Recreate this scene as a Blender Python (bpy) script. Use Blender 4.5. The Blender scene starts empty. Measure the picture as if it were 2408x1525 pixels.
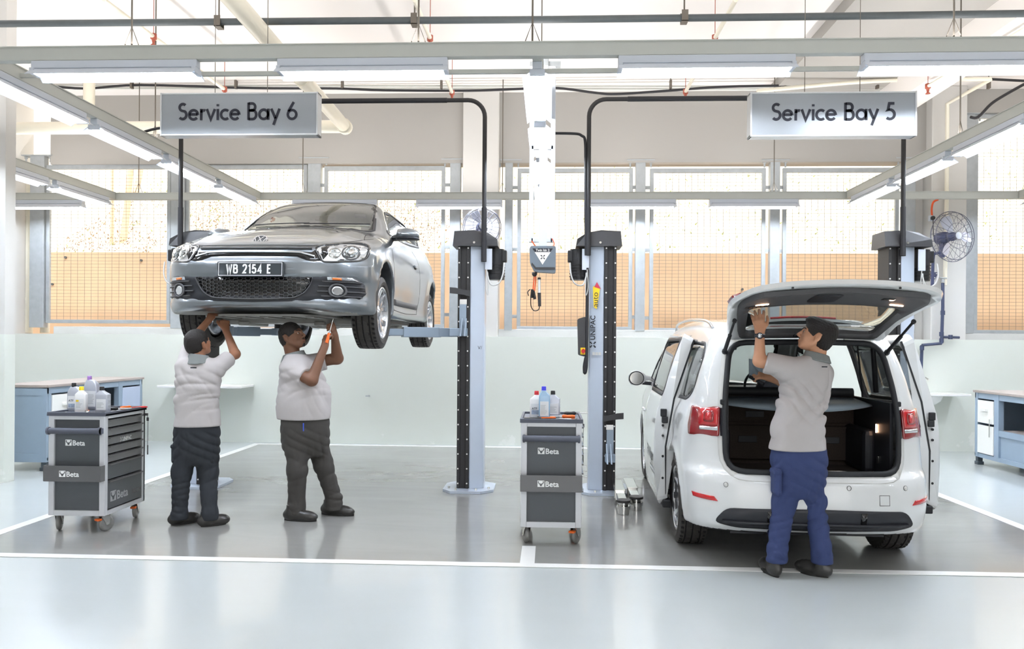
import bpy, bmesh, math, random
import numpy as np
from mathutils import Vector, Matrix, Euler
from mathutils.bvhtree import BVHTree
from mathutils.geometry import delaunay_2d_cdt
random.seed(7)
PI = math.pi
R = math.radians
DEBUG_TOOL = False
S = bpy.context.scene
COL = S.collection

# ---------------------------------------------------------------- camera
CAMZ = 1.5
cam_d = bpy.data.cameras.new('camera')
cam = bpy.data.objects.new('camera', cam_d)
COL.objects.link(cam)
S.camera = cam
cam.location = (0, 0, CAMZ)
cam.matrix_world = Matrix.Translation((0, 0, CAMZ)) @ Euler((PI/2, 0, R(2.65))).to_matrix().to_4x4() @ Matrix.Rotation(R(0.40), 4, 'Z')
cam_d.sensor_width = 36.0
cam_d.lens = 36.0*1900/2408
cam_d.shift_y = 42.5/2408
cam_d.clip_start = 0.05
cam_d.clip_end = 200
_M = cam.matrix_world.to_3x3()
_r, _u, _w = _M.col[0].copy(), _M.col[1].copy(), -_M.col[2]

def ray(px, py):
    return _r*((px-1204)/1900) + _u*((805-py)/1900) + _w
def P(px, py, Y):            # point of the room seen at that pixel, on the plane of depth Y
    d = ray(px, py); t = Y/d.y
    return Vector((0, 0, CAMZ)) + d*t
def PF(px, py, z=0.0):       # point of the room seen at that pixel, at height z
    d = ray(px, py); t = (z-CAMZ)/d.z
    return Vector((0, 0, CAMZ)) + d*t
def pix(v):
    d = Vector(v)-Vector((0, 0, CAMZ)); w = d.dot(_w)
    return (1204+1900*d.dot(_r)/w, 805-1900*d.dot(_u)/w)

# ---------------------------------------------------------------- world and exposure
W = bpy.data.worlds.new('sky'); S.world = W
W.use_nodes = True
_bg = W.node_tree.nodes['Background']
_bg.inputs[0].default_value = (1.0, 0.985, 0.955, 1)
_bg.inputs[1].default_value = 0.48
sun_d = bpy.data.lights.new('sun', 'SUN'); sun = bpy.data.objects.new('sun', sun_d); COL.objects.link(sun)
sun_d.energy = 0.55; sun_d.angle = R(3); sun_d.color = (1, 0.97, 0.9)
sun.rotation_euler = (R(38), 0, R(28))      # high from behind the camera side: falls on the bank and the retaining wall outside
sun.location = (0, -5, 30)
S.view_settings.view_transform = 'Standard'
S.view_settings.look = 'None'
S.view_settings.gamma = 1
S.view_settings.exposure = 2.32
S.view_settings.use_curve_mapping = False
S.cycles.max_bounces = 8
S.cycles.diffuse_bounces = 4
S.cycles.glossy_bounces = 4
S.cycles.transmission_bounces = 6
S.cycles.transparent_max_bounces = 12
S.cycles.caustics_reflective = False
S.cycles.caustics_refractive = False
S.cycles.sample_clamp_indirect = 6

# ---------------------------------------------------------------- materials
MATS = {}
def srgb(c):
    return tuple(((v/255.0)/12.92 if v/255.0 <= 0.04045 else ((v/255.0+0.055)/1.055)**2.4) for v in c)
def mat(name, rgb, rough=0.5, metal=0.0, coat=0.0, var=0.04, scale=8.0, bump=0.0, bscale=60.0, emit=None, estr=0.0, trans=0.0, ior=1.45, alpha=1.0, rvar=0.0, spec=None, stretch=None):
    m = bpy.data.materials.new(name); m.use_nodes = True
    nt = m.node_tree; N = nt.nodes; L = nt.links
    b = N['Principled BSDF']
    c = srgb(rgb)
    b.inputs['Roughness'].default_value = rough
    b.inputs['Metallic'].default_value = metal
    b.inputs['Coat Weight'].default_value = coat
    b.inputs['Coat Roughness'].default_value = 0.04
    b.inputs['IOR'].default_value = ior
    b.inputs['Transmission Weight'].default_value = trans
    b.inputs['Alpha'].default_value = alpha
    if spec is not None: b.inputs['Specular IOR Level'].default_value = spec
    tc = N.new('ShaderNodeTexCoord')
    src = tc.outputs['Object']
    if stretch:
        mp = N.new('ShaderNodeMapping'); mp.inputs['Scale'].default_value = stretch
        L.new(src, mp.inputs[0]); src = mp.outputs[0]
    if var > 0 or rvar > 0:
        nz = N.new('ShaderNodeTexNoise'); nz.inputs['Scale'].default_value = scale; nz.inputs['Detail'].default_value = 4
        L.new(src, nz.inputs['Vector'])
    if var > 0:
        mx = N.new('ShaderNodeMix'); mx.data_type = 'RGBA'
        mx.inputs['A'].default_value = (*[max(0, v*(1-var)) for v in c], 1)
        mx.inputs['B'].default_value = (*[min(1, v*(1+var)) for v in c], 1)
        L.new(nz.outputs['Fac'], mx.inputs['Factor'])
        L.new(mx.outputs['Result'], b.inputs['Base Color'])
    else:
        b.inputs['Base Color'].default_value = (*c, 1)
    if rvar > 0:
        mr = N.new('ShaderNodeMapRange')
        mr.inputs['To Min'].default_value = max(0, rough-rvar); mr.inputs['To Max'].default_value = rough+rvar
        L.new(nz.outputs['Fac'], mr.inputs['Value']); L.new(mr.outputs['Result'], b.inputs['Roughness'])
    if bump > 0:
        n2 = N.new('ShaderNodeTexNoise'); n2.inputs['Scale'].default_value = bscale; n2.inputs['Detail'].default_value = 3
        L.new(src, n2.inputs['Vector'])
        bp = N.new('ShaderNodeBump'); bp.inputs['Strength'].default_value = bump; bp.inputs['Distance'].default_value = 0.01
        L.new(n2.outputs['Fac'], bp.inputs['Height']); L.new(bp.outputs['Normal'], b.inputs['Normal'])
    if emit:
        b.inputs['Emission Color'].default_value = (*srgb(emit), 1); b.inputs['Emission Strength'].default_value = estr
    m.diffuse_color = (*c, 1)
    MATS[name] = m
    return m

# ---------------------------------------------------------------- objects
def link(o, parent=None):
    COL.objects.link(o)
    if parent is not None: o.parent = parent
    return o
def tag(o, label=None, cat=None, group=None, kind=None):
    if label: o['label'] = label
    if cat: o['category'] = cat
    if group: o['group'] = group
    if kind: o['kind'] = kind
    return o
def empty(name, loc=(0, 0, 0), rz=0.0, label=None, cat=None, group=None):
    o = bpy.data.objects.new(name, None); o.empty_display_size = 0.1
    o.location = loc; o.rotation_euler = (0, 0, rz)
    COL.objects.link(o)
    return tag(o, label, cat, group)
def children(o):
    return [c for c in bpy.data.objects if c.parent == o]
def copy_tree(o, parent=None):
    c = o.copy(); COL.objects.link(c); c.parent = parent
    for ch in children(o): copy_tree(ch, c)
    return c

class MB:
    """collects verts and faces (with material slots) for one mesh"""
    def __init__(s): s.v = []; s.f = []; s.mi = []; s.sm = []
    def add(s, vs, fs, mi=0, smooth=False, M=None):
        n = len(s.v)
        if M is not None: vs = [M @ Vector(p) for p in vs]
        s.v += [tuple(p) for p in vs]
        for f in fs:
            s.f.append(tuple(i+n for i in f)); s.mi.append(mi); s.sm.append(smooth)
        return s
    def box(s, c, d, M=None, mi=0, bev=0.0):
        x, y, z = d[0]/2, d[1]/2, d[2]/2
        bev = min(bev, x*.95, y*.95, z*.95)
        C = Vector(c)
        if bev <= 0:
            vs = [C+Vector(p) for p in [(-x,-y,-z),(x,-y,-z),(x,y,-z),(-x,y,-z),(-x,-y,z),(x,-y,z),(x,y,z),(-x,y,z)]]
            fs = [(0,3,2,1),(4,5,6,7),(0,1,5,4),(1,2,6,5),(2,3,7,6),(3,0,4,7)]
            return s.add(vs, fs, mi, False, M)
        bm = bmesh.new(); bmesh.ops.create_cube(bm, size=1.0)
        for v in bm.verts: v.co = Vector((v.co.x*d[0], v.co.y*d[1], v.co.z*d[2]))
        bmesh.ops.bevel(bm, geom=list(bm.edges), offset=bev, segments=2, affect='EDGES', profile=0.5)
        s.bm(bm, Matrix.Translation(C) if M is None else M @ Matrix.Translation(C), mi, False); bm.free()
        return s
    def bx(s, x0, x1, y0, y1, z0, z1, mi=0, bev=0.0, M=None):
        return s.box(((x0+x1)/2, (y0+y1)/2, (z0+z1)/2), (abs(x1-x0), abs(y1-y0), abs(z1-z0)), M, mi, bev)
    def bm(s, bm, M=None, mi=0, smooth=True):
        bm.verts.index_update()
        return s.add([v.co.copy() for v in bm.verts], [tuple(v.index for v in f.verts) for f in bm.faces], mi, smooth, M)
    def tube(s, pts, r, n=10, mi=0, cap=True, M=None, smooth=True, closed=False):
        pts = [Vector(p) for p in pts]; rs = r if isinstance(r, (list, tuple)) else [r]*len(pts)
        vs = []; fs = []; up = None
        m = len(pts)
        for i, p in enumerate(pts):
            if closed: t = (pts[(i+1) % m]-pts[i-1])
            else: t = (pts[min(i+1, m-1)]-pts[max(i-1, 0)])
            if t.length < 1e-9: t = Vector((0, 0, 1))
            t.normalize()
            if up is None:
                up = Vector((0, 0, 1)) if abs(t.z) < 0.9 else Vector((1, 0, 0))
            a = up - t*up.dot(t)
            if a.length < 1e-6: a = t.orthogonal()
            a.normalize(); b = t.cross(a); up = a
            for k in range(n):
                th = 2*PI*k/n
                vs.append(p + (a*math.cos(th)+b*math.sin(th))*rs[i])
        for i in range(m if closed else m-1):
            j = (i+1) % m
            for k in range(n):
                k2 = (k+1) % n
                fs.append((i*n+k, i*n+k2, j*n+k2, j*n+k))
        s.add(vs, fs, mi, smooth, M)
        if cap and not closed:
            s.add([vs[k] for k in range(n)], [tuple(reversed(range(n)))], mi, False, M)
            s.add([vs[(m-1)*n+k] for k in range(n)], [tuple(range(n))], mi, False, M)
        return s
    def cyl(s, a, b, r, n=20, mi=0, r2=None, M=None, smooth=True):
        return s.tube([a, b], [r, r if r2 is None else r2], n, mi, True, M, smooth)
    def lathe(s, prof, c=(0, 0, 0), axis='Z', n=24, mi=0, M=None, smooth=True):
        """prof: list of (radius, height)"""
        A = {'Z': Matrix.Identity(3), 'X': Matrix(((0,0,1),(1,0,0),(0,1,0))), 'Y': Matrix(((1,0,0),(0,0,-1),(0,1,0))).inverted()}[axis]
        if axis == 'Y': A = Matrix(((0,1,0),(0,0,1),(1,0,0)))
        C = Vector(c); vs = []; fs = []
        for (r, h) in prof:
            for k in range(n):
                th = 2*PI*k/n
                vs.append(C + A @ Vector((r*math.cos(th), r*math.sin(th), h)))
        for i in range(len(prof)-1):
            for k in range(n):
                k2 = (k+1) % n
                fs.append((i*n+k, i*n+k2, (i+1)*n+k2, (i+1)*n+k))
        s.add(vs, fs, mi, smooth, M)
        return s
    def prism(s, poly, h0, h1, plane='XY', mi=0, M=None, smooth=False):
        """poly 2D extruded; plane XY -> along Z, XZ -> along Y, YZ -> along X"""
        def mk(u, v, h):
            return {'XY': (u, v, h), 'XZ': (u, h, v), 'YZ': (h, u, v)}[plane]
        n = len(poly)
        vs = [mk(u, v, h0) for u, v in poly]+[mk(u, v, h1) for u, v in poly]
        ar = sum(poly[i][0]*poly[(i+1) % n][1]-poly[(i+1) % n][0]*poly[i][1] for i in range(n))
        fl = (ar < 0) ^ (h1 < h0) ^ (plane == 'XZ')
        side = [(i, (i+1) % n, n+(i+1) % n, n+i) for i in range(n)]
        caps = [tuple(reversed(range(n))), tuple(range(n, 2*n))]
        if fl:
            side = [tuple(reversed(f)) for f in side]; caps = [tuple(reversed(f)) for f in caps]
        s.add(vs, side, mi, smooth, M); s.add(vs, caps, mi, False, M)
        return s
    def loft(s, rings, mi=0, closed=True, cap=True, M=None, smooth=True):
        n = len(rings[0]); vs = [p for r_ in rings for p in r_]; fs = []
        for i in range(len(rings)-1):
            for k in range(n if closed else n-1):
                k2 = (k+1) % n
                fs.append((i*n+k, i*n+k2, (i+1)*n+k2, (i+1)*n+k))
        s.add(vs, fs, mi, smooth, M)
        if cap and closed:
            s.add(rings[0], [tuple(reversed(range(n)))], mi, smooth, M)
            s.add(rings[-1], [tuple(range(n))], mi, smooth, M)
        return s
    def build(s, name, mats, parent=None, weld=False, sub=0, bev=0.0, fixn=False):
        me = bpy.data.meshes.new(name)
        me.from_pydata(s.v, [], s.f)
        mats = mats if isinstance(mats, (list, tuple)) else [mats]
        for m in mats: me.materials.append(MATS[m] if isinstance(m, str) else m)
        me.polygons.foreach_set('material_index', s.mi)
        me.polygons.foreach_set('use_smooth', s.sm)
        if weld or fixn:
            bm = bmesh.new(); bm.from_mesh(me)
            if weld: bmesh.ops.remove_doubles(bm, verts=bm.verts, dist=1e-5)
            bmesh.ops.recalc_face_normals(bm, faces=bm.faces)
            bm.to_mesh(me); bm.free()
        me.update()
        o = bpy.data.objects.new(name, me)
        if sub:
            md = o.modifiers.new('s', 'SUBSURF'); md.levels = sub; md.render_levels = sub
        if bev:
            md = o.modifiers.new('b', 'BEVEL'); md.width = bev; md.segments = 2; md.limit_method = 'ANGLE'
        return link(o, parent)

def bez(p, n=16, closed=False):
    """Catmull-Rom through points"""
    p = [Vector(q) for q in p]; out = []; m = len(p)
    rng = range(m) if closed else range(m-1)
    for i in rng:
        if closed: a, b, c, d = p[(i-1) % m], p[i], p[(i+1) % m], p[(i+2) % m]
        else: a, b, c, d = p[max(i-1, 0)], p[i], p[i+1], p[min(i+2, m-1)]
        for k in range(n):
            t = k/n
            out.append(0.5*((2*b)+(c-a)*t+(2*a-5*b+4*c-d)*t*t+(3*b-a-3*c+d)*t**3))
    if not closed: out.append(p[-1])
    return out
def roundpoly(pts, r, n=5):
    """2D polygon with rounded corners; r scalar or list"""
    out = []; m = len(pts)
    for i in range(m):
        p = Vector(pts[i]); a = Vector(pts[i-1]); b = Vector(pts[(i+1) % m])
        rr = r[i] if isinstance(r, (list, tuple)) else r
        da = (a-p); db = (b-p); k = min(rr, da.length*.48, db.length*.48)
        if k < 1e-5: out.append(tuple(p)); continue
        A = p+da.normalized()*k; B = p+db.normalized()*k
        for j in range(n+1):
            t = j/n; q = A*(1-t)**2+p*2*t*(1-t)+B*t*t
            out.append((q.x, q.y))
    return out
def text_mesh(txt, size, ext=0.001, off=0.0, sx=1.0, align='LEFT', shear=0.0, spacing=1.0):
    cu = bpy.data.curves.new('txt', 'FONT'); cu.body = txt; cu.size = size; cu.extrude = ext; cu.offset = off
    cu.align_x = align; cu.shear = shear; cu.resolution_u = 3; cu.space_character = spacing
    o = bpy.data.objects.new('txt', cu); COL.objects.link(o)
    dg = bpy.context.evaluated_depsgraph_get(); ev = o.evaluated_get(dg)
    me = ev.to_mesh(); vs = [Vector((v.co.x*sx, v.co.y, v.co.z)) for v in me.vertices]; fs = [tuple(p.vertices) for p in me.polygons]
    ev.to_mesh_clear(); bpy.data.objects.remove(o)
    return vs, fs
def facing(origin, xdir, ydir):
    """matrix taking local x,y,z to world xdir, ydir, x cross y"""
    x = Vector(xdir).normalized(); y = Vector(ydir).normalized(); z = x.cross(y)
    M = Matrix((x, y, z)).transposed().to_4x4(); M.translation = Vector(origin)
    return M
def ribbon(mb, pts, w, ext, M=None, mi=0):
    """flat stroke of width w along 2D polyline"""
    pts = [Vector((p[0], p[1])) for p in pts]; L = []; Rr = []
    pts = [p for i, p in enumerate(pts) if i == 0 or (p-pts[i-1]).length > 1e-5]
    for i, p in enumerate(pts):
        closed = (pts[0]-pts[-1]).length < 1e-6
        a = pts[i-1] if i > 0 else (pts[-2] if closed else None); b = pts[i+1] if i < len(pts)-1 else (pts[1] if closed else None)
        d1 = (p-a).normalized() if a is not None else None; d2 = (b-p).normalized() if b is not None else None
        if d1 is None: d1 = d2
        if d2 is None: d2 = d1
        n1 = Vector((-d1.y, d1.x)); n2 = Vector((-d2.y, d2.x)); n = (n1+n2)
        if n.length < 1e-6: n = n1
        n.normalize(); k = 1/max(0.45, n.dot(n1))
        L.append(p+n*k*w/2); Rr.append(p-n*k*w/2)
    vs = []; fs = []
    for i in range(len(pts)):
        vs += [(L[i].x, L[i].y, ext), (Rr[i].x, Rr[i].y, ext), (L[i].x, L[i].y, 0), (Rr[i].x, Rr[i].y, 0)]
    for i in range(len(pts)-1):
        a = i*4; b = a+4
        fs += [(a, a+1, b+1, b), (a, b, b+2, a+2), (a+1, a+3, b+3, b+1)]
    mb.add(vs, fs, mi, False, M)
def arc(cx, cy, r, a0, a1, n=14, ry=None):
    ry = r if ry is None else ry
    return [(cx+r*math.cos(R(a0+(a1-a0)*i/n)), cy+ry*math.sin(R(a0+(a1-a0)*i/n))) for i in range(n+1)]
# geometric stroke letters, x-height 0.5, cap height 0.75 : (advance, strokes)
GL = {
 'S': (0.44, [arc(.21,.555,.145,40,245,12,.15)+arc(.20,.235,.165,55,-140,12,.18)]),
 'e': (0.50, [[(.07,.255),(.42,.255)], arc(.24,.235,.19,-2,325,20,.2)[:1]+arc(.24,.235,.19,4,322,20,.2)]),
 'r': (0.30, [[(.08,0),(.08,.49)], arc(.21,.30,.13,170,70,6,.13)]),
 'v': (0.42, [[(.03,.48),(.2,.03),(.38,.48)]]),
 'i': (0.18, [[(.09,0),(.09,.48)], [(.09,.60),(.09,.69)]]),
 'c': (0.42, [arc(.24,.24,.19,48,312,16,.2)]),
 'B': (0.50, [[(.08,0),(.08,.75)], [(.08,.71),(.24,.71)]+arc(.24,.56,.13,90,-90,8,.15)+[(.08,.41)], [(.08,.41),(.26,.41)]+arc(.26,.225,.155,90,-90,8,.19)+[(.08,.04)]]),
 'a': (0.54, [arc(.24,.24,.19,0,360,20,.2), [(.44,0),(.44,.48)]]),
 'y': (0.42, [[(.03,.48),(.215,.06)], [(.39,.48),(.13,-.22)]]),
 '6': (0.52, [[(.33,.76),(.10,.36)], arc(.26,.225,.185,0,360,20,.19)]),
 '5': (0.50, [[(.39,.71),(.18,.71),(.13,.43)]+arc(.21,.245,.19,120,-135,12,.2)]),
 ' ': (0.26, []),
}
def stroke_text(mb, txt, size, w, M, ext=0.002):
    x = 0
    for ch in txt:
        adv, st = GL[ch]
        for s_ in st: ribbon(mb, [((x+p[0])*size, p[1]*size) for p in s_], w*size, ext, M)
        x += adv
    return x*size
def stroke_len(txt, size): return sum(GL[c][0] for c in txt)*size
# ================================================================ materials of the setting
mat('ceiling_paint', (240, 235, 231), 0.7, var=0.02, scale=0.6)
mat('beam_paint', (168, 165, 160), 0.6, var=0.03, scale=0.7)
mat('pillar_paint', (210, 208, 204), 0.55, var=0.02, scale=1.5)
mat('galvanised', (176, 181, 184), 0.45, 0.35, var=0.16, scale=14, rvar=0.1)
mat('mesh_wire', (140, 134, 126), 0.5, 0.5, var=0.1)
mat('kerb', (200, 200, 197), 0.8, var=0.1, scale=4, bump=0.15)
mat('line_paint', (246, 246, 244), 0.25, var=0.02, coat=0.3)
mat('tube_glow', (255, 255, 255), 0.4, emit=(238, 246, 255), estr=13.0, var=0)
mat('white_steel', (206, 212, 222), 0.35, var=0.02)
mat('trunking', (196, 198, 192), 0.45, var=0.03)
mat('dark_pipe', (84, 90, 92), 0.4, var=0.12, scale=20)
mat('rod_steel', (118, 112, 104), 0.5, 0.6, var=0.1)
mat('cream_pipe', (238, 232, 214), 0.3, var=0.03)
mat('copper_red', (178, 92, 72), 0.5, var=0.1)
mat('black_cable', (42, 42, 46), 0.45, var=0.1)
mat('concrete_out', (212, 186, 157), 0.9, var=0.16, scale=1.6, bump=0.3, bscale=9)
mat('grass_soil', (222, 214, 196), 0.95, var=0.12, scale=6, bump=0.8, bscale=14)
mat('leaf', (170, 178, 122), 0.8, var=0.35, scale=9)
mat('dry_litter', (160, 136, 112), 0.9, var=0.4, scale=9)
mat('bark', (232, 196, 164), 0.9, var=0.15)

def wall_mat():
    m = mat('dado_paint', (218, 222, 214), 0.35, var=0.015, scale=0.7)
    nt = m.node_tree; N = nt.nodes; L = nt.links; b = N['Principled BSDF']
    tc = N.new('ShaderNodeTexCoord'); sx = N.new('ShaderNodeSeparateXYZ'); L.new(tc.outputs['Object'], sx.inputs[0])
    nz = N.new('ShaderNodeTexNoise'); nz.inputs['Scale'].default_value = 2.2; nz.inputs['Detail'].default_value = 9; nz.inputs['Roughness'].default_value = 0.62
    L.new(tc.outputs['Object'], nz.inputs['Vector'])
    # flaking damp patches low on the wall, between x -3.4 and 2
    mr = N.new('ShaderNodeMapRange'); mr.inputs['From Min'].default_value = 0.62; mr.inputs['From Max'].default_value = 0.0
    L.new(sx.outputs['Z'], mr.inputs['Value'])
    mul = N.new('ShaderNodeMath'); mul.operation = 'ADD'; L.new(nz.outputs['Fac'], mul.inputs[0])
    m3 = N.new('ShaderNodeMath'); m3.operation = 'MULTIPLY'; L.new(mr.outputs['Result'], m3.inputs[0]); m3.inputs[1].default_value = 0.16
    L.new(m3.outputs[0], mul.inputs[1])
    st = N.new('ShaderNodeMapRange'); st.inputs['From Min'].default_value = 0.70; st.inputs['From Max'].default_value = 0.73
    L.new(mul.outputs[0], st.inputs['Value'])
    lim = N.new('ShaderNodeMath'); lim.operation = 'LESS_THAN'; L.new(sx.outputs['Z'], lim.inputs[0]); lim.inputs[1].default_value = 0.62
    k = N.new('ShaderNodeMath'); k.operation = 'MULTIPLY'; L.new(st.outputs['Result'], k.inputs[0]); L.new(lim.outputs[0], k.inputs[1])
    mx = N.new('ShaderNodeMix'); mx.data_type = 'RGBA'
    old = b.inputs['Base Color'].links[0].from_socket
    L.new(old, mx.inputs['A']); mx.inputs['B'].default_value = (*srgb((228, 230, 224)), 1); L.new(k.outputs[0], mx.inputs['Factor'])
    L.new(mx.outputs['Result'], b.inputs['Base Color'])
wall_mat()
def floor_mat(name, rgb, rough, rv, var, coat):
    m = mat(name, rgb, rough, var=0.0, coat=coat)
    nt = m.node_tree; N = nt.nodes; L = nt.links; b = N['Principled BSDF']; c = srgb(rgb)
    tc = N.new('ShaderNodeTexCoord'); mp = N.new('ShaderNodeMapping'); mp.inputs['Scale'].default_value = (0.5, 1.6, 1); L.new(tc.outputs['Object'], mp.inputs[0])
    nz = N.new('ShaderNodeTexNoise'); nz.inputs['Scale'].default_value = 1.4; nz.inputs['Detail'].default_value = 9; nz.inputs['Roughness'].default_value = 0.62; nz.inputs['Distortion'].default_value = 1.2
    L.new(mp.outputs[0], nz.inputs['Vector'])
    mx = N.new('ShaderNodeMix'); mx.data_type = 'RGBA'
    mx.inputs['A'].default_value = (*[v*(1-var) for v in c], 1); mx.inputs['B'].default_value = (*[min(1, v*(1+var)) for v in c], 1)
    L.new(nz.outputs['Fac'], mx.inputs['Factor']); L.new(mx.outputs['Result'], b.inputs['Base Color'])
    mr = N.new('ShaderNodeMapRange'); mr.inputs['From Min'].default_value = 0.3; mr.inputs['From Max'].default_value = 0.7
    mr.inputs['To Min'].default_value = rough-rv; mr.inputs['To Max'].default_value = rough+rv
    L.new(nz.outputs['Fac'], mr.inputs['Value']); L.new(mr.outputs['Result'], b.inputs['Roughness'])
    n2 = N.new('ShaderNodeTexNoise'); n2.inputs['Scale'].default_value = 3.5; n2.inputs['Detail'].default_value = 2
    L.new(tc.outputs['Object'], n2.inputs['Vector'])
    bp = N.new('ShaderNodeBump'); bp.inputs['Strength'].default_value = 0.012; bp.inputs['Distance'].default_value = 0.02
    L.new(n2.outputs['Fac'], bp.inputs['Height']); L.new(bp.outputs['Normal'], b.inputs['Normal'])
    return m
floor_mat('floor_bay', (146, 146, 143), 0.18, 0.045, 0.11, 0.35)
floor_mat('floor_pale', (190, 196, 196), 0.25, 0.008, 0.02, 0.2)

# ================================================================ the setting
YW = 11.75
CEIL = 5.2
def struct(mb, name, m, parent=None, **k):
    o = mb.build(name, m, parent, **k)
    if parent is None: o['kind'] = 'structure'
    return o
XL, XC, XR = -4.24, -0.14, 3.92      # bay lines
YF = 5.44                            # front line
fl = MB(); fl.bx(-12, 12, -7.5, 12.0, -0.12, 0.0)
floor = struct(fl, 'floor', 'floor_pale')
b = MB(); b.bx(XL, XR, YF, YW-0.16, 0.0, 0.002); struct(b, 'bay_floor', 'floor_bay')
ln = MB()
ln.bx(-12, 12, YF-0.045, YF+0.045, 0.002, 0.005)
struct(ln, 'trim_1', 'line_paint')
n = 2
for (x0, x1, y0, y1) in [(XL-0.05, XL+0.05, YF+0.045, YW-0.2), (XC-0.05, XC+0.05, YF+0.045, 5.95), (XR-0.05, XR+0.05, YF+0.045, YW-0.2), (XL-0.05, XR+0.05, YW-0.24, YW-0.14)]:
    b = MB(); b.bx(x0, x1, y0, y1, 0.002, 0.005); struct(b, 'trim_%d' % n, 'line_paint'); n += 1
c = MB(); c.bx(-12, 12, 2.2, YW+0.5, CEIL, CEIL+0.2)
struct(c, 'ceiling', 'ceiling_paint')
c = MB(); c.bx(4.6, 5.0, 2.2, YW, CEIL-0.45, CEIL-.001); struct(c, 'trim_%d' % n, 'ceiling_paint'); n += 1
c = MB(); c.bx(-12, 12, -7.5, 2.2, CEIL, CEIL+0.2); struct(c, 'ceiling', 'ceiling_paint')
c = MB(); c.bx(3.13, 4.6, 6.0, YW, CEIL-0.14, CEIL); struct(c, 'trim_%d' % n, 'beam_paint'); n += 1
# back wall: low dado wall, kerb behind its top, deep beam over the openings
b = MB(); b.bx(-9, 12, YW, YW+0.22, 0, 1.585); wall_back = struct(b, 'wall_back', 'dado_paint')
b = MB(); b.bx(-7.55, 5.25, YW+0.22, YW+0.5, 1.2, 1.70, bev=0.01); b.bx(6.0, 12, YW+0.22, YW+0.5, 1.2, 1.68, bev=0.01); struct(b, 'trim_%d' % n, 'kerb'); n += 1
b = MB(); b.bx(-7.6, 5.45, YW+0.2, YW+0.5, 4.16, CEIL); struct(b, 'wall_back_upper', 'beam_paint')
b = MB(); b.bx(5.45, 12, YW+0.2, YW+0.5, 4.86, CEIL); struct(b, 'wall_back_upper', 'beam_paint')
for (x0, x1, y0) in [(P(1088,600,11.9).x, P(1172,600,11.9).x, YW+0.08), (P(2180,600,11.9).x, P(2262,600,11.9).x, YW+0.02), (P(2125,600,11.95).x+.1, P(2182,600,12).x, YW+0.3), (-8.2, P(38,600,11.9).x, YW+0.05)]:
    b = MB(); b.bx(x0, x1, y0, YW+0.56, 1.4, CEIL, bev=0.012); struct(b, 'trim_%d' % n, 'pillar_paint'); n += 1
# left foreground pillar and side walls
pl = PF(30, 1135); pl.x -= .10
b = MB(); b.bx(pl.x-0.8, pl.x, pl.y, pl.y+0.16, 1.55, CEIL, mi=0); b.bx(pl.x-0.804, pl.x+0.004, pl.y-0.004, pl.y+0.164, 0, 1.55, mi=1)
struct(b, 'wall_left_pillar', ['pillar_paint', 'dado_paint'])
b = MB(); b.bx(-9.2, -9.0, -7.5, 12.2, 0, CEIL); struct(b, 'wall_left', 'pillar_paint')
b = MB(); b.bx(11.8, 12.0, -7.5, 12.2, 0, CEIL); struct(b, 'wall_right', 'pillar_paint')
b = MB(); b.bx(-9.0, -2.5, -7.7, -7.5, 0, CEIL); b.bx(6.5, 12, -7.7, -7.5, 0, CEIL); b.bx(-2.5, 6.5, -7.7, -7.5, 4.4, CEIL); struct(b, 'wall_front', 'pillar_paint')

# ---- steel mesh screens in the back openings: each window_n > frame, bracket, wire_mesh ; posts between them
YP = 12.02
def zat(py, px=1200, Y=YP): return P(px, py, Y).z
posts = [(75, 108, 366), (405, 437, 370), (725, 755, 372), (1058, 1083, 375), (1187, 1205, 377), (1493, 1516, 377), (1808, 1831, 377), (2122, 2148, 372), (2262, 2286, 268)]
post0 = None
for i, (a, b_, top) in enumerate(posts):
    x0, x1 = P(a, 600, YP).x, P(b_, 600, YP).x
    zt = zat(top, (a+b_)/2)
    m = MB(); m.bx(x0, x1, YP-0.06, YP+0.06, 1.68, zt-0.012, bev=0.006)
    o = struct(m, 'window_post', 'galvanised'); o['kind'] = 'structure'
    m = MB(); m.bx(x0-0.13, x1+0.13, YP-0.08, YP+0.08, zt-0.015, zt); m.build('top_plate', 'galvanised', o)
    for s in (-1, 1):
        m = MB(); xx = (x0-0.08) if s < 0 else (x1+0.08)
        m.cyl((xx, YP-0.03, zt-0.11), (xx, YP-0.03, zt-0.015), 0.014, 8); m.cyl((xx, YP-0.03, zt-0.05), (xx, YP-0.03, zt-0.02), 0.026, 6, smooth=False)
        m.build('anchor_bolt', 'galvanised', o)
wins = [(110, 402, 388, 760), (437, 722, 388, 768), (762, 1046, 391, 770), (1216, 1487, 396, 776), (1527, 1799, 396, 780), (1839, 2112, 395, 785), (2288, 2570, 268, 785)]
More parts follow.
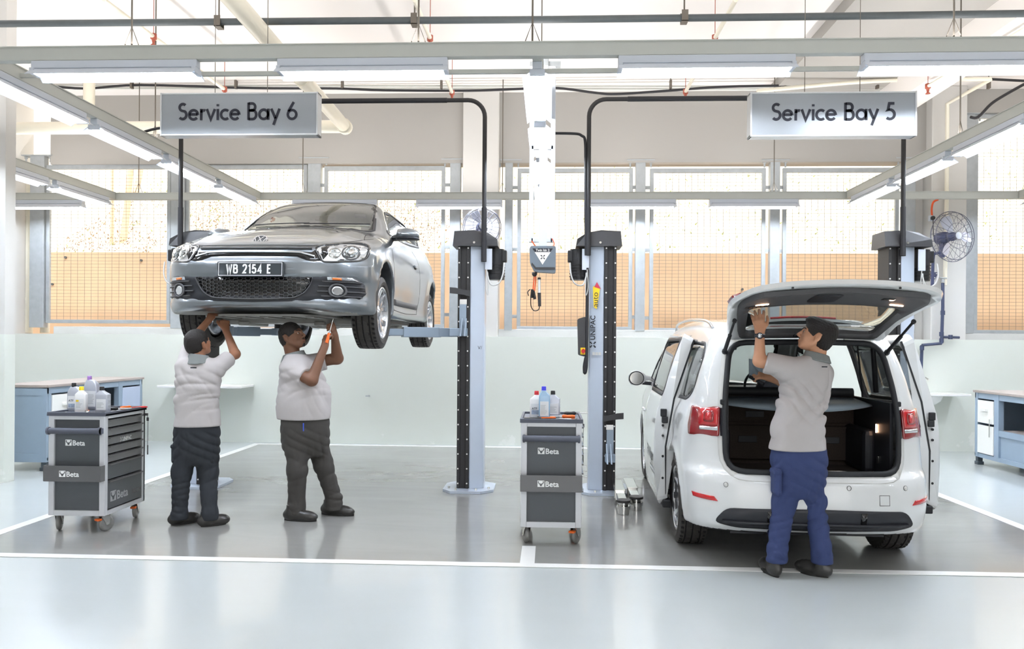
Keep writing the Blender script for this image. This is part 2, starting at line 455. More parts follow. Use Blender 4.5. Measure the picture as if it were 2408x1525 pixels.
for i, (a, b_, t, bt) in enumerate(wins):
    x0, x1 = P(a, 600, YP).x, P(b_, 600, YP).x
    z1 = zat(t, (a+b_)/2); z0 = zat(bt, (a+b_)/2)
    w = 0.055
    e = empty('window_%d' % (i+1), ((x0+x1)/2, YP, z0)); e['kind'] = 'structure'
    cx = (x0+x1)/2
    hw = (x1-x0)/2; H = z1-z0
    for nm, q in (('frame_rail', (-hw, hw, 0, w)), ('frame_rail', (-hw, hw, H-w*1.2, H)), ('frame_stile', (-hw, -hw+w, w, H-w)), ('frame_stile', (hw-w, hw, w, H-w))):
        m = MB(); m.bx(q[0], q[1], -0.025, 0.025, q[2], q[3], bev=0.004); m.build(nm, 'galvanised', e)
    for s in (-1, 1):
        for zz in (0.2, H*0.5, H-0.28):
            m = MB(); xa = s*hw; xb = s*(hw+0.14)
            m.bx(min(xa, xb), max(xa, xb), -0.004, 0.004, zz-0.025, zz+0.025)
            m.cyl((s*(hw+0.06), -0.02, zz), (s*(hw+0.06), 0.01, zz), 0.014, 6)
            m.build('bracket', 'galvanised', e)
    m = MB()
    nx = 17; nz_ = int(H/0.052)
    for k in range(1, nx):
        xx = -hw+w+(2*hw-2*w)*k/nx
        m.tube([(xx, 0, w), (xx+random.uniform(-.004, .004), 0.004, H/2), (xx, 0, H-w)], 0.0025, 4, cap=False)
    for k in range(1, nz_):
        zz = w+(H-2*w)*k/nz_
        m.tube([(-hw+w, 0.005, zz), (0, 0.005, zz+random.uniform(-.004, .004)), (hw-w, 0.005, zz)], 0.002, 4, cap=False)
    o = m.build('wire_mesh', 'mesh_wire', e); o['kind'] = 'stuff'
# white down pipes beside the openings
for (a, b_) in ((48, 72), (92, 112), (2150, 2176)):
    x0, x1 = P(a, 600, 12.15).x, P(b_, 600, 12.15).x; r_ = (x1-x0)/2
    m = MB(); m.cyl(((x0+x1)/2, 12.2, 1.6), ((x0+x1)/2, 12.2, 4.2), r_, 18)
    for zz in (2.1, 3.4): m.cyl(((x0+x1)/2, 12.2, zz), ((x0+x1)/2, 12.2, zz+0.05), r_*1.12, 18)
    o = m.build('down_pipe', 'cream_pipe')
    lab = {48: 'leftmost white vertical drain pipe beside the steel post', 92: 'white vertical drain pipe hard against the first mesh screen', 2150: 'white vertical drain pipe beside the pillar with the round fan'}[a]
    tag(o, lab, 'pipe')

# ---- outside: retaining wall, bank, stakes, plants
b = MB(); b.bx(-16, 22, 14.6, 14.9, -0.5, 3.12); struct(b, 'retaining_wall', 'concrete_out')
b = MB(); b.bx(-16, 22, YW+0.5, 14.6, -0.6, 1.35); struct(b, 'outside_ground', 'concrete_out')
# buttress stains as weep pipes with small outlets
for (px, py) in ((155, 605), (333, 612), (1745, 680), (124, 668)):
    p = P(px, py, 14.6); m = MB(); m.cyl((p.x, 14.57, p.z), (p.x, 14.7, p.z), 0.022, 10); o = m.build('weep_pipe', 'dark_pipe'); o.parent = bpy.data.objects['retaining_wall']
xs = np.linspace(-16, 22, 90); vs = []; fs = []
rs = np.random.RandomState(3)
NY = 26
for j in range(NY):
    for x in xs:
        t = j/(NY-1); y = 14.85+t*14
        z = 3.06+t*7.5+0.12*math.sin(x*1.7+j)+rs.uniform(-.1, .1)*(0.3+t)
        vs.append((x, y, z))
for j in range(NY-1):
    for i in range(89):
        a = j*90+i; fs.append((a, a+1, a+91, a+90))
m = MB(); m.add(vs, fs, 0, True); struct(m, 'hillside', 'grass_soil')
def leaf_patch(n, x0, x1, t0, t1, size, matn, name, label, cat):
    m = MB()
    for _ in range(n):
        x = random.uniform(x0, x1); t = random.uniform(t0, t1); y = 14.9+t*14; z = 3.08+t*7.5+random.uniform(0, .12)
        s = size*random.uniform(.5, 1.3); a = random.uniform(0, PI*2); tl = random.uniform(-.9, .9)
        M = Matrix.Translation((x, y, z)) @ Euler((R(60)+tl, tl, a)).to_matrix().to_4x4()
        m.add([(-s*.25, 0, 0), (0, -s*.1, s*.02), (s*.25, 0, 0), (s*.05, s, s*.15)], [(0, 1, 2, 3)], 0, False, M)
    o = m.build(name, matn); tag(o, label, cat, kind='stuff')
leaf_patch(5000, -9.5, -1.0, 0.0, .2, .045, 'dry_litter', 'leaf_litter', 'dry brown leaf litter on the bank above the retaining wall', 'leaves')
leaf_patch(3500, -9.5, 12, 0.0, .6, .06, 'leaf', 'bank_grass', 'sunlit pale green grass growing on the bank outside', 'grass')
for i, (px, py, px2, py2, r_) in enumerate(((288, 545, 305, 400, .07), (262, 550, 262, 395, .035), (318, 420, 332, 380, .06), (1300, 460, 1300, 380, .05))):
    a = P(px, py, 15.6); d = P(px2, py2, 15.9); m = MB(); a.z -= .3
    m.tube([a, (a+d)/2+Vector((.02, 0, 0)), d+(d-a)*1.2], [r_, r_*.9, r_*.7], 8)
    o = m.build('tree_trunk', 'bark')
    tag(o, ['leaning orange-brown tree trunk on the bank behind the leftmost mesh screen', 'thin upright trunk left of the leaning trunk outside', 'short trunk high on the bank right of the leaning trunk', 'sunlit slim trunk seen through the screen right of the middle lamps'][i], 'tree')
# pale concrete road edge on top of the bank
b = MB(); b.bx(-16, 3, 21.5, 21.7, 6.5, 6.95); struct(b, 'road_edge', 'kerb')

# ================================================================ lamp grid : trunking beams, fixtures, rods
ZT = 3.56; YT = 5.7; YB = 11.2
def trunk(a, b_, label, w=0.07, h=0.10):
    a = Vector(a); b_ = Vector(b_); d = b_-a; L_ = d.length
    e = empty('cable_trunking', a, math.atan2(d.y, d.x), label, 'trunking')
    m = MB(); m.bx(0, L_, -w/2, w/2, -h/2, h/2, bev=0.006); m.build('channel', 'trunking', e)
    m = MB(); m.bx(0, L_, -w/2-0.006, w/2+0.006, h/2-0.006, h/2+0.002); m.build('lid', 'trunking', e)
    return e, L_
def rods(e, xs_, z, ztop=CEIL):
    for x in xs_:
        m = MB(); m.cyl((x, 0, 0.05), (x, 0, ztop-z), 0.007, 6); m.tube([(x-.06, 0, .04), (x, 0, .2), (x+.06, 0, .04)], .004, 5)
        m.build('hanger_rod', 'rod_steel', e)
def fixture_proto():
    e = empty('fluorescent_light', (0, 0, 0))
    L_ = 1.22
    m = MB(); m.bx(-L_/2, L_/2, -0.035, 0.035, -0.055, 0.0, bev=0.006); m.build('housing', 'white_steel', e)
    m = MB()
    for s in (-1, 1):
        m.add([(-L_/2, 0.02*s, -0.05), (L_/2, 0.02*s, -0.05), (L_/2, 0.105*s, -0.115), (-L_/2, 0.105*s, -0.115),
               (-L_/2, 0.02*s, -0.053), (L_/2, 0.02*s, -0.053), (L_/2, 0.105*s, -0.118), (-L_/2, 0.105*s, -0.118)],
              [(0, 1, 2, 3), (7, 6, 5, 4), (0, 3, 7, 4), (1, 5, 6, 2), (3, 2, 6, 7)], 0, False)
    m.build('reflector', 'white_steel', e, fixn=True)
    for s in (-1, 1):
        m = MB(); m.cyl((-L_/2+.03, .035*s, -.085), (L_/2-.03, .035*s, -.085), .013, 10); m.build('tube', 'tube_glow', e)
    for s in (-1, 1):
        m = MB(); m.bx(s*(L_/2-.015)-.015, s*(L_/2-.015)+.015, -.055, .055, -.10, -.055, bev=.004); m.build('lamp_holder', 'white_steel', e)
    return e
fx = fixture_proto(); fx_used = [False]
def fixture(x, y, z, rz, label, group):
    global fx
    o = fx if not fx_used[0] else copy_tree(fx)
    fx_used[0] = True
    o.location = (x, y, z); o.rotation_euler = (0, 0, rz); tag(o, label, 'light', group)
    ld = bpy.data.lights.new('added_uplight', 'AREA'); ld.shape = 'RECTANGLE'; ld.size = 1.15; ld.size_y = .12; ld.energy = UP; ld.color = (1, .97, .95)   # added unseen light above each fixture, brightens the ceiling the tubes leave dark
    lo_ = bpy.data.objects.new('added_uplight', ld); COL.objects.link(lo_); lo_.parent = o; lo_.location = (0, 0, .125); lo_.rotation_euler = (PI, 0, 0)
    return o
zl = ZT-0.05; UP = 1.5
e, _ = trunk((-6.6, YT, ZT), (7.0, YT, ZT), 'long front lamp beam crossing the whole picture above both bay signs')
rods(e, [P(310, 90, YT).x+6.6, P(984, 90, YT).x+6.6, P(1252, 90, YT).x+6.6, P(2243, 90, YT).x+6.6], ZT)
m = MB(); m.bx(0, 13.6, .38, .41, -.03, .0); m.build('cable_rail', 'trunking', e)
FRW = ['leftmost light on the front beam, over the first bay', 'light on the front beam just right of the Service Bay 6 sign top', 'light on the front beam right of the middle lamp row', 'rightmost light on the front beam, above the Service Bay 5 sign']
for i, px in enumerate((272, 853, 1660, 2240)):
    x = P(px, 150, YT).x
    fixture(x, YT, zl, 0, FRW[i], 'lights on the front beam')
rows = [(-4.15, 'left', 'row running back over the left bay line'), (-0.1, 'middle', 'row running back over the middle bay line'), (4.1, 'right', 'row running back over the right bay line'), (-6.26, 'far left', 'far left row, beyond the left bay line'), (6.4, 'far right', 'far right row, beyond the right bay line')]
nth = ['nearest', 'second', 'third', 'fourth and farthest']
for x, nm, desc in rows:
    e, L_ = trunk((x, 3.0 if abs(x) > 1 else YT+.05, ZT), (x, YB+.1, ZT), 'lamp beam of the ' + desc)
    rods(e, [L_-8.2+k for k in (2.4, 5.2) if L_-8.2+k > 0], ZT)
    if nm in ('left', 'right'):
        fixture(x, 5.0, zl, PI/2, 'light in front of the front beam, %s lamp row' % nm, 'lights of the %s row' % nm)
    for k in range(4):
        fixture(x, 6.38+1.385*k, zl, PI/2, '%s light of the %s' % (nth[k], desc), 'lights of the %s row' % nm)
e, _ = trunk((-8.5, YB+.16, ZT), (9, YB+.16, ZT), 'thin lamp beam along the back openings behind both cars')
rods(e, [P(313, 400, YB).x+8.5, P(704, 400, YB).x+8.5, P(1180, 400, YB).x+8.5, P(1828, 400, YB).x+8.5], ZT)
for i, px in enumerate((100, 788, 1080, 1486, 1772)):
    x = P(px, 470, YB+.16).x
    fixture(x, YB+.16, zl, 0, ['light at far left of the back beam beside the left pillar', 'back beam light directly above the grey car roof', 'back beam light behind the left lift column of the middle pair', 'back beam light right of the middle lamp row', 'rightmost light on the back beam, above the white car'][i], 'lights on the back beam')
# inspection of the rest of the workshop: the same lamp rows go on in front, over the camera
for y in (-0.6, -4.2):
    e, _ = trunk((-8.6, y, ZT+.0), (11.4, y, ZT), 'lamp beam over the aisle, %s' % {2.9: 'just in front of the camera', -0.6: 'just behind the camera', -4.2: 'far behind the camera'}[y])
    for k in range(6):
        fixture(-6.5+k*2.8, y, zl, 0, '%s light from the left over the aisle %s behind the camera' % (('first', 'second', 'third', 'fourth', 'fifth', 'sixth')[k], 'just' if y > -2 else 'far'), 'lights over the aisle')

# ================================================================ pipes under the ceiling
def pipe(pts, r_, m_, label, name='ceiling_pipe', cat='pipe', n_=14, smooth=8):
    pts = bez(pts, smooth) if smooth else [Vector(p) for p in pts]
    m = MB(); m.tube(pts, r_, n_)
    return tag(m.build(name, m_), label, cat)
YD = 7.6
e = empty('sprinkler_main', (0, YD, 0), 0, 'long dark grey pipe under the ceiling across the whole picture', 'pipe')
zz = P(1204, 47, YD).z
m = MB(); m.tube([(-8.9, 0, zz+.03), (-2, 0, zz+.01), (0, 0, zz), (3, 0, zz+.0), (11.5, 0, zz+.03)], .033, 14); m.build('pipe_run', 'dark_pipe', e)
for px in (515, 975, 1609):
    x = P(px, 47, YD).x
    m = MB(); m.bx(x-.03, x+.03, -.05, .05, zz-.045, zz-.038); m.bx(x-.03, x+.03, -.05, -.042, zz-.045, zz+.06); m.bx(x-.03, x+.03, .042, .05, zz-.045, zz+.06)
    m.cyl((x, 0, zz+.04), (x, 0, CEIL), .008, 6); m.build('clevis_hanger', 'rod_steel', e)
# big cream drain pipes
p0 = PF(522, -30, 4.40); p1 = PF(808, 295, 4.40)
e = empty('drain_pipe', (0, 0, 0), 0, 'thick cream drain pipe slanting down behind the Service Bay 6 sign', 'pipe')
m = MB(); m.tube([p0, p1], .085, 20); m.build('slanting_run', 'cream_pipe', e)
m = MB(); q = p0.lerp(p1, .55); dq = (p1-p0).normalized(); m.tube([q-dq*.07, q+dq*.07], .096, 20); m.build('coupling', 'cream_pipe', e)
pl2 = P(20, 295, p1.y+.05)
m = MB(); m.tube([(p1.x-.02, p1.y+.05, p1.z), (pl2.x, p1.y+.05, p1.z)], .085, 20); m.lathe([(0, -.02), (.1, -.02), (.1, .1), (.085, .12)], p1, 'Y', 20); m.build('wall_run', 'cream_pipe', e)
v0 = P(210, 165, 10.9); v1 = P(212, 262, 10.9)
m = MB(); m.tube([(v0.x, 10.9, CEIL), (v0.x, 10.9, v1.z)], .075, 18); m.cyl((v0.x, 10.9, v1.z), (v0.x, 10.9, v1.z+.08), .085, 18); m.lathe([(.15, 0), (.15, -.02), (.08, -.02)], (v0.x, 10.9, CEIL), 'Z', 18)
tag(m.build('floor_drain_stub', 'cream_pipe'), 'short vertical cream pipe stub under the ceiling above the left lamp row', 'pipe')
# thin sprinkler branches with red heads
for i, (a, h1, b_) in enumerate((((245, 0), (328, 65), (528, 210)), ((975, 0), (1004, 72), (1063, 218)), ((1730, 0), (1692, 68), (1612, 216)), ((2440, 50), (2408, 75), (2182, 203)))):
    A = PF(a[0], a[1], 4.66); B_ = PF(b_[0], b_[1], 4.66)
    e = empty('sprinkler_branch', (0, 0, 0), 0, 'thin cream sprinkler pipe with red head, ' + ['leftmost, slanting toward the Service Bay 6 sign', 'left of the middle lamp row', 'right of the middle lamp row', 'at far right over the Service Bay 5 sign'][i], 'pipe', 'sprinkler branches')
    m = MB(); m.tube([A, B_], .022, 10); m.build('pipe_run', 'cream_pipe', e)
    for t in (0.34, 1.0):
        q = A.lerp(B_, t); m = MB(); m.cyl(q, (q.x, q.y, CEIL), .004, 5); m.lathe([(.0, -.09), (.03, -.09), (.012, -.07), (.02, -.03), (.032, -.025), (.032, .03), (0, .04)], q, 'Z', 12); m.build('sprinkler_head', 'copper_red', e)
# wavy black cable with clips under the ceiling at the back, and rails
pts = [P(x, y, 11.3) for x, y in ((100, 200), (200, 208), (330, 200), (600, 207), (790, 208), (900, 212), (1100, 213), (1220, 209), (1310, 207), (1400, 218), (1450, 221), (1560, 214), (1700, 204), (1900, 200), (2000, 192), (2100, 180), (2230, 174), (2408, 190))]
for q in pts: q.z = min(q.z, CEIL-.04)
e = pipe(pts, .018, 'black_cable', 'long sagging black cable run below the ceiling along the back beam', 'black_cable', 'cable', 8, 5)
for x in (310, 555, 805, 1038, 1577, 1845, 2063, 2325):
    q = P(x, 200, 11.3); m = MB(); m.bx(q.x-.015, q.x+.015, 11.27, 11.33, q.z-.05, q.z+.07); m.cyl((q.x, 11.3, q.z+.05), (q.x, 11.3, CEIL), .006, 6); m.build('cable_clip', 'rod_steel', e)
for i, yy in enumerate((201, 207)):
    a, b_ = P(60, yy, 11.4+i*.1), P(2120, yy+3, 11.4+i*.1)
    pipe([a, b_], .014, 'trunking', ['upper thin grey conduit running along the ceiling edge at the back', 'lower thin grey conduit running along the ceiling edge at the back'][i], 'conduit', 'pipe', 8, 0)
pipe([P(x, y, 11.2) for x, y in ((2408, 198), (2360, 225), (2330, 245), (2300, 275), (2282, 275))], .02, 'black_cable', 'black cable looping down at the far right above the tall opening', 'black_cable', 'cable', 8, 5)
pipe([P(1780, 214, 11.0), P(2060, 190, 11.0), P(2330, 186, 11.0)], .028, 'cream_pipe', 'thin cream pipe under the ceiling behind the Service Bay 5 sign', 'ceiling_pipe', 'pipe', 10, 5)
pipe([P(2330, 186, 11.0), P(2228, 244, 11.6), P(2226, 470, 11.7), P(2222, 670, 11.7)], .028, 'cream_pipe', 'grey vertical water pipe on the pillar behind the round fan', 'water_pipe', 'pipe', 10, 0)
# ================================================================ signs
mat('sign_silver', (172, 177, 183), 0.35, 0.35, var=0.02)
mat('sign_edge', (226, 228, 230), 0.3, 0.5, var=0.02)
mat('sign_ink', (48, 50, 62), 0.5, var=0.02)
def sign(px0, px1, py0, py1, txt, tx0, tx1, tbase, Y, label, wires):
    a = P(px0, py1, Y); b_ = P(px1, py0, Y)
    w = b_.x-a.x; h = b_.z-a.z
    e = empty('hanging_sign', (a.x+w/2, Y, a.z), 0, label, 'sign', 'hanging bay signs')
    m = MB(); m.bx(-w/2+.012, w/2-.012, 0, .10, .01, h-.01); m.build('panel', 'sign_silver', e)
    m = MB()
    for q in ((-w/2, w/2, h-.014, h), (-w/2, w/2, 0, .014)): m.bx(q[0], q[1], -.004, .104, q[2], q[3], bev=.003)
    for s in (-1, 1): m.bx(s*w/2-.012 if s > 0 else -w/2, s*w/2 if s > 0 else -w/2+.012, -.006, .106, 0, h)
    m.build('frame', 'sign_edge', e)
    t0 = P(tx0, tbase, Y); t1 = P(tx1, tbase, Y); W_ = t1.x-t0.x
    size = W_/stroke_len(txt, 1.0)
    M = facing((t0.x-(a.x+w/2)-.02*size, -.001, t0.z-a.z), (1, 0, 0), (0, 0, 1))
    m = MB(); stroke_text(m, txt, size, .112, M, .002); m.build('lettering', 'sign_ink', e, fixn=False)
    for wx in wires:
        x = P(wx, 200, Y).x-(a.x+w/2); m = MB(); m.cyl((x, .05, h), (x, .05, CEIL-a.z), .003, 5); m.build('wire', 'rod_steel', e)
YS = 6.6
sign(377, 748, 216, 319, 'Service Bay 6', 420, 702, 283, YS, 'hanging sign with the number 6, above the lifted grey car', (500, 624))
sign(1764, 2156, 214, 321, 'Service Bay 5', 1815, 2110, 284, YS-.25, 'hanging sign with the number 5, above the white car', (1897, 2028))
# ================================================================ two-post lifts
mat('lift_grey', (190, 200, 214), 0.3, 0.0, coat=0.4, var=0.03)
mat('lift_dark', (62, 62, 64), 0.42, var=0.06)
mat('lift_rubber', (48, 47, 48), 0.5, var=0.12, scale=20)
mat('arm_grey', (150, 166, 182), 0.35, 0.2, coat=0.2, var=0.04)
mat('chrome', (215, 215, 212), 0.12, 1.0, var=0.02)
mat('bolt_white', (228, 228, 226), 0.3, 0.4, var=0)
mat('motor_black', (34, 34, 36), 0.4, var=0.1)
mat('yellow_plastic', (240, 205, 30), 0.4, var=0.02)
mat('red_plastic', (205, 40, 40), 0.35, var=0.02)
mat('sticker_red', (200, 50, 80), 0.4, var=0)
mat('ink_dark', (38, 40, 50), 0.5, var=0)
mat('cable_grey', (200, 200, 198), 0.5, var=0.02)
YLF = 8.25
def cross_mark(m, M, s, mi=0):
    for sx in (-1, 1):
        for sy in (-1, 1):
            ribbon(m, [(sx*s*.12, sy*s*.12), (sx*s*.42, sy*s*.42)], s*.2, .001, M, mi)
            m.add([(sx*s*.5, sy*s*.5, .001), (sx*s*.5, sy*s*.22, .001), (sx*s*.22, sy*s*.5, .001)], [(0, 1, 2)], mi, False, M)
def lift_column(x, s, label, lowered, extra):
    """s=+1: bay lies on +x side (dark slide faces +x)"""
    e = empty('lift_column', (x, YLF, 0), 0, label, 'car lift', 'two-post lift columns')
    H = 2.47
    m = MB(); m.prism(roundpoly([(-s*.145, -.11), (s*.005, -.135), (s*.005, .12), (-s*.145, .10)], .02), .03, H); m.build('column', 'lift_grey', e, fixn=True)
    m = MB(); m.bx(s*.005, s*.038, -.15, .12, .03, H, bev=.004); m.bx(s*.038, s*.095, -.125, .10, .03, H)
    m.bx(s*.095, s*.125, -.15, .12, .03, H, bev=.004)
    m.build('slide_cover', 'lift_rubber', e)
    m = MB()
    for k in range(17):
        z = .08+k*.148
        for xx in (.022, .112): m.cyl((s*xx, -.153, z), (s*xx, -.149, z), .008, 8)
    m.build('rivets', 'bolt_white', e)['kind'] = 'stuff'
    m = MB(); m.prism([(-s*.13, -.30), (s*.17, -.30), (s*.26, -.18), (s*.26, .18), (s*.17, .30), (-s*.13, .30), (-s*.25, .18), (-s*.25, -.18)], 0.003, .028); m.build('base_plate', 'lift_grey', e, fixn=True)
    m = MB()
    for (a, b) in ((-.2, -.16), (.2, -.16), (-.08, -.25), (.12, -.25)): m.cyl((s*a, b, .028), (s*a, b, .05), .012, 6, smooth=False)
    m.build('floor_bolt', 'chrome', e)
    # cap
    m = MB()
    prof = [(s*.175, 0), (s*.165, .155), (-s*.03, .165), (-s*.17, .14), (-s*.27, .07), (-s*.28, 0)]
    m.prism(prof, -.19, .16, 'XZ'); 
    for i, v in enumerate(m.v):
        v = Vector(v)
        if v.z > .1 and v.y < 0: v.y += .05
        m.v[i] = (v.x, v.y, v.z+H-.005)
    m.build('cap', 'lift_dark', e, fixn=True)
    m = MB(); m.cyl((-s*.04, -.193, H+.03), (-s*.04, -.185, H+.03), .012, 8); m.build('cap_screw', 'chrome', e)
    # motor and bracket
    m = MB(); m.bx(-s*.17, -s*.25, -.08, .06, H-.21, H-.01, bev=.01); m.cyl((-s*.25, 0, H-.33), (-s*.25, 0, H-.02), .085, 20); m.bx(-s*.28, -s*.36, -.05, .05, H-.15, H-.03, bev=.01)
    for k in range(5): m.cyl((-s*.25, 0, H-.30+k*.03), (-s*.25, 0, H-.29+k*.03), .092, 20)
    m.build('motor', 'motor_black', e)
    m = MB(); m.bx(-s*.15, -s*.22, -.17, -.16, H-.24, H-.03, bev=.002)
    for z in (-.21, -.06):
        m.cyl((-s*.16, -.175, H+z), (-s*.16, -.17, H+z), .008, 6)
    m.build('pipe_bracket', 'white_steel', e)
    # carriage with guard bar and arms
    zc = .42 if lowered else 1.66
    m = MB(); m.prism([(s*.0, zc+.36), (s*.06, zc+.365), (s*.14, zc+.385), (s*.20, zc+.39), (s*.20, zc+.33), (s*.14, zc+.325), (s*.06, zc+.315), (s*.0, zc+.30)], -.20, -.17, 'XZ'); m.build('guard_bar', 'lift_dark', e, fixn=True)
    m = MB(); m.bx(s*.035, s*.105, -.178, -.155, zc-.08, zc+.26, bev=.003)
    for q in (.03, .07):
        m.prism([(-.178, zc+.08), (-.34, zc-.10), (-.178, zc-.10)], s*(q-.002), s*(q+.012), 'YZ')
    m.bx(s*.02, s*(.12 if lowered else .2), -.22, .2, zc-.10, zc-.02, bev=.005)
    m.build('carriage', 'arm_grey', e, fixn=True)
    m = MB(); m.bx(s*.03, s*.10, -.182, -.178, zc+.22, zc+.27)
    for q in (.045, .085): m.cyl((s*q, -.19, zc+.24), (s*q, -.182, zc+.24), .01, 8)
    m.build('carriage_bolt', 'bolt_white', e)
    za = zc-.06
    if not lowered:
        for (ang, L1, L2) in extra:
            a = R(ang); d = Vector((math.cos(a) if abs(ang) > 90 else s*math.cos(a), math.sin(a), 0)); nrm = Vector((-d.y, d.x, 0))
            M = facing((s*.12, -.12 if ang < 0 else .1, za), d, nrm)
            m = MB(); m.bx(0, L1, -.055, .055, -.045, .045, M=M, bev=.004); m.bx(L1*.4, L1+.005, -.06, .06, -.05, .05, M=M, bev=.004); o = m.build('lift_arm', 'arm_grey', e)
            m = MB(); m.bx(L1-.1, L1+L2, -.042, .042, -.035, .032, M=M, bev=.004); m.cyl((L1+L2, 0, -.04), (L1+L2, 0, .04), .065, 18, M=M); m.build('arm_extension', 'arm_grey', o)
            m = MB(); m.cyl((L1+L2, 0, .04), (L1+L2, 0, .09), .035, 14, M=M); m.cyl((L1+L2, 0, .09), (L1+L2, 0, .115), .06, 18, M=M); m.build('lift_pad', 'lift_rubber', o)
    else:
        for k, (x0, y0, x1, y1) in enumerate(extra):
            a = Vector((x0, y0, .10)); b_ = Vector((x1, y1, .08)); d = (b_-a).normalized(); nrm = Vector((-d.y, d.x, 0)); L_ = (b_-a).length
            M = facing(a, d, nrm)
            m = MB(); m.bx(0, L_*.55, -.05, .05, -.05, .05, M=M, bev=.004); m.bx(L_*.5, L_-.06, -.04, .04, -.035, .035, M=M, bev=.004)
            o = m.build('lift_arm', 'chrome', e)
            m = MB(); m.cyl((L_, 0, -.075), (L_, 0, -.03), .05, 20, M=M); m.cyl((L_, 0, -.03), (L_, 0, .0), .06, 20, M=M); m.cyl((L_, 0, 0), (L_, 0, .03), .04, 20, M=M); m.build('pad_cup', 'chrome', o)
            m = MB(); m.cyl((L_, 0, .03), (L_, 0, .05), .062, 20, M=M); m.build('lift_pad', 'lift_rubber', o)
    return e
cA = lift_column(-3.60, 1, 'lift column behind the mechanic in black trousers, at the far left', False, [(-52, .40, .2), (50, .45, .25)])
cB = lift_column(-0.80, -1, 'lift column right of the raised grey car, its arm under the car', False, [(200, .6, .22), (150, .75, .3)])
cC = lift_column(0.54, 1, 'lift column with yellow sticker and control box, between trolley and white car', True, [(.13, -.2, .12, -1.12), (.26, -.1, .25, -.95)])
cD = lift_column(3.45, -1, 'lift column behind the white car, near the round wall fan', True, [(-.2, .2, -.22, .9), (-.3, .2, -.4, .9)])
# marks and control box on the third column
F = facing((-.085, -.153, 1.53), (0, 0, 1), (-1, 0, 0))
vs, fs = text_mesh('UNIPAC', .068, .0005, .0015, 1.0); m = MB(); m.add(vs, fs, 0, False, F)
cross_mark(m, F @ Matrix.Translation((-.045, .022, 0)), .06)
m.build('lettering', 'ink_dark', cC)
F2 = facing((-.05, -.15, 1.86), (0, 0, 1), (-1, 0, 0))
m = MB(); m.prism([(-.02, .02), (.18, -.01), (.22, .03), (.20, .06), (.0, .05)], 0, .001, M=F2); m.build('yellow_sticker', 'yellow_plastic', cC, fixn=True)
m = MB(); m.prism([(.18, -.02), (.25, .02), (.20, .045)], .001, .002, M=F2); m.build('red_arrow', 'sticker_red', cC, fixn=True)
vs, fs = text_mesh('auto', .075, .0005, .0, 1.1); m = MB(); m.add(vs, fs, 0, False, F2 @ Matrix.Translation((.0, .01, .0015))); m.build('sticker_letters', 'ink_dark', cC)
m = MB()
for k in range(3): m.bx(-.11+k*.03, -.085+k*.03, -.1535, -.153, 1.38, 1.41)
m.build('small_label', 'kerb', cC)
m = MB(); m.prism(roundpoly([(-.26, 1.74), (-.20, 1.76), (-.17, 1.76), (-.17, 1.36), (-.25, 1.38)], .015), -.16, -.02, 'XZ'); box_ = m.build('control_box', 'lift_dark', cC, fixn=True)
m = MB(); m.bx(-.23, -.175, -.166, -.16, 1.385, 1.455, bev=.004); m.build('switch_plate', 'yellow_plastic', box_)
m = MB(); m.cyl((-.202, -.185, 1.42), (-.202, -.166, 1.42), .02, 16); m.bx(-.209, -.195, -.195, -.18, 1.395, 1.445, bev=.003); m.build('switch_knob', 'red_plastic', box_)
m = MB(); m.tube(bez([(-.165, -.16, 2.25), (-.168, -.16, 1.5), (-.17, -.16, 1.28), (-.185, -.16, 1.2), (-.19, -.16, 1.27), (-.175, -.16, 1.36)], 6), .016, 8); m.build('cable_loop', 'black_cable', cC)
F = facing((.08, -.153, 1.43), (1, 0, 0), (0, 0, 1))
vs, fs = text_mesh('V/', .05, .0003); m = MB(); m.add(vs, fs, 0, False, F); m.build('small_mark', 'ink_dark', cB)
for c_, s in ((cB, 1), (cC, -1), (cD, 1), (cA, -1)):
    m = MB(); m.tube(bez([(s*.17, -.2, 2.2), (s*.21, -.2, 2.08), (s*.29, -.2, 2.09), (s*.33, -.19, 2.18), (s*.34, -.15, 2.3)], 6), .008, 6); m.tube(bez([(s*.17, -.2, 2.23), (s*.16, -.2, 2.05), (s*.185, -.2, 1.98), (s*.18, -.2, 2.2)], 6), .005, 6); m.build('wire_loop', 'cable_grey', c_)
# overhead hydraulic pipes joining the columns
YH = YLF-.2
def hoop(xa, xb, ztop, zlow, label, off=0):
    pts = []
    r = .17
    pts += [(xa, YH, zlow), (xa, YH, ztop-r)]
    for k in range(1, 9): a = PI-k*PI/2/8; pts.append((xa+r+r*math.cos(a), YH, ztop-r+r*math.sin(a)))
    for k in range(0, 9): a = PI/2-k*PI/2/8; pts.append((xb-r+r*math.cos(a), YH, ztop-r+r*math.sin(a)))
    pts += [(xb, YH, zlow)]
    m = MB(); m.tube(pts, .022, 12); e = m.build('overhead_pipe', 'lift_rubber'); tag(e, label, 'pipe', 'pipes joining the lift columns')
    for q in (pts[1], pts[-2]):
        m = MB(); m.cyl((q[0], YH, zlow), (q[0], YH, q[2]-.9), .027, 12); m.build('pipe_sleeve', 'black_cable', e)
    m = MB(); m.cyl((xa+.38, YH, ztop), (xb-.38, YH, ztop), .026, 12); m.build('pipe_sleeve', 'black_cable', e)
    return e
zz = P(1000, 236, YH).z
hoop(P(425, 450, YH).x, P(1139, 450, YH).x, zz, P(1139, 615, YH).z, 'black overhead pipe arching down to both columns around the grey car')
hoop(P(1384, 450, YH).x, P(2124, 450, YH).x, zz, P(1384, 600, YH).z, 'black overhead pipe arching down to both columns around the white car')
q = [P(x, y, YH) for x, y in ((1296, 313), (1352, 314), (1368, 319), (1376, 332), (1377, 400), (1378, 600))]
pipe(q[:2]+q[2:], .014, 'black_cable', 'thin black pipe from the middle lamp row down to the stickered lift column', 'feed_pipe', 'pipe', 8, 5)
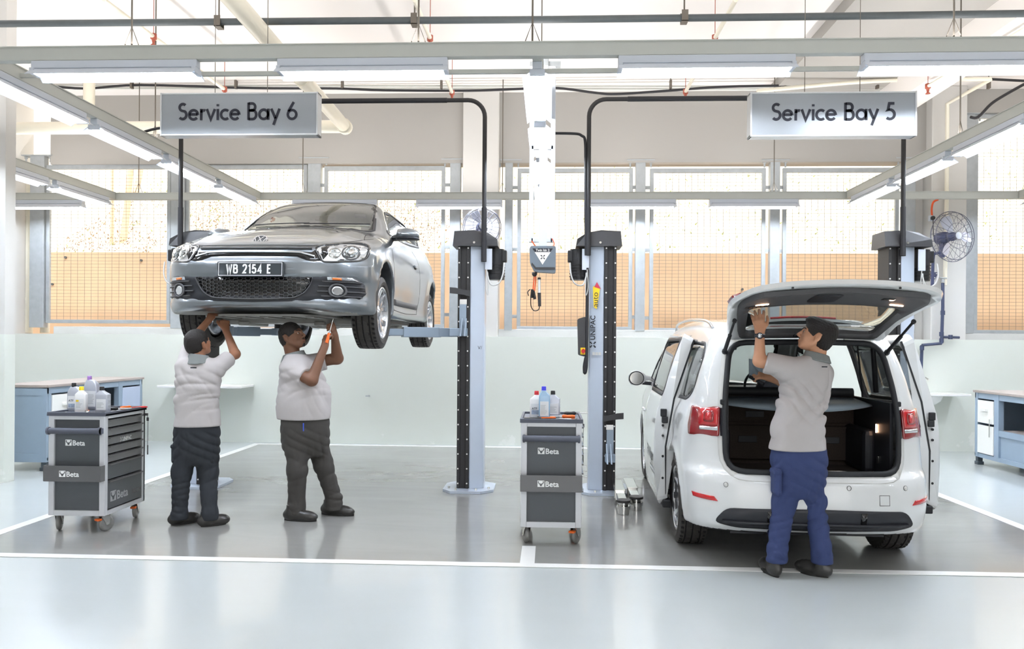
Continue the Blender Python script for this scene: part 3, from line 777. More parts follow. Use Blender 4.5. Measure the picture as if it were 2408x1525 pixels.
q = [P(x, y, YH) for x, y in ((331, 325), (333, 314), (345, 308), (376, 301), (425, 300))]
pipe(q, .014, 'black_cable', 'short thin black pipe bending left of the Bay 6 sign', 'feed_pipe', 'pipe', 8, 5)

# ================================================================ hanging reel over the bay line
YR_ = 6.75
mat('reel_grey', (112, 122, 132), 0.4, var=0.03)
mat('orange_cord', (236, 96, 50), 0.45, var=0.03)
mat('clear_tube', (236, 240, 240), 0.1, 0.3, coat=1.0)
a = P(1245, 642, YR_); b_ = P(1307, 580, YR_)
cx = (a.x+b_.x)/2; hw = (b_.x-a.x)/2
e = empty('reel_support', (cx, YR_+.1, 2.3), 0, 'white hanging steel frame carrying the grey cable reel', 'bracket')
m = MB()
zt_ = P(1300, 140, YR_).z
z565 = P(1275, 566, YR_).z; z345 = P(1275, 345, YR_).z
xl, xr = P(1249, 450, YR_).x-cx, P(1300, 450, YR_).x-cx
m.bx(xr-.018, xr+.018, -.02, .02, z565-2.3, zt_-2.3, bev=.003); m.bx(xl-.018, xl+.018, -.02, .02, z565-2.3, z345-2.3+.3, bev=.003)
m.bx(xl, xr, -.02, .02, z565-2.3, z565-2.3+.035, bev=.003); m.bx(xl, xr, -.02, .02, z345-2.3, z345-2.3+.03)
m.build('frame', 'white_steel', e)
m = MB(); m.bx(-.035, .035, -.03, .0, P(1275, 582, YR_).z-2.3, z345-2.3, bev=.003); m.build('centre_pole', 'white_steel', e)
m = MB(); m.bx(xl-.02, xr+.06, -.03, .03, zt_-2.33, zt_-2.29); m.bx(-.06, .04, -.08, .04, zt_-2.35, zt_-2.2, bev=.01); m.build('top_bracket', 'galvanised', e)
e = empty('cable_reel', (cx, YR_, a.z), 0, 'grey hanging cable reel box with white triangle label', 'cable reel')
h = b_.z-a.z
m = MB(); m.prism(roundpoly([(-hw*.95, h*.35), (-hw*.6, 0.01), (hw, 0), (hw, h), (-hw*.9, h), (-hw, h*.9)], .018), -.06, .06, 'XZ', smooth=False); m.build('body', 'reel_grey', e, fixn=True, bev=.006)
m = MB(); m.prism(roundpoly([(-hw*.85, h*.30), (-hw*.55, h*.12), (hw*.95, h*.12), (hw*.95, h*.2), (-hw*.5, h*.2), (-hw*.8, h*.38)], .005), -.066, -.058, 'XZ'); m.build('lower_rib', 'lift_dark', e, fixn=True)
F = facing((0, -.0605, h*.5), (1, 0, 0), (0, 0, 1))
m = MB(); m.add([(-.085, .1*.9, .001), (.085, .09, .001), (0, -.045, .001)], [(2, 1, 0)], 0, False, F); m.build('triangle_label', 'bolt_white', e)
m = MB(); m.add([(-.085, .09, .002), (.085, .09, .002), (.066, .06, .002), (-.066, .06, .002)], [(3, 2, 1, 0)], 0, False, F); m.build('label_band', 'ink_dark', e)
vs, fs = text_mesh('Twin kin 2', .028, .0004, .0006, .95, 'CENTER'); m = MB(); m.add(vs, fs, 0, False, F @ Matrix.Translation((0, .066, .003))); m.build('label_lettering', 'bolt_white', e)
m = MB(); cross_mark(m, F @ Matrix.Translation((.002, .018, .0015)), .035); m.build('label_emblem', 'ink_dark', e)
m = MB(); m.tube(bez([P(x, y, YR_)-Vector((cx, YR_, a.z)) for x, y in ((1262, 582), (1256, 574), (1250, 566))], 5), .005, 6); m.tube(bez([P(x, y, YR_)-Vector((cx, YR_, a.z)) for x, y in ((1300, 582), (1303, 572), (1298, 560))], 5), .004, 6); m.build('feed_cord', 'orange_cord', e)
def L(x, y, dy=0.0): return P(x, y, YR_)-Vector((cx, YR_-dy, a.z))
m = MB(); m.lathe([(.0, .0), (.022, .0), (.022, -.02), (.01, -.035), (0, -.035)], L(1257, 640), 'Z', 12); m.build('cord_guide', 'lift_dark', e)
o = empty('inspection_lamp', (cx, YR_, a.z), 0, 'slim inspection lamp hanging by its cord under the cable reel', 'lamp')
m = MB(); m.cyl(L(1268, 690), L(1268, 657), .012, 12); m.build('glass_tube', 'clear_tube', o)
m = MB(); m.cyl(L(1269, 720), L(1268, 688), .013, 12, r2=.015); m.cyl(L(1268, 657), L(1268, 652), .014, 12); m.build('handle', 'lift_dark', o)
m = MB(); m.tube(bez([L(1269, 718), L(1266, 728), L(1256, 730), L(1249, 720), L(1248, 702), L(1249, 690)], 6), .004, 6)
for (x0, y0, x1, y1) in ((1250, 700, 1252, 680), (1258, 703, 1254, 683)): m.cyl(L(x0, y0), L(x1, y1), .012, 10)
m.tube(bez([L(1243, 695), L(1241, 686), L(1247, 680)], 4), .004, 6); m.build('plug_and_cord', 'motor_black', o)
m = MB()
for dx in (0, 4): m.tube(bez([L(1258, 641), L(1256+dx, 655), L(1253+dx, 684)], 5), .005, 6)
m.build('orange_cord', 'orange_cord', o)

# ================================================================ wall fans
mat('fan_blue', (70, 76, 106), 0.4, var=0.06)
mat('fan_wire', (104, 104, 118), 0.35, 0.4, var=0.04)
mat('fan_blade', (196, 198, 210), 0.3, 0.3)
def fan(c, yaw, Rr, label, post):
    e = empty('wall_fan', c, yaw, label, 'fan', 'round wall fans')
    m = MB()
    for (ry, rr) in ((-.10, Rr*.5), (-.06, Rr*.93), (0, Rr), (.05, Rr*.9)):
        m.tube([(rr*math.cos(2*PI*k/40), ry, rr*math.sin(2*PI*k/40)) for k in range(40)], .005 if rr > Rr*.9 else .003, 5, closed=True)
    for k in range(20):
        a = 2*PI*k/20; ca, sa = math.cos(a), math.sin(a); c2, s2 = math.cos(a+.25), math.sin(a+.25)
        m.tube([(ca*.04, -.12, sa*.04), (c2*Rr*.5, -.10, s2*Rr*.5), (c2*Rr*.93, -.06, s2*Rr*.93), (c2*Rr, 0, s2*Rr)], .0028, 4)
        m.tube([(ca*.1, .10, sa*.1), (c2*Rr*.9, .05, s2*Rr*.9), (c2*Rr, 0, s2*Rr)], .0028, 4)
    o = m.build('guard', 'fan_wire', e)
    m = MB(); m.lathe([(0, -.13), (.045, -.128), (.05, -.118), (0, -.118)], (0, 0, 0), 'Y', 20); m.build('badge', 'white_steel', e)
    for k in range(3):
        a = 2*PI*k/3; m = MB(); vs = []
        for i in range(7):
            for j in range(5):
                rr = .06+(Rr*.86-.06)*i/6; th = a+(-.32+.64*j/4)*(.6+.5*math.sin(PI*i/6)); vs.append((rr*math.cos(th), -.02+.05*(j/4-.5), rr*math.sin(th)))
        m.add(vs, [(i*5+j, i*5+j+1, (i+1)*5+j+1, (i+1)*5+j) for i in range(6) for j in range(4)], 0, True); m.build('blade', 'fan_blade', e)
    m = MB(); m.lathe([(0, -.04), (.06, -.035), (.065, .04), (.03, .045), (.075, .08), (.085, .13), (.08, .24), (.05, .27), (0, .27)], (0, 0, 0), 'Y', 20); m.build('motor', 'fan_blue', e)
    m = MB(); m.bx(-.03, .03, .12, .2, -.26, -.02, bev=.01); m.cyl((0, .16, -.27), (0, .16, -.2), .03, 12); m.build('neck', 'fan_blue', e)
    return e
pf = P(2238, 556, 11.35)
fan((pf.x, 11.35, pf.z), R(18), .345, 'round wall fan on the right pillar, seen from the side', True)
fb = empty('fan_bracket', (0, 0, 0), 0, 'dark blue fan bracket arm bolted to the right pillar', 'bracket')
q = [P(2192, 682, 11.6), P(2194, 610, 11.6), P(2197, 596, 11.55), P(2230, 590, 11.48)]
m = MB(); m.tube(q, .022, 10); m.build('arm', 'fan_blue', fb)
g = P(2191, 648, 11.68); m = MB(); m.prism([(-.09, .05), (.09, .05), (.045, -.05), (-.045, -.05)], -.01, .01, 'XZ', M=Matrix.Translation(g)); m.build('wall_plate', 'fan_blue', fb, fixn=True)
m = MB()
for (a_, b2) in ((-.06, .03), (.06, .03), (-.035, -.03), (.035, -.03)): m.cyl(g+Vector((a_, -.016, b2)), g+Vector((a_, -.009, b2)), .009, 8)
m.build('wall_bolt', 'bolt_white', fb)
pf = P(1134, 533, 11.35)
fan((pf.x, 11.35, pf.z), R(8), .27, 'round wall fan half hidden behind the lift column beside the grey car', False)
fb = empty('fan_bracket', (0, 0, 0), 0, 'bracket of the hidden fan on the middle pillar', 'bracket'); m = MB(); m.tube([(pf.x, 11.5, pf.z-.26), (pf.x, 11.6, pf.z-.4), (pf.x, 11.78, pf.z-.5)], .022, 8); m.build('arm', 'fan_blue', fb)
so = empty('fan_socket', (0, 0, 0), 0, 'wall socket with red conduit left of the right fan', 'socket')
g = P(2191, 513, 11.72); m = MB(); m.box(g, (.08, .05, .08), bev=.006); m.build('socket_box', 'white_steel', so)
m = MB(); m.lathe([(.0, -.05), (.028, -.05), (.03, -.02), (0, -.02)], g, 'Y', 14); m.tube(bez([g+Vector((0, -.04, -.02)), g+Vector((.0, -.06, -.25)), P(2200, 560, 11.6), P(2215, 575, 11.5)], 6), .006, 6); m.build('plug', 'lift_dark', so)
m = MB(); m.tube(bez([g+Vector((0, -.01, .03)), P(2191, 490, 11.7), P(2195, 475, 11.7), P(2206, 469, 11.7)], 6), .014, 8); m.build('red_conduit', 'orange_cord', so)

# ================================================================ blue water pipe and sinks on the back wall
mat('pipe_blue', (66, 74, 100), 0.4, var=0.05)
mat('porcelain', (240, 240, 238), 0.15, coat=0.6, var=0.01)
wp = empty('water_pipe', (0, 0, 0), 0, 'dark blue water pipe stepping down the right pillar to the sink', 'pipe')
q = [P(x, y, Y) for x, y, Y in ((2217, 665, 11.66), (2217, 720, 11.66), (2214, 807, 11.66), (2168, 811, 11.66), (2166, 870, 11.7), (2166, 880, 11.7))]
m = MB(); m.tube([q[0], q[1], q[2]], .022, 10); m.tube([q[2], q[3]], .02, 10); m.tube([q[3], q[4], q[5]], .022, 10); m.tube([P(2214, 792, 11.66), P(2256, 793, 11.66)], .018, 10); m.build('pipe_run', 'pipe_blue', wp)
m = MB()
for (x, y) in ((2217, 735), (2214, 785), (2214, 800), (2168, 818), (2235, 792)):
    g = P(x, y, 11.66); m.cyl(g-Vector((0, 0, .03)), g+Vector((0, 0, .03)), .03, 10)
m.build('coupling', 'pipe_blue', wp)
g = P(2217, 664, 11.66); m = MB(); m.cyl(g, g+Vector((0, 0, .05)), .022, 10); m.tube([g+Vector((-.05, 0, .07)), g+Vector((.05, -.01, .06))], .01, 8); m.build('stop_tap', 'galvanised', wp)
def sink(px0, px1, py, label, tapx):
    a = P(px0, py, 11.4); b2 = P(px1, py, 11.4); w = b2.x-a.x; cx_ = (a.x+b2.x)/2
    e = empty('wall_sink', (cx_, 11.4, a.z), 0, label, 'sink', 'sinks on the back wall')
    m = MB(); m.bx(-w/2, w/2, -.15, .34, -.035, 0.0, bev=.008); m.build('counter', 'porcelain', e)
    bx_ = -w*.12
    m = MB(); m.lathe([(.30, -.02), (.27, -.09), (.18, -.15), (.05, -.17), (0, -.17)], (bx_, .08, -.02), 'Z', 24); 
    for i, v in enumerate(m.v): m.v[i] = (v[0], .08+(v[1]-.08)*.68, v[2])
    m.build('basin', 'porcelain', e)
    m = MB(); m.cyl((bx_, .08, -.5), (bx_, .08, -.17), .025, 12); m.tube([(bx_, .08, -.45), (bx_, .2, -.5), (bx_, .34, -.45)], .02, 10); m.build('waste_pipe', 'chrome', e)
    m = MB(); tx = P(tapx, 900, 11.5).x-cx_ if tapx else bx_
    m.tube(bez([(tx, .25, 0), (tx, .25, .16), (tx+.03, .18, .22), (tx+.07, .08, .18)], 5), .011, 8); m.cyl((tx, .25, 0), (tx, .25, .05), .02, 12); m.build('tap', 'chrome', e)
sink(380, 577, 904, 'white wall sink behind the mechanic in black trousers', None)
sink(2110, 2272, 923, 'white wall sink with bent tap beside the right workbench', 2170)
g = P(868, 930, YW); m = MB(); m.cyl((g.x, YW-.05, g.z), (g.x, YW, g.z), .012, 8); m.bx(g.x-.04, g.x+.02, YW-.06, YW-.04, g.z-.008, g.z+.008)
tag(m.build('wall_tap', 'galvanised'), 'tiny steel tap stub on the back wall behind the raised car', 'tap')

# ================================================================ workbenches
mat('bench_blue', (148, 166, 184), 0.4, var=0.04)
mat('bench_pale', (188, 200, 222), 0.4, var=0.03)
mat('bench_top', (168, 158, 152), 0.5, var=0.1, stretch=(2, 14, 2))
mat('bench_white', (240, 240, 236), 0.35, var=0.01)
mat('bench_foot', (70, 80, 88), 0.5)
mat('inside_dark', (92, 98, 106), 0.6)
def bench(x, s, y0, y1, H, doors, label):
    """front face at plane x, facing s ; doors: list of (y_from, y_to, kind)"""
    e = empty('workbench', (x, (y0+y1)/2, 0), 0, label, 'workbench', 'steel workbenches')
    D = .62; yc = (y0+y1)/2
    def bx(m, xa, xb, ya, yb, za, zb, **k): m.bx(-s*xa, -s*xb, ya-yc, yb-yc, za, zb, **k)
    m = MB(); bx(m, -.02, D, y0-.02, y1+.02, H-.03, H, bev=.004); m.build('worktop', 'bench_top', e)
    m = MB()
    bx(m, 0, D, y0, y0+.03, .12, H-.03); bx(m, 0, D, y1-.03, y1, .12, H-.03); bx(m, D-.02, D, y0, y1, .12, H-.03); bx(m, .01, D, y0, y1, .12, .14)
    bx(m, 0, .05, y0, y1, H-.10, H-.03)
    for (ya, yb, k) in doors: bx(m, -.002, .06, ya-.025, ya+.025, .101, H-.031); bx(m, -.0035, .06, yb-.025, yb+.025, .101, H-.031)
    bx(m, 0, .05, y0, y1, .10, .15)
    # raised rim on the end panel
    for (a1, b1, c1, d1) in ((0, .07, .1, H-.04), (D-.07, D, .1, H-.04), (.07, D-.07, .1, .2), (.07, D-.07, H-.12, H-.04)):
        bx(m, a1, b1, y0-.012, y0, c1, d1)
    m.build('carcass', 'bench_blue', e)
    for (ya, yb, k) in doors:
        if k == 'd':
            m = MB(); bx(m, -.012, .01, ya+.03, yb-.03, H-.40, H-.12, bev=.004); o = m.build('drawer', 'bench_white', e)
            m = MB(); ym = (ya+yb)/2; bx(m, -.045, -.012, ym-.06, ym+.06, H-.25, H-.22, bev=.004); m.build('handle', 'porcelain', o)
            m = MB(); bx(m, -.012, .01, ya+.03, yb-.03, .16, H-.43, bev=.004); o = m.build('door', 'bench_white', e)
            m = MB(); yh = ya+.09 if s > 0 else yb-.09; yh = ya+.08; m.cyl((s*.03, yh-yc, .38), (s*.03, yh-yc, .60), .006, 8); m.build('handle', 'chrome', o)
        elif k == 'p':
            m = MB(); bx(m, -.008, .01, ya+.02, yb-.02, .16, H-.12, bev=.004); m.build('panel', 'bench_pale', e)
        elif k == 'o':
            m = MB(); bx(m, .03, D-.02, ya, yb, H-.50, H-.46); m.build('shelf', 'bench_top', e)
            m = MB(); bx(m, 0.02, .03, ya, yb, .15, H-.50); m.build('panel', 'bench_blue', e)
            m = MB(); bx(m, 0.0, .04, ya, yb, H-.53, H-.46); m.build('shelf_rail', 'bench_blue', e)
    for ya in (y0+.03, y1-.03, yc):
        for xx in (.04, D-.04):
            m = MB(); m.box((-s*xx, ya-yc, .05), (.06, .06, .10), bev=.004); m.box((-s*xx, ya-yc, .02), (.08, .08, .04), bev=.004); m.build('foot', 'bench_foot', e)
    return e
bench(-5.71, 1, 8.95, 11.1, .98, [(9.0, 9.55, 'd'), (9.6, 10.5, 'o'), (10.55, 11.05, 'p')], 'long steel workbench at the left wall behind the tool trolley')
bench(5.42, -1, 8.0, 10.55, .94, [(10.08, 10.5, 'd'), (8.1, 10.03, 'o')], 'steel workbench at the right edge with open shelf and white drawer')

# ================================================================ tool trolleys
mat('cart_frame', (206, 208, 212), 0.35, 0.15, var=0.02)
mat('cart_panel', (84, 88, 92), 0.4, 0.1, var=0.06, scale=120)
mat('cart_gloss', (98, 98, 100), 0.18, 0.1, coat=0.4, var=0.03)
mat('cart_rim', (84, 88, 100), 0.5)
mat('tyre_small', (128, 128, 126), 0.35, 0.1, coat=0.5, var=0.25, scale=30)
mat('decal_white', (235, 236, 236), 0.5, var=0)
mat('decal_grey', (168, 170, 172), 0.45, var=0)
mat('orange_plastic', (240, 110, 40), 0.35, var=0.03)
def badge(txt_mb, M, s):
    """square with an ox-head spanner mark"""
    m = txt_mb
    m.add([(0, 0, 0), (s, 0, 0), (s, s*.95, 0), (0, s*.95, 0)], [(0, 1, 2, 3)], 0, False, M)
def badge_mark(m, M, s):
    ribbon(m, [(s*.16, s*.85), (s*.14, s*.62), (s*.3, s*.45), (s*.5, s*.42), (s*.7, s*.45), (s*.86, s*.62), (s*.84, s*.85)], s*.13, .0008, M)
    m.add([(s*.3, s*.4, .0008), (s*.7, s*.4, .0008), (s*.62, s*.12, .0008), (s*.38, s*.12, .0008)], [(3, 2, 1, 0)], 0, False, M)
def beta(e, M, s, decal='decal_white', back='cart_panel', extra=None):
    vs, fs = text_mesh('Beta', s*1.12, .0005, s*.022, 1.0)
    m = MB(); badge(m, M, s); m.add(vs, fs, 0, False, M @ Matrix.Translation((s*1.1, s*.05, 0)))
    m.build('lettering', decal, e)
    m = MB(); badge_mark(m, M, s); m.build('emblem', back, e)
    if extra:
        vs, fs = text_mesh(extra, s*.6, .0005, s*.01); m = MB(); m.add(vs, fs, 0, False, M @ Matrix.Translation((s*3.9, s*.08, 0))); m.build('lettering', 'cart_gloss', e)
def cart(x, y, label, rz=0.0):
    """x,y = centre of the front (end) face ; body runs back in +y"""
    e = empty('tool_trolley', (x, y, 0), rz, label, 'tool trolley', 'tool trolleys')
    w, d, z0, z1 = .45, .62, .135, .93
    hw = w/2; t = .045
    m = MB()
    for sx in (-1, 1):
        m.bx(sx*hw-(t if sx > 0 else 0), sx*hw+(t if sx < 0 else 0), 0, t, z0, z1-.02, bev=.004)
        m.bx(sx*hw-(t if sx > 0 else 0), sx*hw+(t if sx < 0 else 0), d-t, d, z0, z1-.02, bev=.004)
        m.bx(sx*hw-(.012 if sx > 0 else 0), sx*hw+(.012 if sx < 0 else 0), t, d-t, z0, z0+.035); m.bx(sx*hw-(.012 if sx > 0 else 0), sx*hw+(.012 if sx < 0 else 0), t, d-t, z1-.045, z1-.02)
    m.bx(-hw+t, hw-t, 0.0, .02, z0, z0+.04); m.bx(-hw+t, hw-t, 0.0, .02, z1-.05, z1-.02); m.bx(-hw, hw, d-.02, d, z0, z1-.02); m.bx(-hw+.01, hw-.01, .01, d-.01, z0, z0+.01)
    m.build('frame', 'cart_frame', e)
    m = MB(); m.bx(-hw+t, hw-t, .018, .04, z0+.03, z1-.03); m.bx(-hw+.005, -hw+.02, t, d-t, z0+.03, z1-.03); m.build('end_panel', 'cart_panel', e)
    # push handle
    m = MB(); m.cyl((-hw+.015, -.035, z1-.135), (hw-.015, -.035, z1-.135), .024, 16)
    for sx in (-1, 1): m.cyl((sx*(hw-.03), -.035, z1-.135), (sx*(hw-.015), -.035, z1-.135), .03, 16); m.bx(sx*(hw-.022)-.01, sx*(hw-.022)+.01, -.035, .01, z1-.155, z1-.115)
    m.build('push_handle', 'cart_rim', e)
    # bottle holder pocket
    zp = z1-.40
    m = MB(); m.bx(-hw-.0, hw-.0, -.06, -.055, zp-.12, zp, bev=.001)
    for sx in (-1, 1): m.bx(sx*hw-.002, sx*hw+.002, -.06, 0.0, zp-.12, zp)
    m.bx(-hw, hw, -.058, 0, zp-.122, zp-.118); o = m.build('pocket', 'cart_gloss', e)
    beta(o, facing((-.10, -.0612, zp-.085), (1, 0, 0), (0, 0, 1)), .05, back='cart_gloss')
    beta(e, facing((-.10, .0172, z1-.255), (1, 0, 0), (0, 0, 1)), .05)
    # drawers on both long sides
    hs = [.064]*5+[.124, .215]; tot = sum(hs); k_ = (z1-z0-.09)/tot; z = z1-.05
    for i, hh in enumerate(hs):
        hh *= k_
        m = MB(); m.bx(hw-.02, hw-.002, t+.002, d-t-.002, z-hh+.005, z-.004, bev=.002); dr = m.build('drawer', 'cart_gloss' if i < 5 else 'cart_panel', e)
        m = MB(); m.prism([(hw-.002, z-.004), (hw+.016, z-.007), (hw+.014, z-.018), (hw-.002, z-.014)], t+.01, d-t-.01, 'XZ'); m.build('drawer_pull', 'cart_gloss', dr, fixn=True)
        if i == 2:
            vs, fs = text_mesh('UNIPAC', .045, .0005, .0012, .82); m = MB(); F = facing((hw-.0012, t+.22, z-hh+.012), (0, 1, 0), (0, 0, 1)); m.add(vs, fs, 0, False, F); cross_mark(m, F @ Matrix.Translation((-.025, .017, 0)), .036); m.build('lettering', 'decal_white', dr)
        if i == 6:
            beta(dr, facing((hw-.0012, t+.04, z-hh+.055), (0, 1, 0), (0, 0, 1)), .085, 'decal_grey', extra='RSC24')
        z -= hh
    # tray top
    m = MB(); m.bx(-hw-.008, hw+.008, -.01, d+.01, z1-.022, z1-.008)
    for (a1, b1, c1, d1) in ((-hw-.008, hw+.008, -.01, .008), (-hw-.008, hw+.008, d-.008, d+.01), (-hw-.008, -hw+.01, 0, d), (hw-.01, hw+.008, 0, d)): m.bx(a1, b1, c1, d1, z1-.022, z1+.008, bev=.003)
    m.build('top_tray', 'cart_rim', e)
    # castors
    for i, (sx, yy) in enumerate(((-1, .07), (1, .07), (-1, d-.07), (1, d-.07))):
        xx = sx*(hw-.045); an = [.3, -.5, .9, .2][i]
        M = Matrix.Translation((xx, yy, 0)) @ Matrix.Rotation(an, 4, 'Z')
        m = MB(); m.lathe([(0, -.017), (.045, -.017), (.058, -.012), (.0625, 0), (.058, .012), (.045, .017), (0, .017)], (0, 0, 0), 'X', 22, M=M @ Matrix.Translation((0, .02, .0635))); c_ = m.build('castor_wheel', 'tyre_small', e)
        m = MB(); 
        for q in (-1, 1): m.prism([(-.035, .132), (.04, .132), (.035, .06), (.01, .05)], q*.021, q*.025, 'YZ', M=M)
        m.bx(-.025, .025, -.035, .04, .126, .135, M=M); m.cyl((-.026, .02, .0635), (.026, .02, .0635), .01, 10, M=M); m.build('castor_fork', 'chrome', c_, fixn=True)
        if i in (1, 3) and sx > 0:
            m = MB(); m.box((0, -.045, .10), (.045, .04, .018), M=M, bev=.006); m.build('brake_lever', 'orange_plastic', c_)
    # key on the far right corner
    m = MB(); m.bx(hw+.0, hw+.03, d-.03, d-.005, z1-.07, z1-.05, bev=.003); m.tube([(hw+.03, d-.02, z1-.06), (hw+.035, d-.02, z1-.12), (hw+.033, d-.02, z1-.34)], .0022, 5); m.box((hw+.033, d-.02, z1-.10), (.02, .008, .03), bev=.003); m.box((hw+.034, d-.02, z1-.36), (.01, .006, .08), bev=.002); m.build('key_and_tag', 'lift_dark', e)
    return e
CL = (-3.655, 6.10); CC = (0.02, 5.98)
cart(*CL, 'tool trolley at the left with four oil bottles on top')
cart(*CC, 'tool trolley in the middle with red, blue and black capped bottles')
ZC = .923
mat('bottle_grey', (186, 190, 200), 0.3, 0.3, coat=0.3, var=0.03)
mat('bottle_white', (240, 240, 240), 0.35, var=0.01)
mat('bottle_blue', (178, 214, 246), 0.15, trans=0.35, coat=0.5, var=0.02)
mat('cap_black', (44, 44, 46), 0.4); mat('cap_yellow', (246, 220, 50), 0.35); mat('cap_violet', (168, 128, 200), 0.35); mat('cap_red', (210, 50, 60), 0.35); mat('cap_blue', (70, 70, 220), 0.35)
mat('label_paper', (226, 228, 230), 0.45, var=0.03); mat('label_ink', (60, 66, 78), 0.5, var=0); mat('label_picture', (150, 164, 186), 0.4, var=0.6, scale=60)
def bottle(x, y, w, d, h, cap, body, label, slope, txt=None, rz=0, ribs=False, capx=None, lab='label_paper'):
    e = empty('oil_bottle', (x, y, ZC), rz, label, 'bottle', 'bottles on the tool trolleys')
    cxn = (-w*.2 if slope else 0) if capx is None else capx
    sec = []
    def ring(cx_, hw_, hd, z, r_):
        pts = roundpoly([(-hw_, -hd), (hw_, -hd), (hw_, hd), (-hw_, hd)], r_, 4)
        return [(cx_+p[0], p[1], z) for p in pts]
    hb = h-.028
    if slope:   # asymmetric round shoulder
        L_ = [(0, .0, .9), (0, .006, 1), (0, .45*hb, 1), (0, .6*hb, .985)]
        rings = [ring(0, w/2*k, d/2*k, z, .018) for _, z, k in L_]
        for t in (.25, .5, .7, .85, .95, 1.0):
            z = hb*(.6+.4*t); xr_ = w/2-(w/2-(cxn+.022))*(1-math.sqrt(max(0, 1-t*t))); xl_ = -w/2+max(0, (cxn-.022+w/2))*t**2
            rings.append(ring((xl_+xr_)/2, max(.015, (xr_-xl_)/2), d/2*(1-.55*t**3), z, min(.018, .014)))
    else:
        rings = [ring(0, w/2*k, d/2*k, z, .012) for z, k in ((0, .92), (.006, 1), (hb*.80, 1), (hb*.83, .96))]
        for t, z in ((.5, hb*.9), (.9, hb*.96), (1, hb)):
            rings.append(ring(cxn*t, w/2*(1-t)+.018*t, d/2*(1-t)+.018*t, z, .014))
    m = MB(); m.loft(rings); m.build('body', body, e, fixn=True)
    m = MB(); m.lathe([(0, 0), (.017, 0), (.018, .003), (.017, .03), (.015, .034), (0, .034)], (cxn, 0, hb-.004), 'Z', 20); m.build('cap', cap, e)
    zl_, zh = .025, hb*.62
    m = MB(); m.bx(-w*.38, w*.38, -d/2-.0012, -d/2+.001, zl_, zh); o = m.build('label', lab, e)
    F = facing((-w*.33, -d/2-.0018, 0), (1, 0, 0), (0, 0, 1))
    m = MB()
    if txt:
        vs, fs = text_mesh(txt, .024, .0002, .0004); m.add(vs, fs, 0, False, F @ Matrix.Translation((0, zh-.045, 0)))
        m.build('lettering', 'label_ink', o)
        m = MB(); m.bx(-w*.34, w*.34, -d/2-.0016, -d/2-.001, zl_+.004, zl_+.036); m.build('picture', 'label_picture', o)
    else:
        for k in range(9):
            zz = zh-.03-k*.0095
            if zz > zl_+.01: m.bx(-w*.33, w*random.uniform(.0, .3), -d/2-.0016, -d/2-.001, zz, zz+.003)
        m.build('print_lines', 'decal_grey', o)
        if cap == 'cap_yellow':
            m = MB(); m.bx(-w*.33, -w*.08, -d/2-.0019, -d/2-.001, zh-.022, zh-.008); m.build('yellow_mark', 'yellow_plastic', o)
    if ribs:
        m = MB()
        for k in range(6): m.bx(w/2-.001, w/2+.0025, -d*.3, d*.3, .03+k*.022, .036+k*.022, bev=.001)
        m.build('side_ribs', body, e)
    return e
def onc(px, py):
    q = PF(px, py, ZC); return q.x, q.y
x_, y_ = onc(142, 977); bottle(x_, 6.22, .088, .05, .205, 'cap_yellow', 'bottle_white', 'white rectangular bottle with yellow cap on the left trolley', False, capx=.0)
x_, y_ = onc(177, 968); bottle(P(177, 960, 6.37).x, 6.37, .115, .06, .225, 'cap_black', 'bottle_grey', 'curved grey bottle marked ATF with black cap on the left trolley', True, 'ATF', capx=-.012)
bottle(P(217, 960, 6.53).x, 6.53, .12, .065, .275, 'cap_violet', 'bottle_grey', 'tallest grey bottle, with violet cap, on the left trolley', True, capx=-.025)
bottle(P(239, 975, 6.21).x, 6.23, .10, .06, .205, 'cap_black', 'bottle_grey', 'square grey bottle with black cap at the right of the left trolley', False, ribs=True, capx=-.01)
bottle(P(1259, 980, 6.2).x, 6.22, .085, .05, .205, 'cap_red', 'bottle_white', 'white bottle marked ATF with red cap on the middle trolley', False, 'ATF', capx=.008)
bottle(P(1280, 980, 6.12).x, 6.13, .085, .055, .245, 'cap_blue', 'bottle_blue', 'pale blue screenwash bottle with blue cap on the middle trolley', False, capx=-.005)
bottle(P(1303, 980, 6.25).x, 6.27, .09, .05, .205, 'cap_black', 'bottle_grey', 'grey bottle with black cap on the middle trolley', False, ribs=True, capx=-.01)
# tools on the trays
def pliers(x, y, rz, m_, label):
    e = empty('pliers', (x, y, ZC), rz, label, 'tool', 'hand tools on the trolleys')
    m = MB()
    for s in (-1, 1): m.tube(bez([(0, 0, .012), (.03, s*.012, .012), (.09, s*.022, .012), (.13, s*.018, .012)], 5), [.005]*1+[.006]*14+[.005], 8)
    m.build('grips', m_, e)
    m = MB(); m.box((-.015, 0, .012), (.05, .022, .012), bev=.004); m.cyl((0, 0, .004), (0, 0, .021), .011, 12); m.build('jaws', 'chrome', e)
def wrench(x, y, rz, L_, label):
    e = empty('spanner', (x, y, ZC), rz, label, 'tool', 'hand tools on the trolleys')
    m = MB(); m.box((0, 0, .006), (L_, .012, .006), bev=.002)
    m.lathe([(.008, 0), (.014, 0), (.014, .009), (.008, .009), (.008, 0)], (-L_/2, 0, .002), 'Z', 16)
    m.prism([(-.012, -.012), (.0, -.014), (.014, -.012), (.012, -.005), (.002, 0), (.012, .005), (.014, .012), (0, .014), (-.012, .012)], .002, .011, M=Matrix.Translation((L_/2, 0, 0))); m.build('shaft', 'chrome', e, fixn=True)
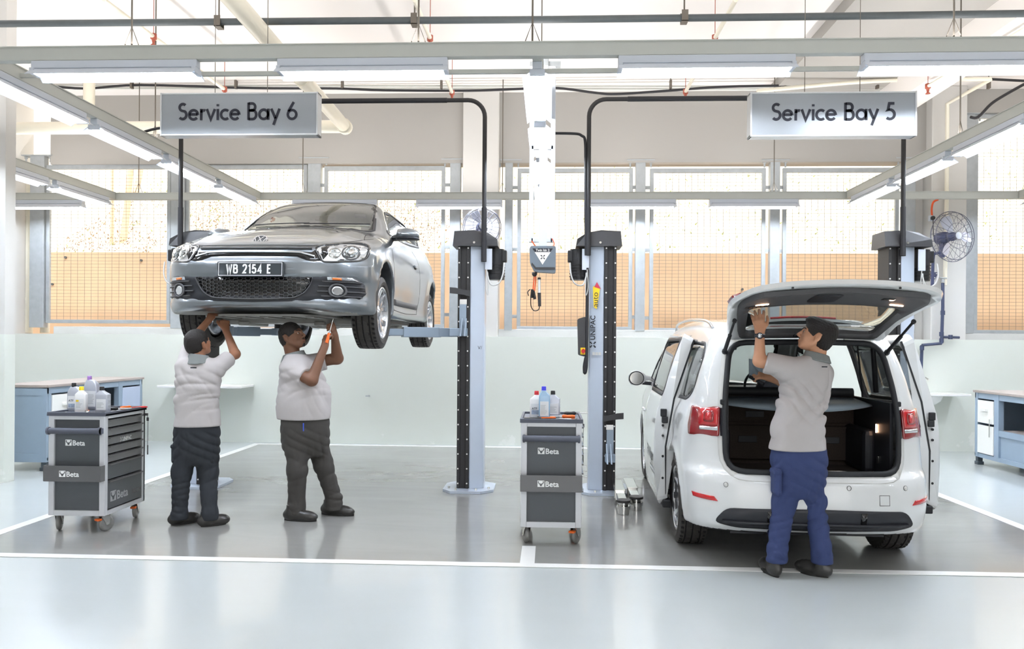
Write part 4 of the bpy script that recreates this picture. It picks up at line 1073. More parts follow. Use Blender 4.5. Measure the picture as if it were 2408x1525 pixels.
def driver(x, y, rz, label, m_='orange_plastic'):
    e = empty('screwdriver', (x, y, ZC), rz, label, 'tool', 'hand tools on the trolleys')
    m = MB(); m.lathe([(0, 0), (.012, .002), (.015, .02), (.013, .06), (.016, .085), (.01, .1), (0, .1)], (0, 0, .016), 'X', 12); m.build('handle', m_, e)
    m = MB(); m.cyl((.1, 0, .016), (.2, 0, .016), .004, 8); m.build('blade', 'chrome', e)
pliers(CL[0]+.02, 6.2, 2.2, 'orange_plastic', 'orange handled pliers among the bottles on the left trolley')
wrench(CL[0]-.02, 6.16, .1, .20, 'chrome spanner lying at the front of the left trolley tray')
wrench(CL[0]+.1, 6.15, .5, .14, 'short chrome spanner by the black capped square bottle')
driver(CL[0]+.13, 6.5, 1.2, 'orange screwdriver at the right edge of the left trolley')
pliers(CL[0]+.16, 6.6, .8, 'red_plastic', 'red handled pliers at the back right of the left trolley')
driver(CL[0]+.05, 6.40, .5, 'screwdriver with black handle behind the bottles on the left trolley', 'cap_black')
pliers(CC[0]-.1, 6.1, .2, 'orange_plastic', 'orange handled pliers at the left of the middle trolley')
wrench(CC[0]+.05, 6.04, .05, .22, 'long chrome spanner at the front of the middle trolley tray')
wrench(CC[0]+.09, 6.1, -.3, .18, 'chrome spanner in the middle of the middle trolley tray')
driver(CC[0]+.18, 6.17, PI-.1, 'orange screwdriver at the right of the middle trolley')
driver(CC[0]+.10, 6.45, .3, 'screwdriver behind the bottles on the middle trolley', 'cap_black')
m = MB(); m.box((CC[0]-.14, 6.04, ZC+.01), (.13, .07, .018), bev=.004); tag(m.build('rubber_pad', 'cap_black'), 'small black box at the left front of the middle trolley tray', 'box')
# ================================================================ tools for smooth bodies (signed fields turned into one continuous mesh)
import openvdb as vdb
def pchip(xs_, ys_, n=900):
    x = np.array(xs_, float); y = np.array(ys_, float); h = np.diff(x); dl = np.diff(y)/h; m = np.zeros_like(y)
    for i in range(1, len(x)-1):
        if dl[i-1]*dl[i] > 0:
            w1 = 2*h[i]+h[i-1]; w2 = h[i]+2*h[i-1]; m[i] = (w1+w2)/(w1/dl[i-1]+w2/dl[i])
    m[0] = dl[0]; m[-1] = dl[-1]
    X = np.linspace(x[0], x[-1], n); k = np.clip(np.searchsorted(x, X)-1, 0, len(h)-1); t = (X-x[k])/h[k]
    Yv = (2*t**3-3*t**2+1)*y[k]+(t**3-2*t**2+t)*h[k]*m[k]+(-2*t**3+3*t**2)*y[k+1]+(t**3-t**2)*h[k]*m[k+1]
    for _ in range(3): Yv[1:-1] = (Yv[:-2]+2*Yv[1:-1]+Yv[2:])/4
    G = np.gradient(Yv, X)
    f = lambda q: np.interp(q, X, Yv)
    f.d = lambda q: np.interp(q, X, G)
    return f
def smax(a, b, k):
    h = np.maximum(k-np.abs(a-b), 0)/k
    return np.maximum(a, b)+h*h*k*.25
def smin(a, b, k): return -smax(-a, -b, k)
def field_mesh(f, lo, hi, h, newton=2, step=None):
    lo = np.array(lo, float); hi = np.array(hi, float); n = np.ceil((hi-lo)/h).astype(int)+1
    ax = [lo[i]+h*np.arange(n[i]) for i in range(3)]
    X, Y, Z = np.meshgrid(*ax, indexing='ij', sparse=True)
    D = f(X, Y, Z); D = np.broadcast_to(D, n).astype(np.float32)
    g = vdb.FloatGrid(background=float(3*h)); g.copyFromArray(np.ascontiguousarray(np.clip(D, -3*h, 3*h)))
    pts, quads = g.convertToQuads(0.0)
    pts = pts*h+lo
    e = h*.3
    for _ in range(newton):
        x, y, z = pts[:, 0], pts[:, 1], pts[:, 2]
        d = f(x, y, z)
        gx = (f(x+e, y, z)-f(x-e, y, z))/(2*e); gy = (f(x, y+e, z)-f(x, y-e, z))/(2*e); gz = (f(x, y, z+e)-f(x, y, z-e))/(2*e)
        G = np.stack([gx, gy, gz], 1); q = np.maximum((G**2).sum(1), .2)
        mv = G*(d/q)[:, None]; L_ = np.linalg.norm(mv, axis=1); mv *= np.minimum(1, h*.5/np.maximum(L_, 1e-9))[:, None]
        pts = pts-mv
    a = pts[quads[:, 0]]; b = pts[quads[:, 1]]; c = pts[quads[:, 2]]
    vol = np.einsum('ij,ij->i', a, np.cross(b, c)).sum()
    return pts, (quads if vol > 0 else quads[:, ::-1])
def mesh_obj(name, pts, faces, mats, parent=None, mi=None, smooth=True):
    me = bpy.data.meshes.new(name)
    me.from_pydata([tuple(p) for p in pts.tolist()] if hasattr(pts, 'tolist') else pts, [], faces.tolist() if hasattr(faces, 'tolist') else faces)
    for m in (mats if isinstance(mats, (list, tuple)) else [mats]): me.materials.append(MATS[m])
    if mi is not None: me.polygons.foreach_set('material_index', np.asarray(mi, dtype=np.int32))
    me.polygons.foreach_set('use_smooth', [smooth]*len(me.polygons))
    me.update()
    return link(bpy.data.objects.new(name, me), parent)
def in_poly(poly, u, v):
    c = np.zeros(len(u), bool); m = len(poly)
    for i in range(m):
        x0, y0 = poly[i]; x1, y1 = poly[i-1]
        if y0 == y1: continue
        c ^= ((y0 > v) != (y1 > v)) & (u < (x1-x0)*(v-y0)/(y1-y0)+x0)
    return c
def near_poly(poly, u, v):
    A = np.array(poly, float); B = np.roll(A, -1, axis=0); Pq = np.stack([u, v], 1)[:, None, :]; d = B-A
    t = np.clip(((Pq-A)*d).sum(2)/np.maximum((d*d).sum(1), 1e-12), 0, 1); Q = A+t[..., None]*d
    dd = ((Q-Pq)**2).sum(2); k = dd.argmin(1); return Q[np.arange(len(u)), k], np.sqrt(dd.min(1))
def cut_hole(pts, quads, mi, ax, poly, cond, h):
    """delete faces inside the outline (seen along axis ax) where cond(pts) holds; snap the rim to the outline"""
    oth = [i for i in range(3) if i != ax]
    cen = pts[quads].mean(1); ok = cond(cen)
    ins = ok & in_poly(poly, cen[:, oth[0]], cen[:, oth[1]])
    keep = ~ins
    rim = np.intersect1d(np.unique(quads[ins]), np.unique(quads[keep])) if ins.any() else np.array([], int)
    if len(rim):
        Q, d = near_poly(poly, pts[rim][:, oth[0]], pts[rim][:, oth[1]])
        s = d < h*1.6
        # keep the third coordinate on the surface: shift it along the local slope taken from face normals
        f = quads[keep | ins]
        a = pts[f[:, 2]]-pts[f[:, 0]]; b = pts[f[:, 3]]-pts[f[:, 1]]; nn = np.cross(a, b); N = np.zeros_like(pts)
        for k in range(4): np.add.at(N, f[:, k], nn)
        for j, r_ in enumerate(rim):
            if s[j]:
                du = Q[j][0]-pts[r_, oth[0]]; dv = Q[j][1]-pts[r_, oth[1]]
                if abs(N[r_, ax]) > 1e-9: pts[r_, ax] -= (N[r_, oth[0]]*du+N[r_, oth[1]]*dv)/N[r_, ax] if abs(N[r_, ax]) > .25*np.linalg.norm(N[r_]) else 0
                pts[r_, oth[0]] = Q[j][0]; pts[r_, oth[1]] = Q[j][1]
    return pts, quads[keep], mi[keep]
def bvh_of(pts, quads):
    return BVHTree.FromPolygons([tuple(p) for p in pts.tolist()], [tuple(q) for q in quads.tolist()])
def patch(bvh, outline, M, off, thick=0.004, grid=0.04, far=5.0, fallback=None, M2=None, edge=True, holes=None):
    """outline (u,v) in the frame M (local z = direction toward the surface); each point dropped on the body, lifted by off; returns verts, faces"""
    pts2 = [Vector(p) for p in outline]; n = len(pts2); edges = [(i, (i+1) % n) for i in range(n)]
    us = [p[0] for p in pts2]; vs_ = [p[1] for p in pts2]
    hl = []
    for hpoly in (holes or []):
        k0 = len(pts2); pts2 += [Vector(p) for p in hpoly]; edges += [(k0+i, k0+(i+1) % len(hpoly)) for i in range(len(hpoly))]
    nb = len(pts2)
    gx = np.arange(min(us)+grid*.5, max(us), grid); gy = np.arange(min(vs_)+grid*.5, max(vs_), grid)
    if len(gx) and len(gy):
        U, V = np.meshgrid(gx, gy); U = U.ravel(); V = V.ravel()
        ins = in_poly(outline, U, V)
        for hp in (holes or []): ins &= ~in_poly(hp, U, V)
        _, dd = near_poly(outline, U, V); ins &= dd > grid*.35
        pts2 += [Vector((float(a), float(b))) for a, b in zip(U[ins], V[ins])]
    res = delaunay_2d_cdt(pts2, edges, [], 0, 1e-6); v2 = res[0]; tri = res[2]
    e2 = res[1]
    out = []; d = (M.to_3x3() @ Vector((0, 0, 1))).normalized(); last = None
    for p in v2:
        o_ = M @ Vector((p.x, p.y, 0)); hit, nrm, idx, dist = bvh.ray_cast(o_, d, far)
        out.append((hit, nrm))
    good = [h for h, nn in out if h is not None]
    vs3 = []
    for i, (h_, nn) in enumerate(out):
        if h_ is None:
            p = v2[i]; best = min(((v2[j]-p).length_squared, j) for j in range(len(v2)) if out[j][0] is not None)[1]
            o_ = M @ Vector((p.x, p.y, 0)); bh, bn = out[best]
            t = (bh-o_).dot(d); h_ = o_+d*t; nn = bn
        if nn.dot(d) > 0: nn = -nn
        vs3.append((h_, nn))
    # keep faces inside outline and outside holes
    F_ = []
    for t in tri:
        c = sum((v2[i] for i in t), Vector((0, 0)))/len(t)
        a = in_poly(outline, np.array([c.x]), np.array([c.y]))[0]
        for hp in (holes or []): a = a and not in_poly(hp, np.array([c.x]), np.array([c.y]))[0]
        if a: F_.append(tuple(t))
    m = MB(); N_ = len(vs3)
    top = [h_+nn*off for h_, nn in vs3]; bot = [h_+nn*(off-thick) for h_, nn in vs3]
    fs = []
    for t in F_:
        a, b, c = top[t[0]], top[t[1]], top[t[2]]; nn = (b-a).cross(c-a)
        fs.append(t if nn.dot(d) < 0 else tuple(reversed(t)))
    cnt = {}
    for t in fs:
        for i in range(len(t)):
            e_ = (t[i], t[(i+1) % len(t)]); cnt[e_] = 1
    side = [(b, a, a+N_, b+N_) for (a, b) in cnt if (b, a) not in cnt]
    bf = [tuple(i+N_ for i in reversed(t)) for t in fs]
    m.add(top+bot, fs+bf, 0, True); 
    m.f += [tuple(s_) for s_ in side]; m.mi += [0]*len(side); m.sm += [False]*len(side)
    return m
def mirx(mb):
    m = MB(); m.v = [(-x, y, z) for x, y, z in mb.v]; m.f = [tuple(reversed(f)) for f in mb.f]; m.mi = list(mb.mi); m.sm = list(mb.sm); return m
def xform(mb, M):
    mb.v = [tuple(M @ Vector(p)) for p in mb.v]; return mb
def ell(cx, cy, rx, ry, n=28, a0=0): return [(cx+rx*math.cos(R(a0)+2*PI*k/n), cy+ry*math.sin(R(a0)+2*PI*k/n)) for k in range(n)]
# ---- materials of the cars
mat('paint_grey', (126, 132, 138), 0.3, 0.7, coat=1.0, var=0.02, scale=300)
mat('paint_white', (216, 218, 218), 0.3, 0.0, coat=1.0, var=0.005)
mat('arch_black', (26, 26, 28), 0.8, var=0.2)
mat('trim_black', (40, 42, 48), 0.45, var=0.05)
mat('gloss_black', (14, 14, 18), 0.08, coat=0.8, var=0)
mat('under_grey', (150, 150, 146), 0.55, 0.3, var=0.25, scale=9)
mat('tyre', (58, 56, 54), 0.6, var=0.12, scale=30)
mat('alloy', (206, 208, 212), 0.22, 0.85, coat=0.4, var=0.02)
mat('glass_tint', (200, 206, 206), 0.02, trans=0.92, ior=1.45, var=0, spec=0.8)
mat('glass_lamp', (235, 240, 242), 0.02, trans=0.95, ior=1.3, var=0)
mat('lamp_reflector', (214, 218, 222), 0.15, 0.9, var=0.05)
mat('amber', (236, 130, 60), 0.2, coat=0.5)
mat('tail_red', (196, 26, 34), 0.12, coat=1.0, var=0.06, scale=18)
mat('tail_dark_red', (140, 20, 28), 0.12, coat=1.0, var=0.04)
mat('plate_black', (52, 58, 62), 0.35, coat=0.3, var=0.02)
mat('carpet_dark', (62, 53, 49), 0.95, var=0.3, scale=90)
mat('trim_grey', (82, 82, 84), 0.6, var=0.04)
mat('cover_grey', (132, 146, 156), 0.6, var=0.06)
mat('seal', (36, 38, 42), 0.6)
mat('lamp_warm', (255, 220, 190), 0.4, emit=(255, 200, 160), estr=6, var=0)
mat('inner_white', (206, 206, 203), 0.45, coat=0.3, var=0.01)

def wheel(parent, c, s, rad, wid, rimr, lug_ang, tilt=0.0, spokes=5, steer=0.0):
    """s: +1 the outer face looks to +x"""
    e = bpy.data.objects.new('wheel', None); e.empty_display_size = .1; link(e, parent); e.location = c; e.rotation_euler = (0, tilt, steer)
    hw = wid/2; n = 176
    prof = [(rimr+.004, -hw*.80), (rimr+.02, -hw*.97), ((rimr+rad)/2, -hw*1.05), (rad-.035, -hw*.98), (rad-.012, -hw*.90)]
    tread = [(-.86, 0, 1), (-.66, 0, 1), (-.60, 0, 0), (-.58, 1, 0), (-.50, 1, 0), (-.48, 0, 0), (-.12, 0, 2), (-.10, 1, 0), (-.03, 1, 0), (-.01, 0, 0), (.01, 0, 0), (.34, 0, 2), (.42, 0, 0), (.44, 1, 0), (.52, 1, 0), (.54, 0, 0), (.60, 0, 0), (.66, 0, 1), (.86, 0, 1)]
    rows_ = [(r_, x, 0, 0) for r_, x in prof]+[(rad-.006*abs(t)**4, t*hw, g, k) for t, g, k in tread]+[(r_, -x, 0, 0) for r_, x in reversed(prof)]
    vs = []; fs = []
    for (r_, x, g, k) in rows_:
        for i in range(n):
            rr = r_-(.008 if g else 0)
            if k == 1 and i % 4 == 0: rr -= .007
            if k == 2 and i % 8 in (0, 1): rr -= .006
            a = 2*PI*(i+x*18)/n
            vs.append((x, rr*math.cos(a), rr*math.sin(a)))
    R_ = len(rows_)
    for j in range(R_-1):
        for i in range(n):
            i2 = (i+1) % n; fs.append((j*n+i, j*n+i2, (j+1)*n+i2, (j+1)*n+i))
    dk = []  # groove faces coloured black: shade put into the colour so the tread reads deeper
    for j in range(R_-1):
        g = rows_[j][2] and rows_[j+1][2]; kk = rows_[j][3] if rows_[j][3] == rows_[j+1][3] or rows_[j][3] == 2 else 0
        for i in range(n): dk.append(1 if g or (kk == 1 and i % 4 in (0, 3)) or (kk == 2 and i % 8 in (0, 1)) else 0)
    m = MB(); m.add(vs, fs, 0, False); m.mi = dk; m.build('tyre', ['tyre', 'arch_black'], e, fixn=True)
    m = MB(); o = s*hw
    m.lathe([(rimr-.03, -o*.9), (rimr-.012, -o*.8), (rimr-.05, 0), (rimr-.045, o*.5), (rimr-.012, o*.78), (rimr+.006, o*.86), (rimr+.008, o*.93), (rimr-.004, o*.95), (rimr-.014, o*.86), (rimr-.02, o*.6)], (0, 0, 0), 'X', 56)
    rim = m.build('rim', 'alloy', e)
    for k in range(spokes):
        for dd in (-1, 1):
            a0 = 2*PI*k/spokes+lug_ang
            m = MB(); rg = []
            for t in np.linspace(0, 1, 7):
                rr = .055+(rimr-.018-.055)*t; a = a0+dd*(.13+.17*t); w = .020-.004*t+.012*t**3; xo = o*(.62+.2*t-.1*math.sin(t*PI)); 
                cc = Vector((0, rr*math.cos(a), rr*math.sin(a))); tn = Vector((0, -math.sin(a), math.cos(a)))
                dp = s*(.035-.012*t)
                rg.append([cc+tn*w+Vector((xo-dp, 0, 0)), cc+tn*w*.8+Vector((xo, 0, 0)), cc-tn*w*.8+Vector((xo, 0, 0)), cc-tn*w+Vector((xo-dp, 0, 0))])
            m.loft(rg, smooth=False); m.build('spoke', 'alloy', rim, fixn=True)
    m = MB(); m.lathe([(0, o*.72), (.028, o*.72), (.032, o*.66), (.07, o*.62), (.075, o*.3), (0, o*.2)], (0, 0, 0), 'X', 30); m.build('hub', 'alloy', rim, fixn=True)
    m = MB()
    m.lathe([(0, 0), (.155, 0), (.155, s*.02), (0, s*.02)], (0, 0, 0), 'X', 36); m.build('brake_disc', 'chrome', e, fixn=True)
    m = MB(); m.bx(-.03, .05 if s > 0 else .03, -.05, .07, .07, .15); m.build('brake_caliper', 'trim_black', e)
    return e

# ================================================================ the raised grey coupe
YN = 6.50; XG = -2.435; ZG = 1.54
G_ZC = pchip([-.5, 0, .06, .14, .3, .6, 1.0, 1.22, 1.34, 1.7, 2.05, 2.25, 2.6, 3.1, 3.6, 3.95, 4.1, 4.6], [.60, .68, .74, .785, .845, .93, 1.02, 1.06, 1.11, 1.31, 1.445, 1.472, 1.475, 1.44, 1.355, 1.27, 1.20, .95])
G_WP = pchip([-.4, 0, .25, .5, .85, 1.3, 1.9, 2.7, 3.4, 3.8, 4.1, 4.4], [.82, .855, .885, .91, .918, .905, .897, .905, .918, .905, .87, .8])
G_IN = pchip([0, .18, .26, .36, .5, .66, .80, .89, .97, 1.04, 1.25, 1.48, 1.9], [.06, .035, .012, .012, .0, .002, .016, .035, .075, .115, .235, .37, .62])
G_FV = pchip([-.2, .14, .20, .27, .34, .44, .52, .60, .66, .72, .78, .86], [.12, .10, .035, .01, .035, .03, .0, .005, .03, .035, .06, .16])
G_RV = pchip([0, .2, .35, .6, .8, .95, 1.1, 1.25], [.16, .08, .02, 0, .06, .12, .2, .3])
GFA, GRA = .885, 3.463
def f_grey(x, y, z):
    ax = np.abs(x); u = ax/.88
    rf = np.sqrt((y-GFA)**2+(z-.33)**2); rr = np.sqrt((y-GRA)**2+(z-.33)**2)
    flare = .018*np.exp(-((rf-.37)/.055)**2)+.022*np.exp(-((rr-.375)/.06)**2)
    # broad shoulder over the rear wheel
    Wd = G_WP(y)-G_IN(z)*(1-.10*np.exp(-((y-3.5)/.5)**2))+flare
    # crease between arches
    Wd = Wd-.012*np.exp(-((z-.30)/.05)**2)*np.exp(-((y-2.15)/.75)**4)
    side = (ax-Wd)*.93
    yy = y-(.17*(ax/.7)**2)*np.clip((y-.6)/.6, 0, 1)*np.clip((3.2-y)/.8, 0, 1)-.20*u**3*np.clip((1.0-y), 0, 1)
    zt = G_ZC(yy)-(.045*u**2+.05*u**6)*np.clip((2.9-y)/1.6, .7, 1)
    # hood: raised edges running from the headlamps to the pillars
    zt = zt+.012*np.exp(-((ax-.56)/.07)**2)*np.clip((1.3-y)/.3, 0, 1)
    top = (z-zt)/np.sqrt(1+G_ZC.d(yy)**2)
    fr = (.07*u**2+.30*u**5+G_FV(z)-y)*.85
    re = (y-(4.256-.06*u**2-.34*u**5-G_RV(z)))*.85
    bot = .185+.055*np.exp(-(y/.25)**2)*np.exp(-(ax/.62)**4)-z
    d = smax(side, top, .09)
    d = smax(d, fr, .07); d = smax(d, re, .10); d = smax(d, bot, .04)
    wf = np.maximum(rf-.362, .56-ax); wr = np.maximum(rr-.362, .56-ax)
    return np.maximum(np.maximum(d, -wf), -wr)
hv = .018
gp, gq = field_mesh(f_grey, (-.99, -.06, .1), (.99, 4.36, 1.5), hv, 2)
G_bvh = bvh_of(gp, gq)
cen = gp[gq].mean(1)
rf = np.hypot(cen[:, 1]-GFA, cen[:, 2]-.33); rr = np.hypot(cen[:, 1]-GRA, cen[:, 2]-.33)
gmi = np.zeros(len(gq), int)
gmi[((rf < .361) | (rr < .361)) & (np.abs(cen[:, 0]) < .88)] = 1
gmi[(cen[:, 2] < .205) & (np.abs(cen[:, 0]) < .80) & (gmi == 0)] = 2

# openings
WSH = [(-.665, 1.46), (-.62, 1.37), (-.35, 1.275), (0, 1.245), (.35, 1.275), (.62, 1.37), (.665, 1.46), (.525, 2.16), (.49, 2.19), (.25, 2.10), (0, 2.075), (-.25, 2.10), (-.49, 2.19), (-.525, 2.16)]
SWN = roundpoly([(1.60, 1.045), (2.18, 1.35), (2.60, 1.40), (3.05, 1.365), (3.50, 1.25), (3.30, 1.11), (2.3, 1.045)], .05, 4)
RWN = [(-.50, 3.42), (-.25, 3.38), (0, 3.37), (.25, 3.38), (.50, 3.42), (.53, 3.80), (0, 3.88), (-.53, 3.80)]
gp, gq, gmi = cut_hole(gp, gq, gmi, 2, WSH, lambda c: c[:, 2] > .99, hv)
gp, gq, gmi = cut_hole(gp, gq, gmi, 2, RWN, lambda c: c[:, 2] > .99, hv)
gp, gq, gmi = cut_hole(gp, gq, gmi, 0, SWN, lambda c: c[:, 0] > .4, hv)
gp, gq, gmi = cut_hole(gp, gq, gmi, 0, SWN, lambda c: c[:, 0] < -.4, hv)
grey = empty('car', (XG, YN, ZG), R(-1.0), 'grey three-door coupe raised on the lift in the left bay', 'car')
body = mesh_obj('body', gp, gq, ['paint_grey', 'arch_black', 'under_grey'], grey, gmi)
md = body.modifiers.new('s', 'SOLIDIFY'); md.thickness = .018; md.offset = -1
FR = facing((0, -1, 0), (1, 0, 0), (0, 0, 1)); FR = Matrix(((1, 0, 0, 0), (0, 0, 1, -1), (0, 1, 0, 0), (0, 0, 0, 1)))   # (u,v,dir) -> x, z, +y
TOP = Matrix(((1, 0, 0, 0), (0, 1, 0, 0), (0, 0, -1, 3), (0, 0, 0, 1)))
SR = Matrix(((0, 0, -1, 3), (1, 0, 0, 0), (0, 1, 0, 0), (0, 0, 0, 1)))     # (u,v) -> y,z ; from +x
def both(outline, M, nm, m_, par, off=.003, thick=.004, grid=.03, bvh=None, **k):
    """patch on the +x half and its mirror image"""
    a = patch(bvh or G_bvh, outline, M, off, thick, grid, **k); o1 = a.build(nm, m_, par); o2 = mirx(a).build(nm, m_, par); return o1, o2
def strip(pl, w):
    L_ = []; Rr = []
    for i, p in enumerate(pl):
        a = Vector(pl[max(i-1, 0)]); b = Vector(pl[min(i+1, len(pl)-1)]); d = (b-a).normalized(); n_ = Vector((-d.y, d.x)); p = Vector(p)
        L_.append(tuple(p+n_*w/2)); Rr.append(tuple(p-n_*w/2))
    return L_+Rr[::-1]
def seam(pl, M, par, bvh, both_=True, w=.006, m_='arch_black', nm='panel_gap'):
    pl = [(p.x, p.y) for p in bez([Vector((q[0], q[1], 0)) for q in pl], 5)]
    a = patch(bvh, strip(pl, w), M, .0012, .002, 1.0)
    a.build(nm, m_, par)
    if both_: mirx(a).build(nm, m_, par)
def densify(pl, n=4):
    out = []
    for i in range(len(pl)):
        a = Vector(pl[i]); b = Vector(pl[(i+1) % len(pl)])
        for k in range(n): q = a.lerp(b, k/n); out.append((q.x, q.y))
    return out
patch(G_bvh, densify(WSH), TOP, -.002, .004, .05).build('windscreen', 'glass_tint', grey)
patch(G_bvh, densify(RWN), TOP, -.002, .004, .06).build('rear_window', 'glass_tint', grey)
both(SWN, SR, 'side_window', 'glass_tint', grey, -.002, .004, .05)
def frame_of(pl, w):
    """outline grown by w with the original as hole"""
    m = len(pl); out = []
    ar = sum(pl[i][0]*pl[(i+1) % m][1]-pl[(i+1) % m][0]*pl[i][1] for i in range(m)); sg = 1 if ar > 0 else -1
    for i in range(m):
        a = Vector(pl[i-1]); b = Vector(pl[(i+1) % m]); d = (b-a).normalized(); out.append((pl[i][0]+d.y*w*sg, pl[i][1]-d.x*w*sg))
    return out
def shrink(pl, w): return frame_of(pl, -w)
wd = densify(WSH, 3)
patch(G_bvh, frame_of(wd, .012), TOP, .002, .004, 1.0, holes=[shrink(wd, .018)]).build('windscreen_seal', 'trim_black', grey)
sw = densify(SWN, 1)
both(frame_of(sw, .014), SR, 'window_seal', 'trim_black', grey, .002, .004, 1.0, holes=[shrink(sw, .012)])
# front: upper grille band, headlamps, lower panel
GR = [(-.50, .745), (-.25, .742), (0, .742), (.25, .742), (.50, .745), (.525, .70), (.56, .625), (.50, .612), (.44, .622), (.36, .652), (0, .656), (-.36, .652), (-.44, .622), (-.50, .612), (-.56, .625), (-.525, .70)]
gr = patch(G_bvh, densify(GR, 2), FR, .002, .005, .05).build('upper_grille', 'gloss_black', grey)
for pl, w in (([(-.47, .722), (0, .720), (.47, .722)], .010), ([(-.50, .655), (-.42, .676), (-.34, .688), (0, .690), (.34, .688), (.42, .676), (.50, .655)], .014)):
    pl = [(p.x, p.y) for p in bez([Vector((q[0], q[1], 0)) for q in pl], 8)]
    patch(G_bvh, strip(pl, w), FR, .014, .012, 1.0).build('grille_bar', 'trim_grey' if w == .010 else 'lamp_reflector', gr)
HL = [(.50, .742), (.60, .772), (.70, .80), (.775, .815), (.835, .80), (.862, .76), (.866, .71), (.85, .665), (.80, .635), (.70, .618), (.61, .612), (.565, .618), (.53, .66)]
HLr = [(p.x, p.y) for p in bez([Vector((a, b, 0)) for a, b in HL], 4, True)]
for sgn in (1, -1):
    def pm(outline, nm, m_, par, off, th, grid=.03, **k):
        a = patch(G_bvh, outline, FR, off, th, grid, **k); a = a if sgn > 0 else mirx(a); return a.build(nm, m_, par, **({}))
    hl = pm(HLr, 'headlamp', 'lamp_reflector', grey, .002, .005)
    pm(frame_of(HLr, .005), 'lamp_rim', 'gloss_black', hl, .005, .006, 1.0, holes=[shrink(HLr, .006)])
    pm([(.57, .63), (.60, .68), (.615, .76), (.575, .75), (.54, .735), (.545, .68)], 'lamp_shade', 'gloss_black', hl, .004, .003)
    pm(ell(.645, .690, .046, .046), 'lamp_bowl', 'chrome', hl, .008, .005)
    pm(ell(.645, .690, .036, .036), 'lamp_lens', 'glass_lamp', hl, .014, .006)
    pm(frame_of(ell(.755, .705, .058, .062), .004), 'lamp_bowl', 'gloss_black', hl, .005, .003, 1, holes=[ell(.755, .705, .050, .054)])
    pm(ell(.755, .705, .042, .045), 'lamp_lens', 'glass_lamp', hl, .014, .006)
    pm(ell(.755, .705, .020, .022), 'lamp_bulb', 'chrome', hl, .016, .006)
    pm([(.69, .63), (.715, .63), (.71, .77), (.69, .765)], 'lamp_divider', 'trim_grey', hl, .005, .003)
LP = [(-.50, .487), (-.69, .503), (-.80, .492), (-.85, .44), (-.855, .36), (-.82, .315), (-.60, .300), (-.30, .283), (0, .277), (.30, .283), (.60, .300), (.82, .315), (.855, .36), (.85, .44), (.80, .492), (.69, .503), (.50, .487), (.25, .484), (0, .484), (-.25, .484)]
lp = patch(G_bvh, densify(LP, 2), FR, .002, .005, .05).build('lower_grille_panel', 'trim_black', grey)
HC = [(-.49, .484), (0, .480), (.49, .484), (.47, .43), (.43, .37), (.37, .325), (.30, .307), (0, .297), (-.30, .307), (-.37, .325), (-.43, .37), (-.47, .43)]
patch(G_bvh, densify(HC, 2), FR, .004, .004, .05).build('grille_back', 'gloss_black', lp)
m = MB()
for c_ in range(-14, 15):
    for r_ in range(0, 8):
        cx = c_*.0345; cz = .312+r_*.029+(.0145 if c_ % 2 else 0)
        if not all(in_poly(HC, np.array([p[0]]), np.array([p[1]]))[0] for p in [(cx-.020, cz), (cx+.020, cz), (cx, cz-.008), (cx, cz+.008)]): continue
        pts_ = [(cx-.022, cz), (cx-.0125, cz+.0138), (cx+.0125, cz+.0138), (cx+.022, cz), (cx+.0125, cz-.0138), (cx-.0125, cz-.0138)]
        y0 = G_bvh.ray_cast(Vector((cx, -1, cz)), Vector((0, 1, 0)), 3)[0].y
        for k in range(6):
            a, b = pts_[k], pts_[(k+1) % 6]; m.tube([(a[0], y0-.012, a[1]), (b[0], y0-.012, b[1])], .0018, 4, cap=False, smooth=False)
m.build('honeycomb', 'trim_grey', lp)['kind'] = 'stuff'
hcs = [(p.x, p.y) for p in bez([Vector((a, b, 0)) for a, b in [(-.49, .484), (-.47, .43), (-.43, .37), (-.37, .325), (-.30, .307), (0, .297), (.30, .307), (.37, .325), (.43, .37), (.47, .43), (.49, .484)]], 4)]
patch(G_bvh, strip(hcs, .008), FR, .016, .014, 1).build('grille_surround', 'trim_grey', lp)
for sgn in (1, -1):
    def pm(outline, nm, m_, par, off, th, grid=.03, **k):
        a = patch(G_bvh, outline, FR, off, th, grid, **k); a = a if sgn > 0 else mirx(a); return a.build(nm, m_, par)
    for zz, x0, x1 in ((.455, .56, .835), (.415, .53, .845), (.372, .52, .850), (.330, .55, .83)):
        pm(strip([(x0+(x1-x0)*t/8, zz) for t in range(9)], .009), 'slat', 'trim_grey', lp, .016, .014, 1)
    pm(densify([(.60, .464), (.60, .492), (.77, .492), (.82, .464)], 6), 'indicator', 'lamp_reflector', lp, .009, .008, .02)
    pm(densify([(.635, .470), (.635, .487), (.70, .487), (.70, .470)], 4), 'indicator_bulb', 'amber', lp, .013, .006, .02)
    fg = pm(ell(.665, .378, .066, .064), 'fog_lamp', 'trim_black', lp, .018, .016, .02)
    pm(frame_of(ell(.665, .378, .062, .060), .003), 'fog_ring', 'trim_grey', fg, .024, .01, 1, holes=[ell(.665, .378, .050, .049)])
    pm(ell(.665, .378, .040, .039), 'fog_lens', 'lamp_reflector', fg, .022, .006, .01)
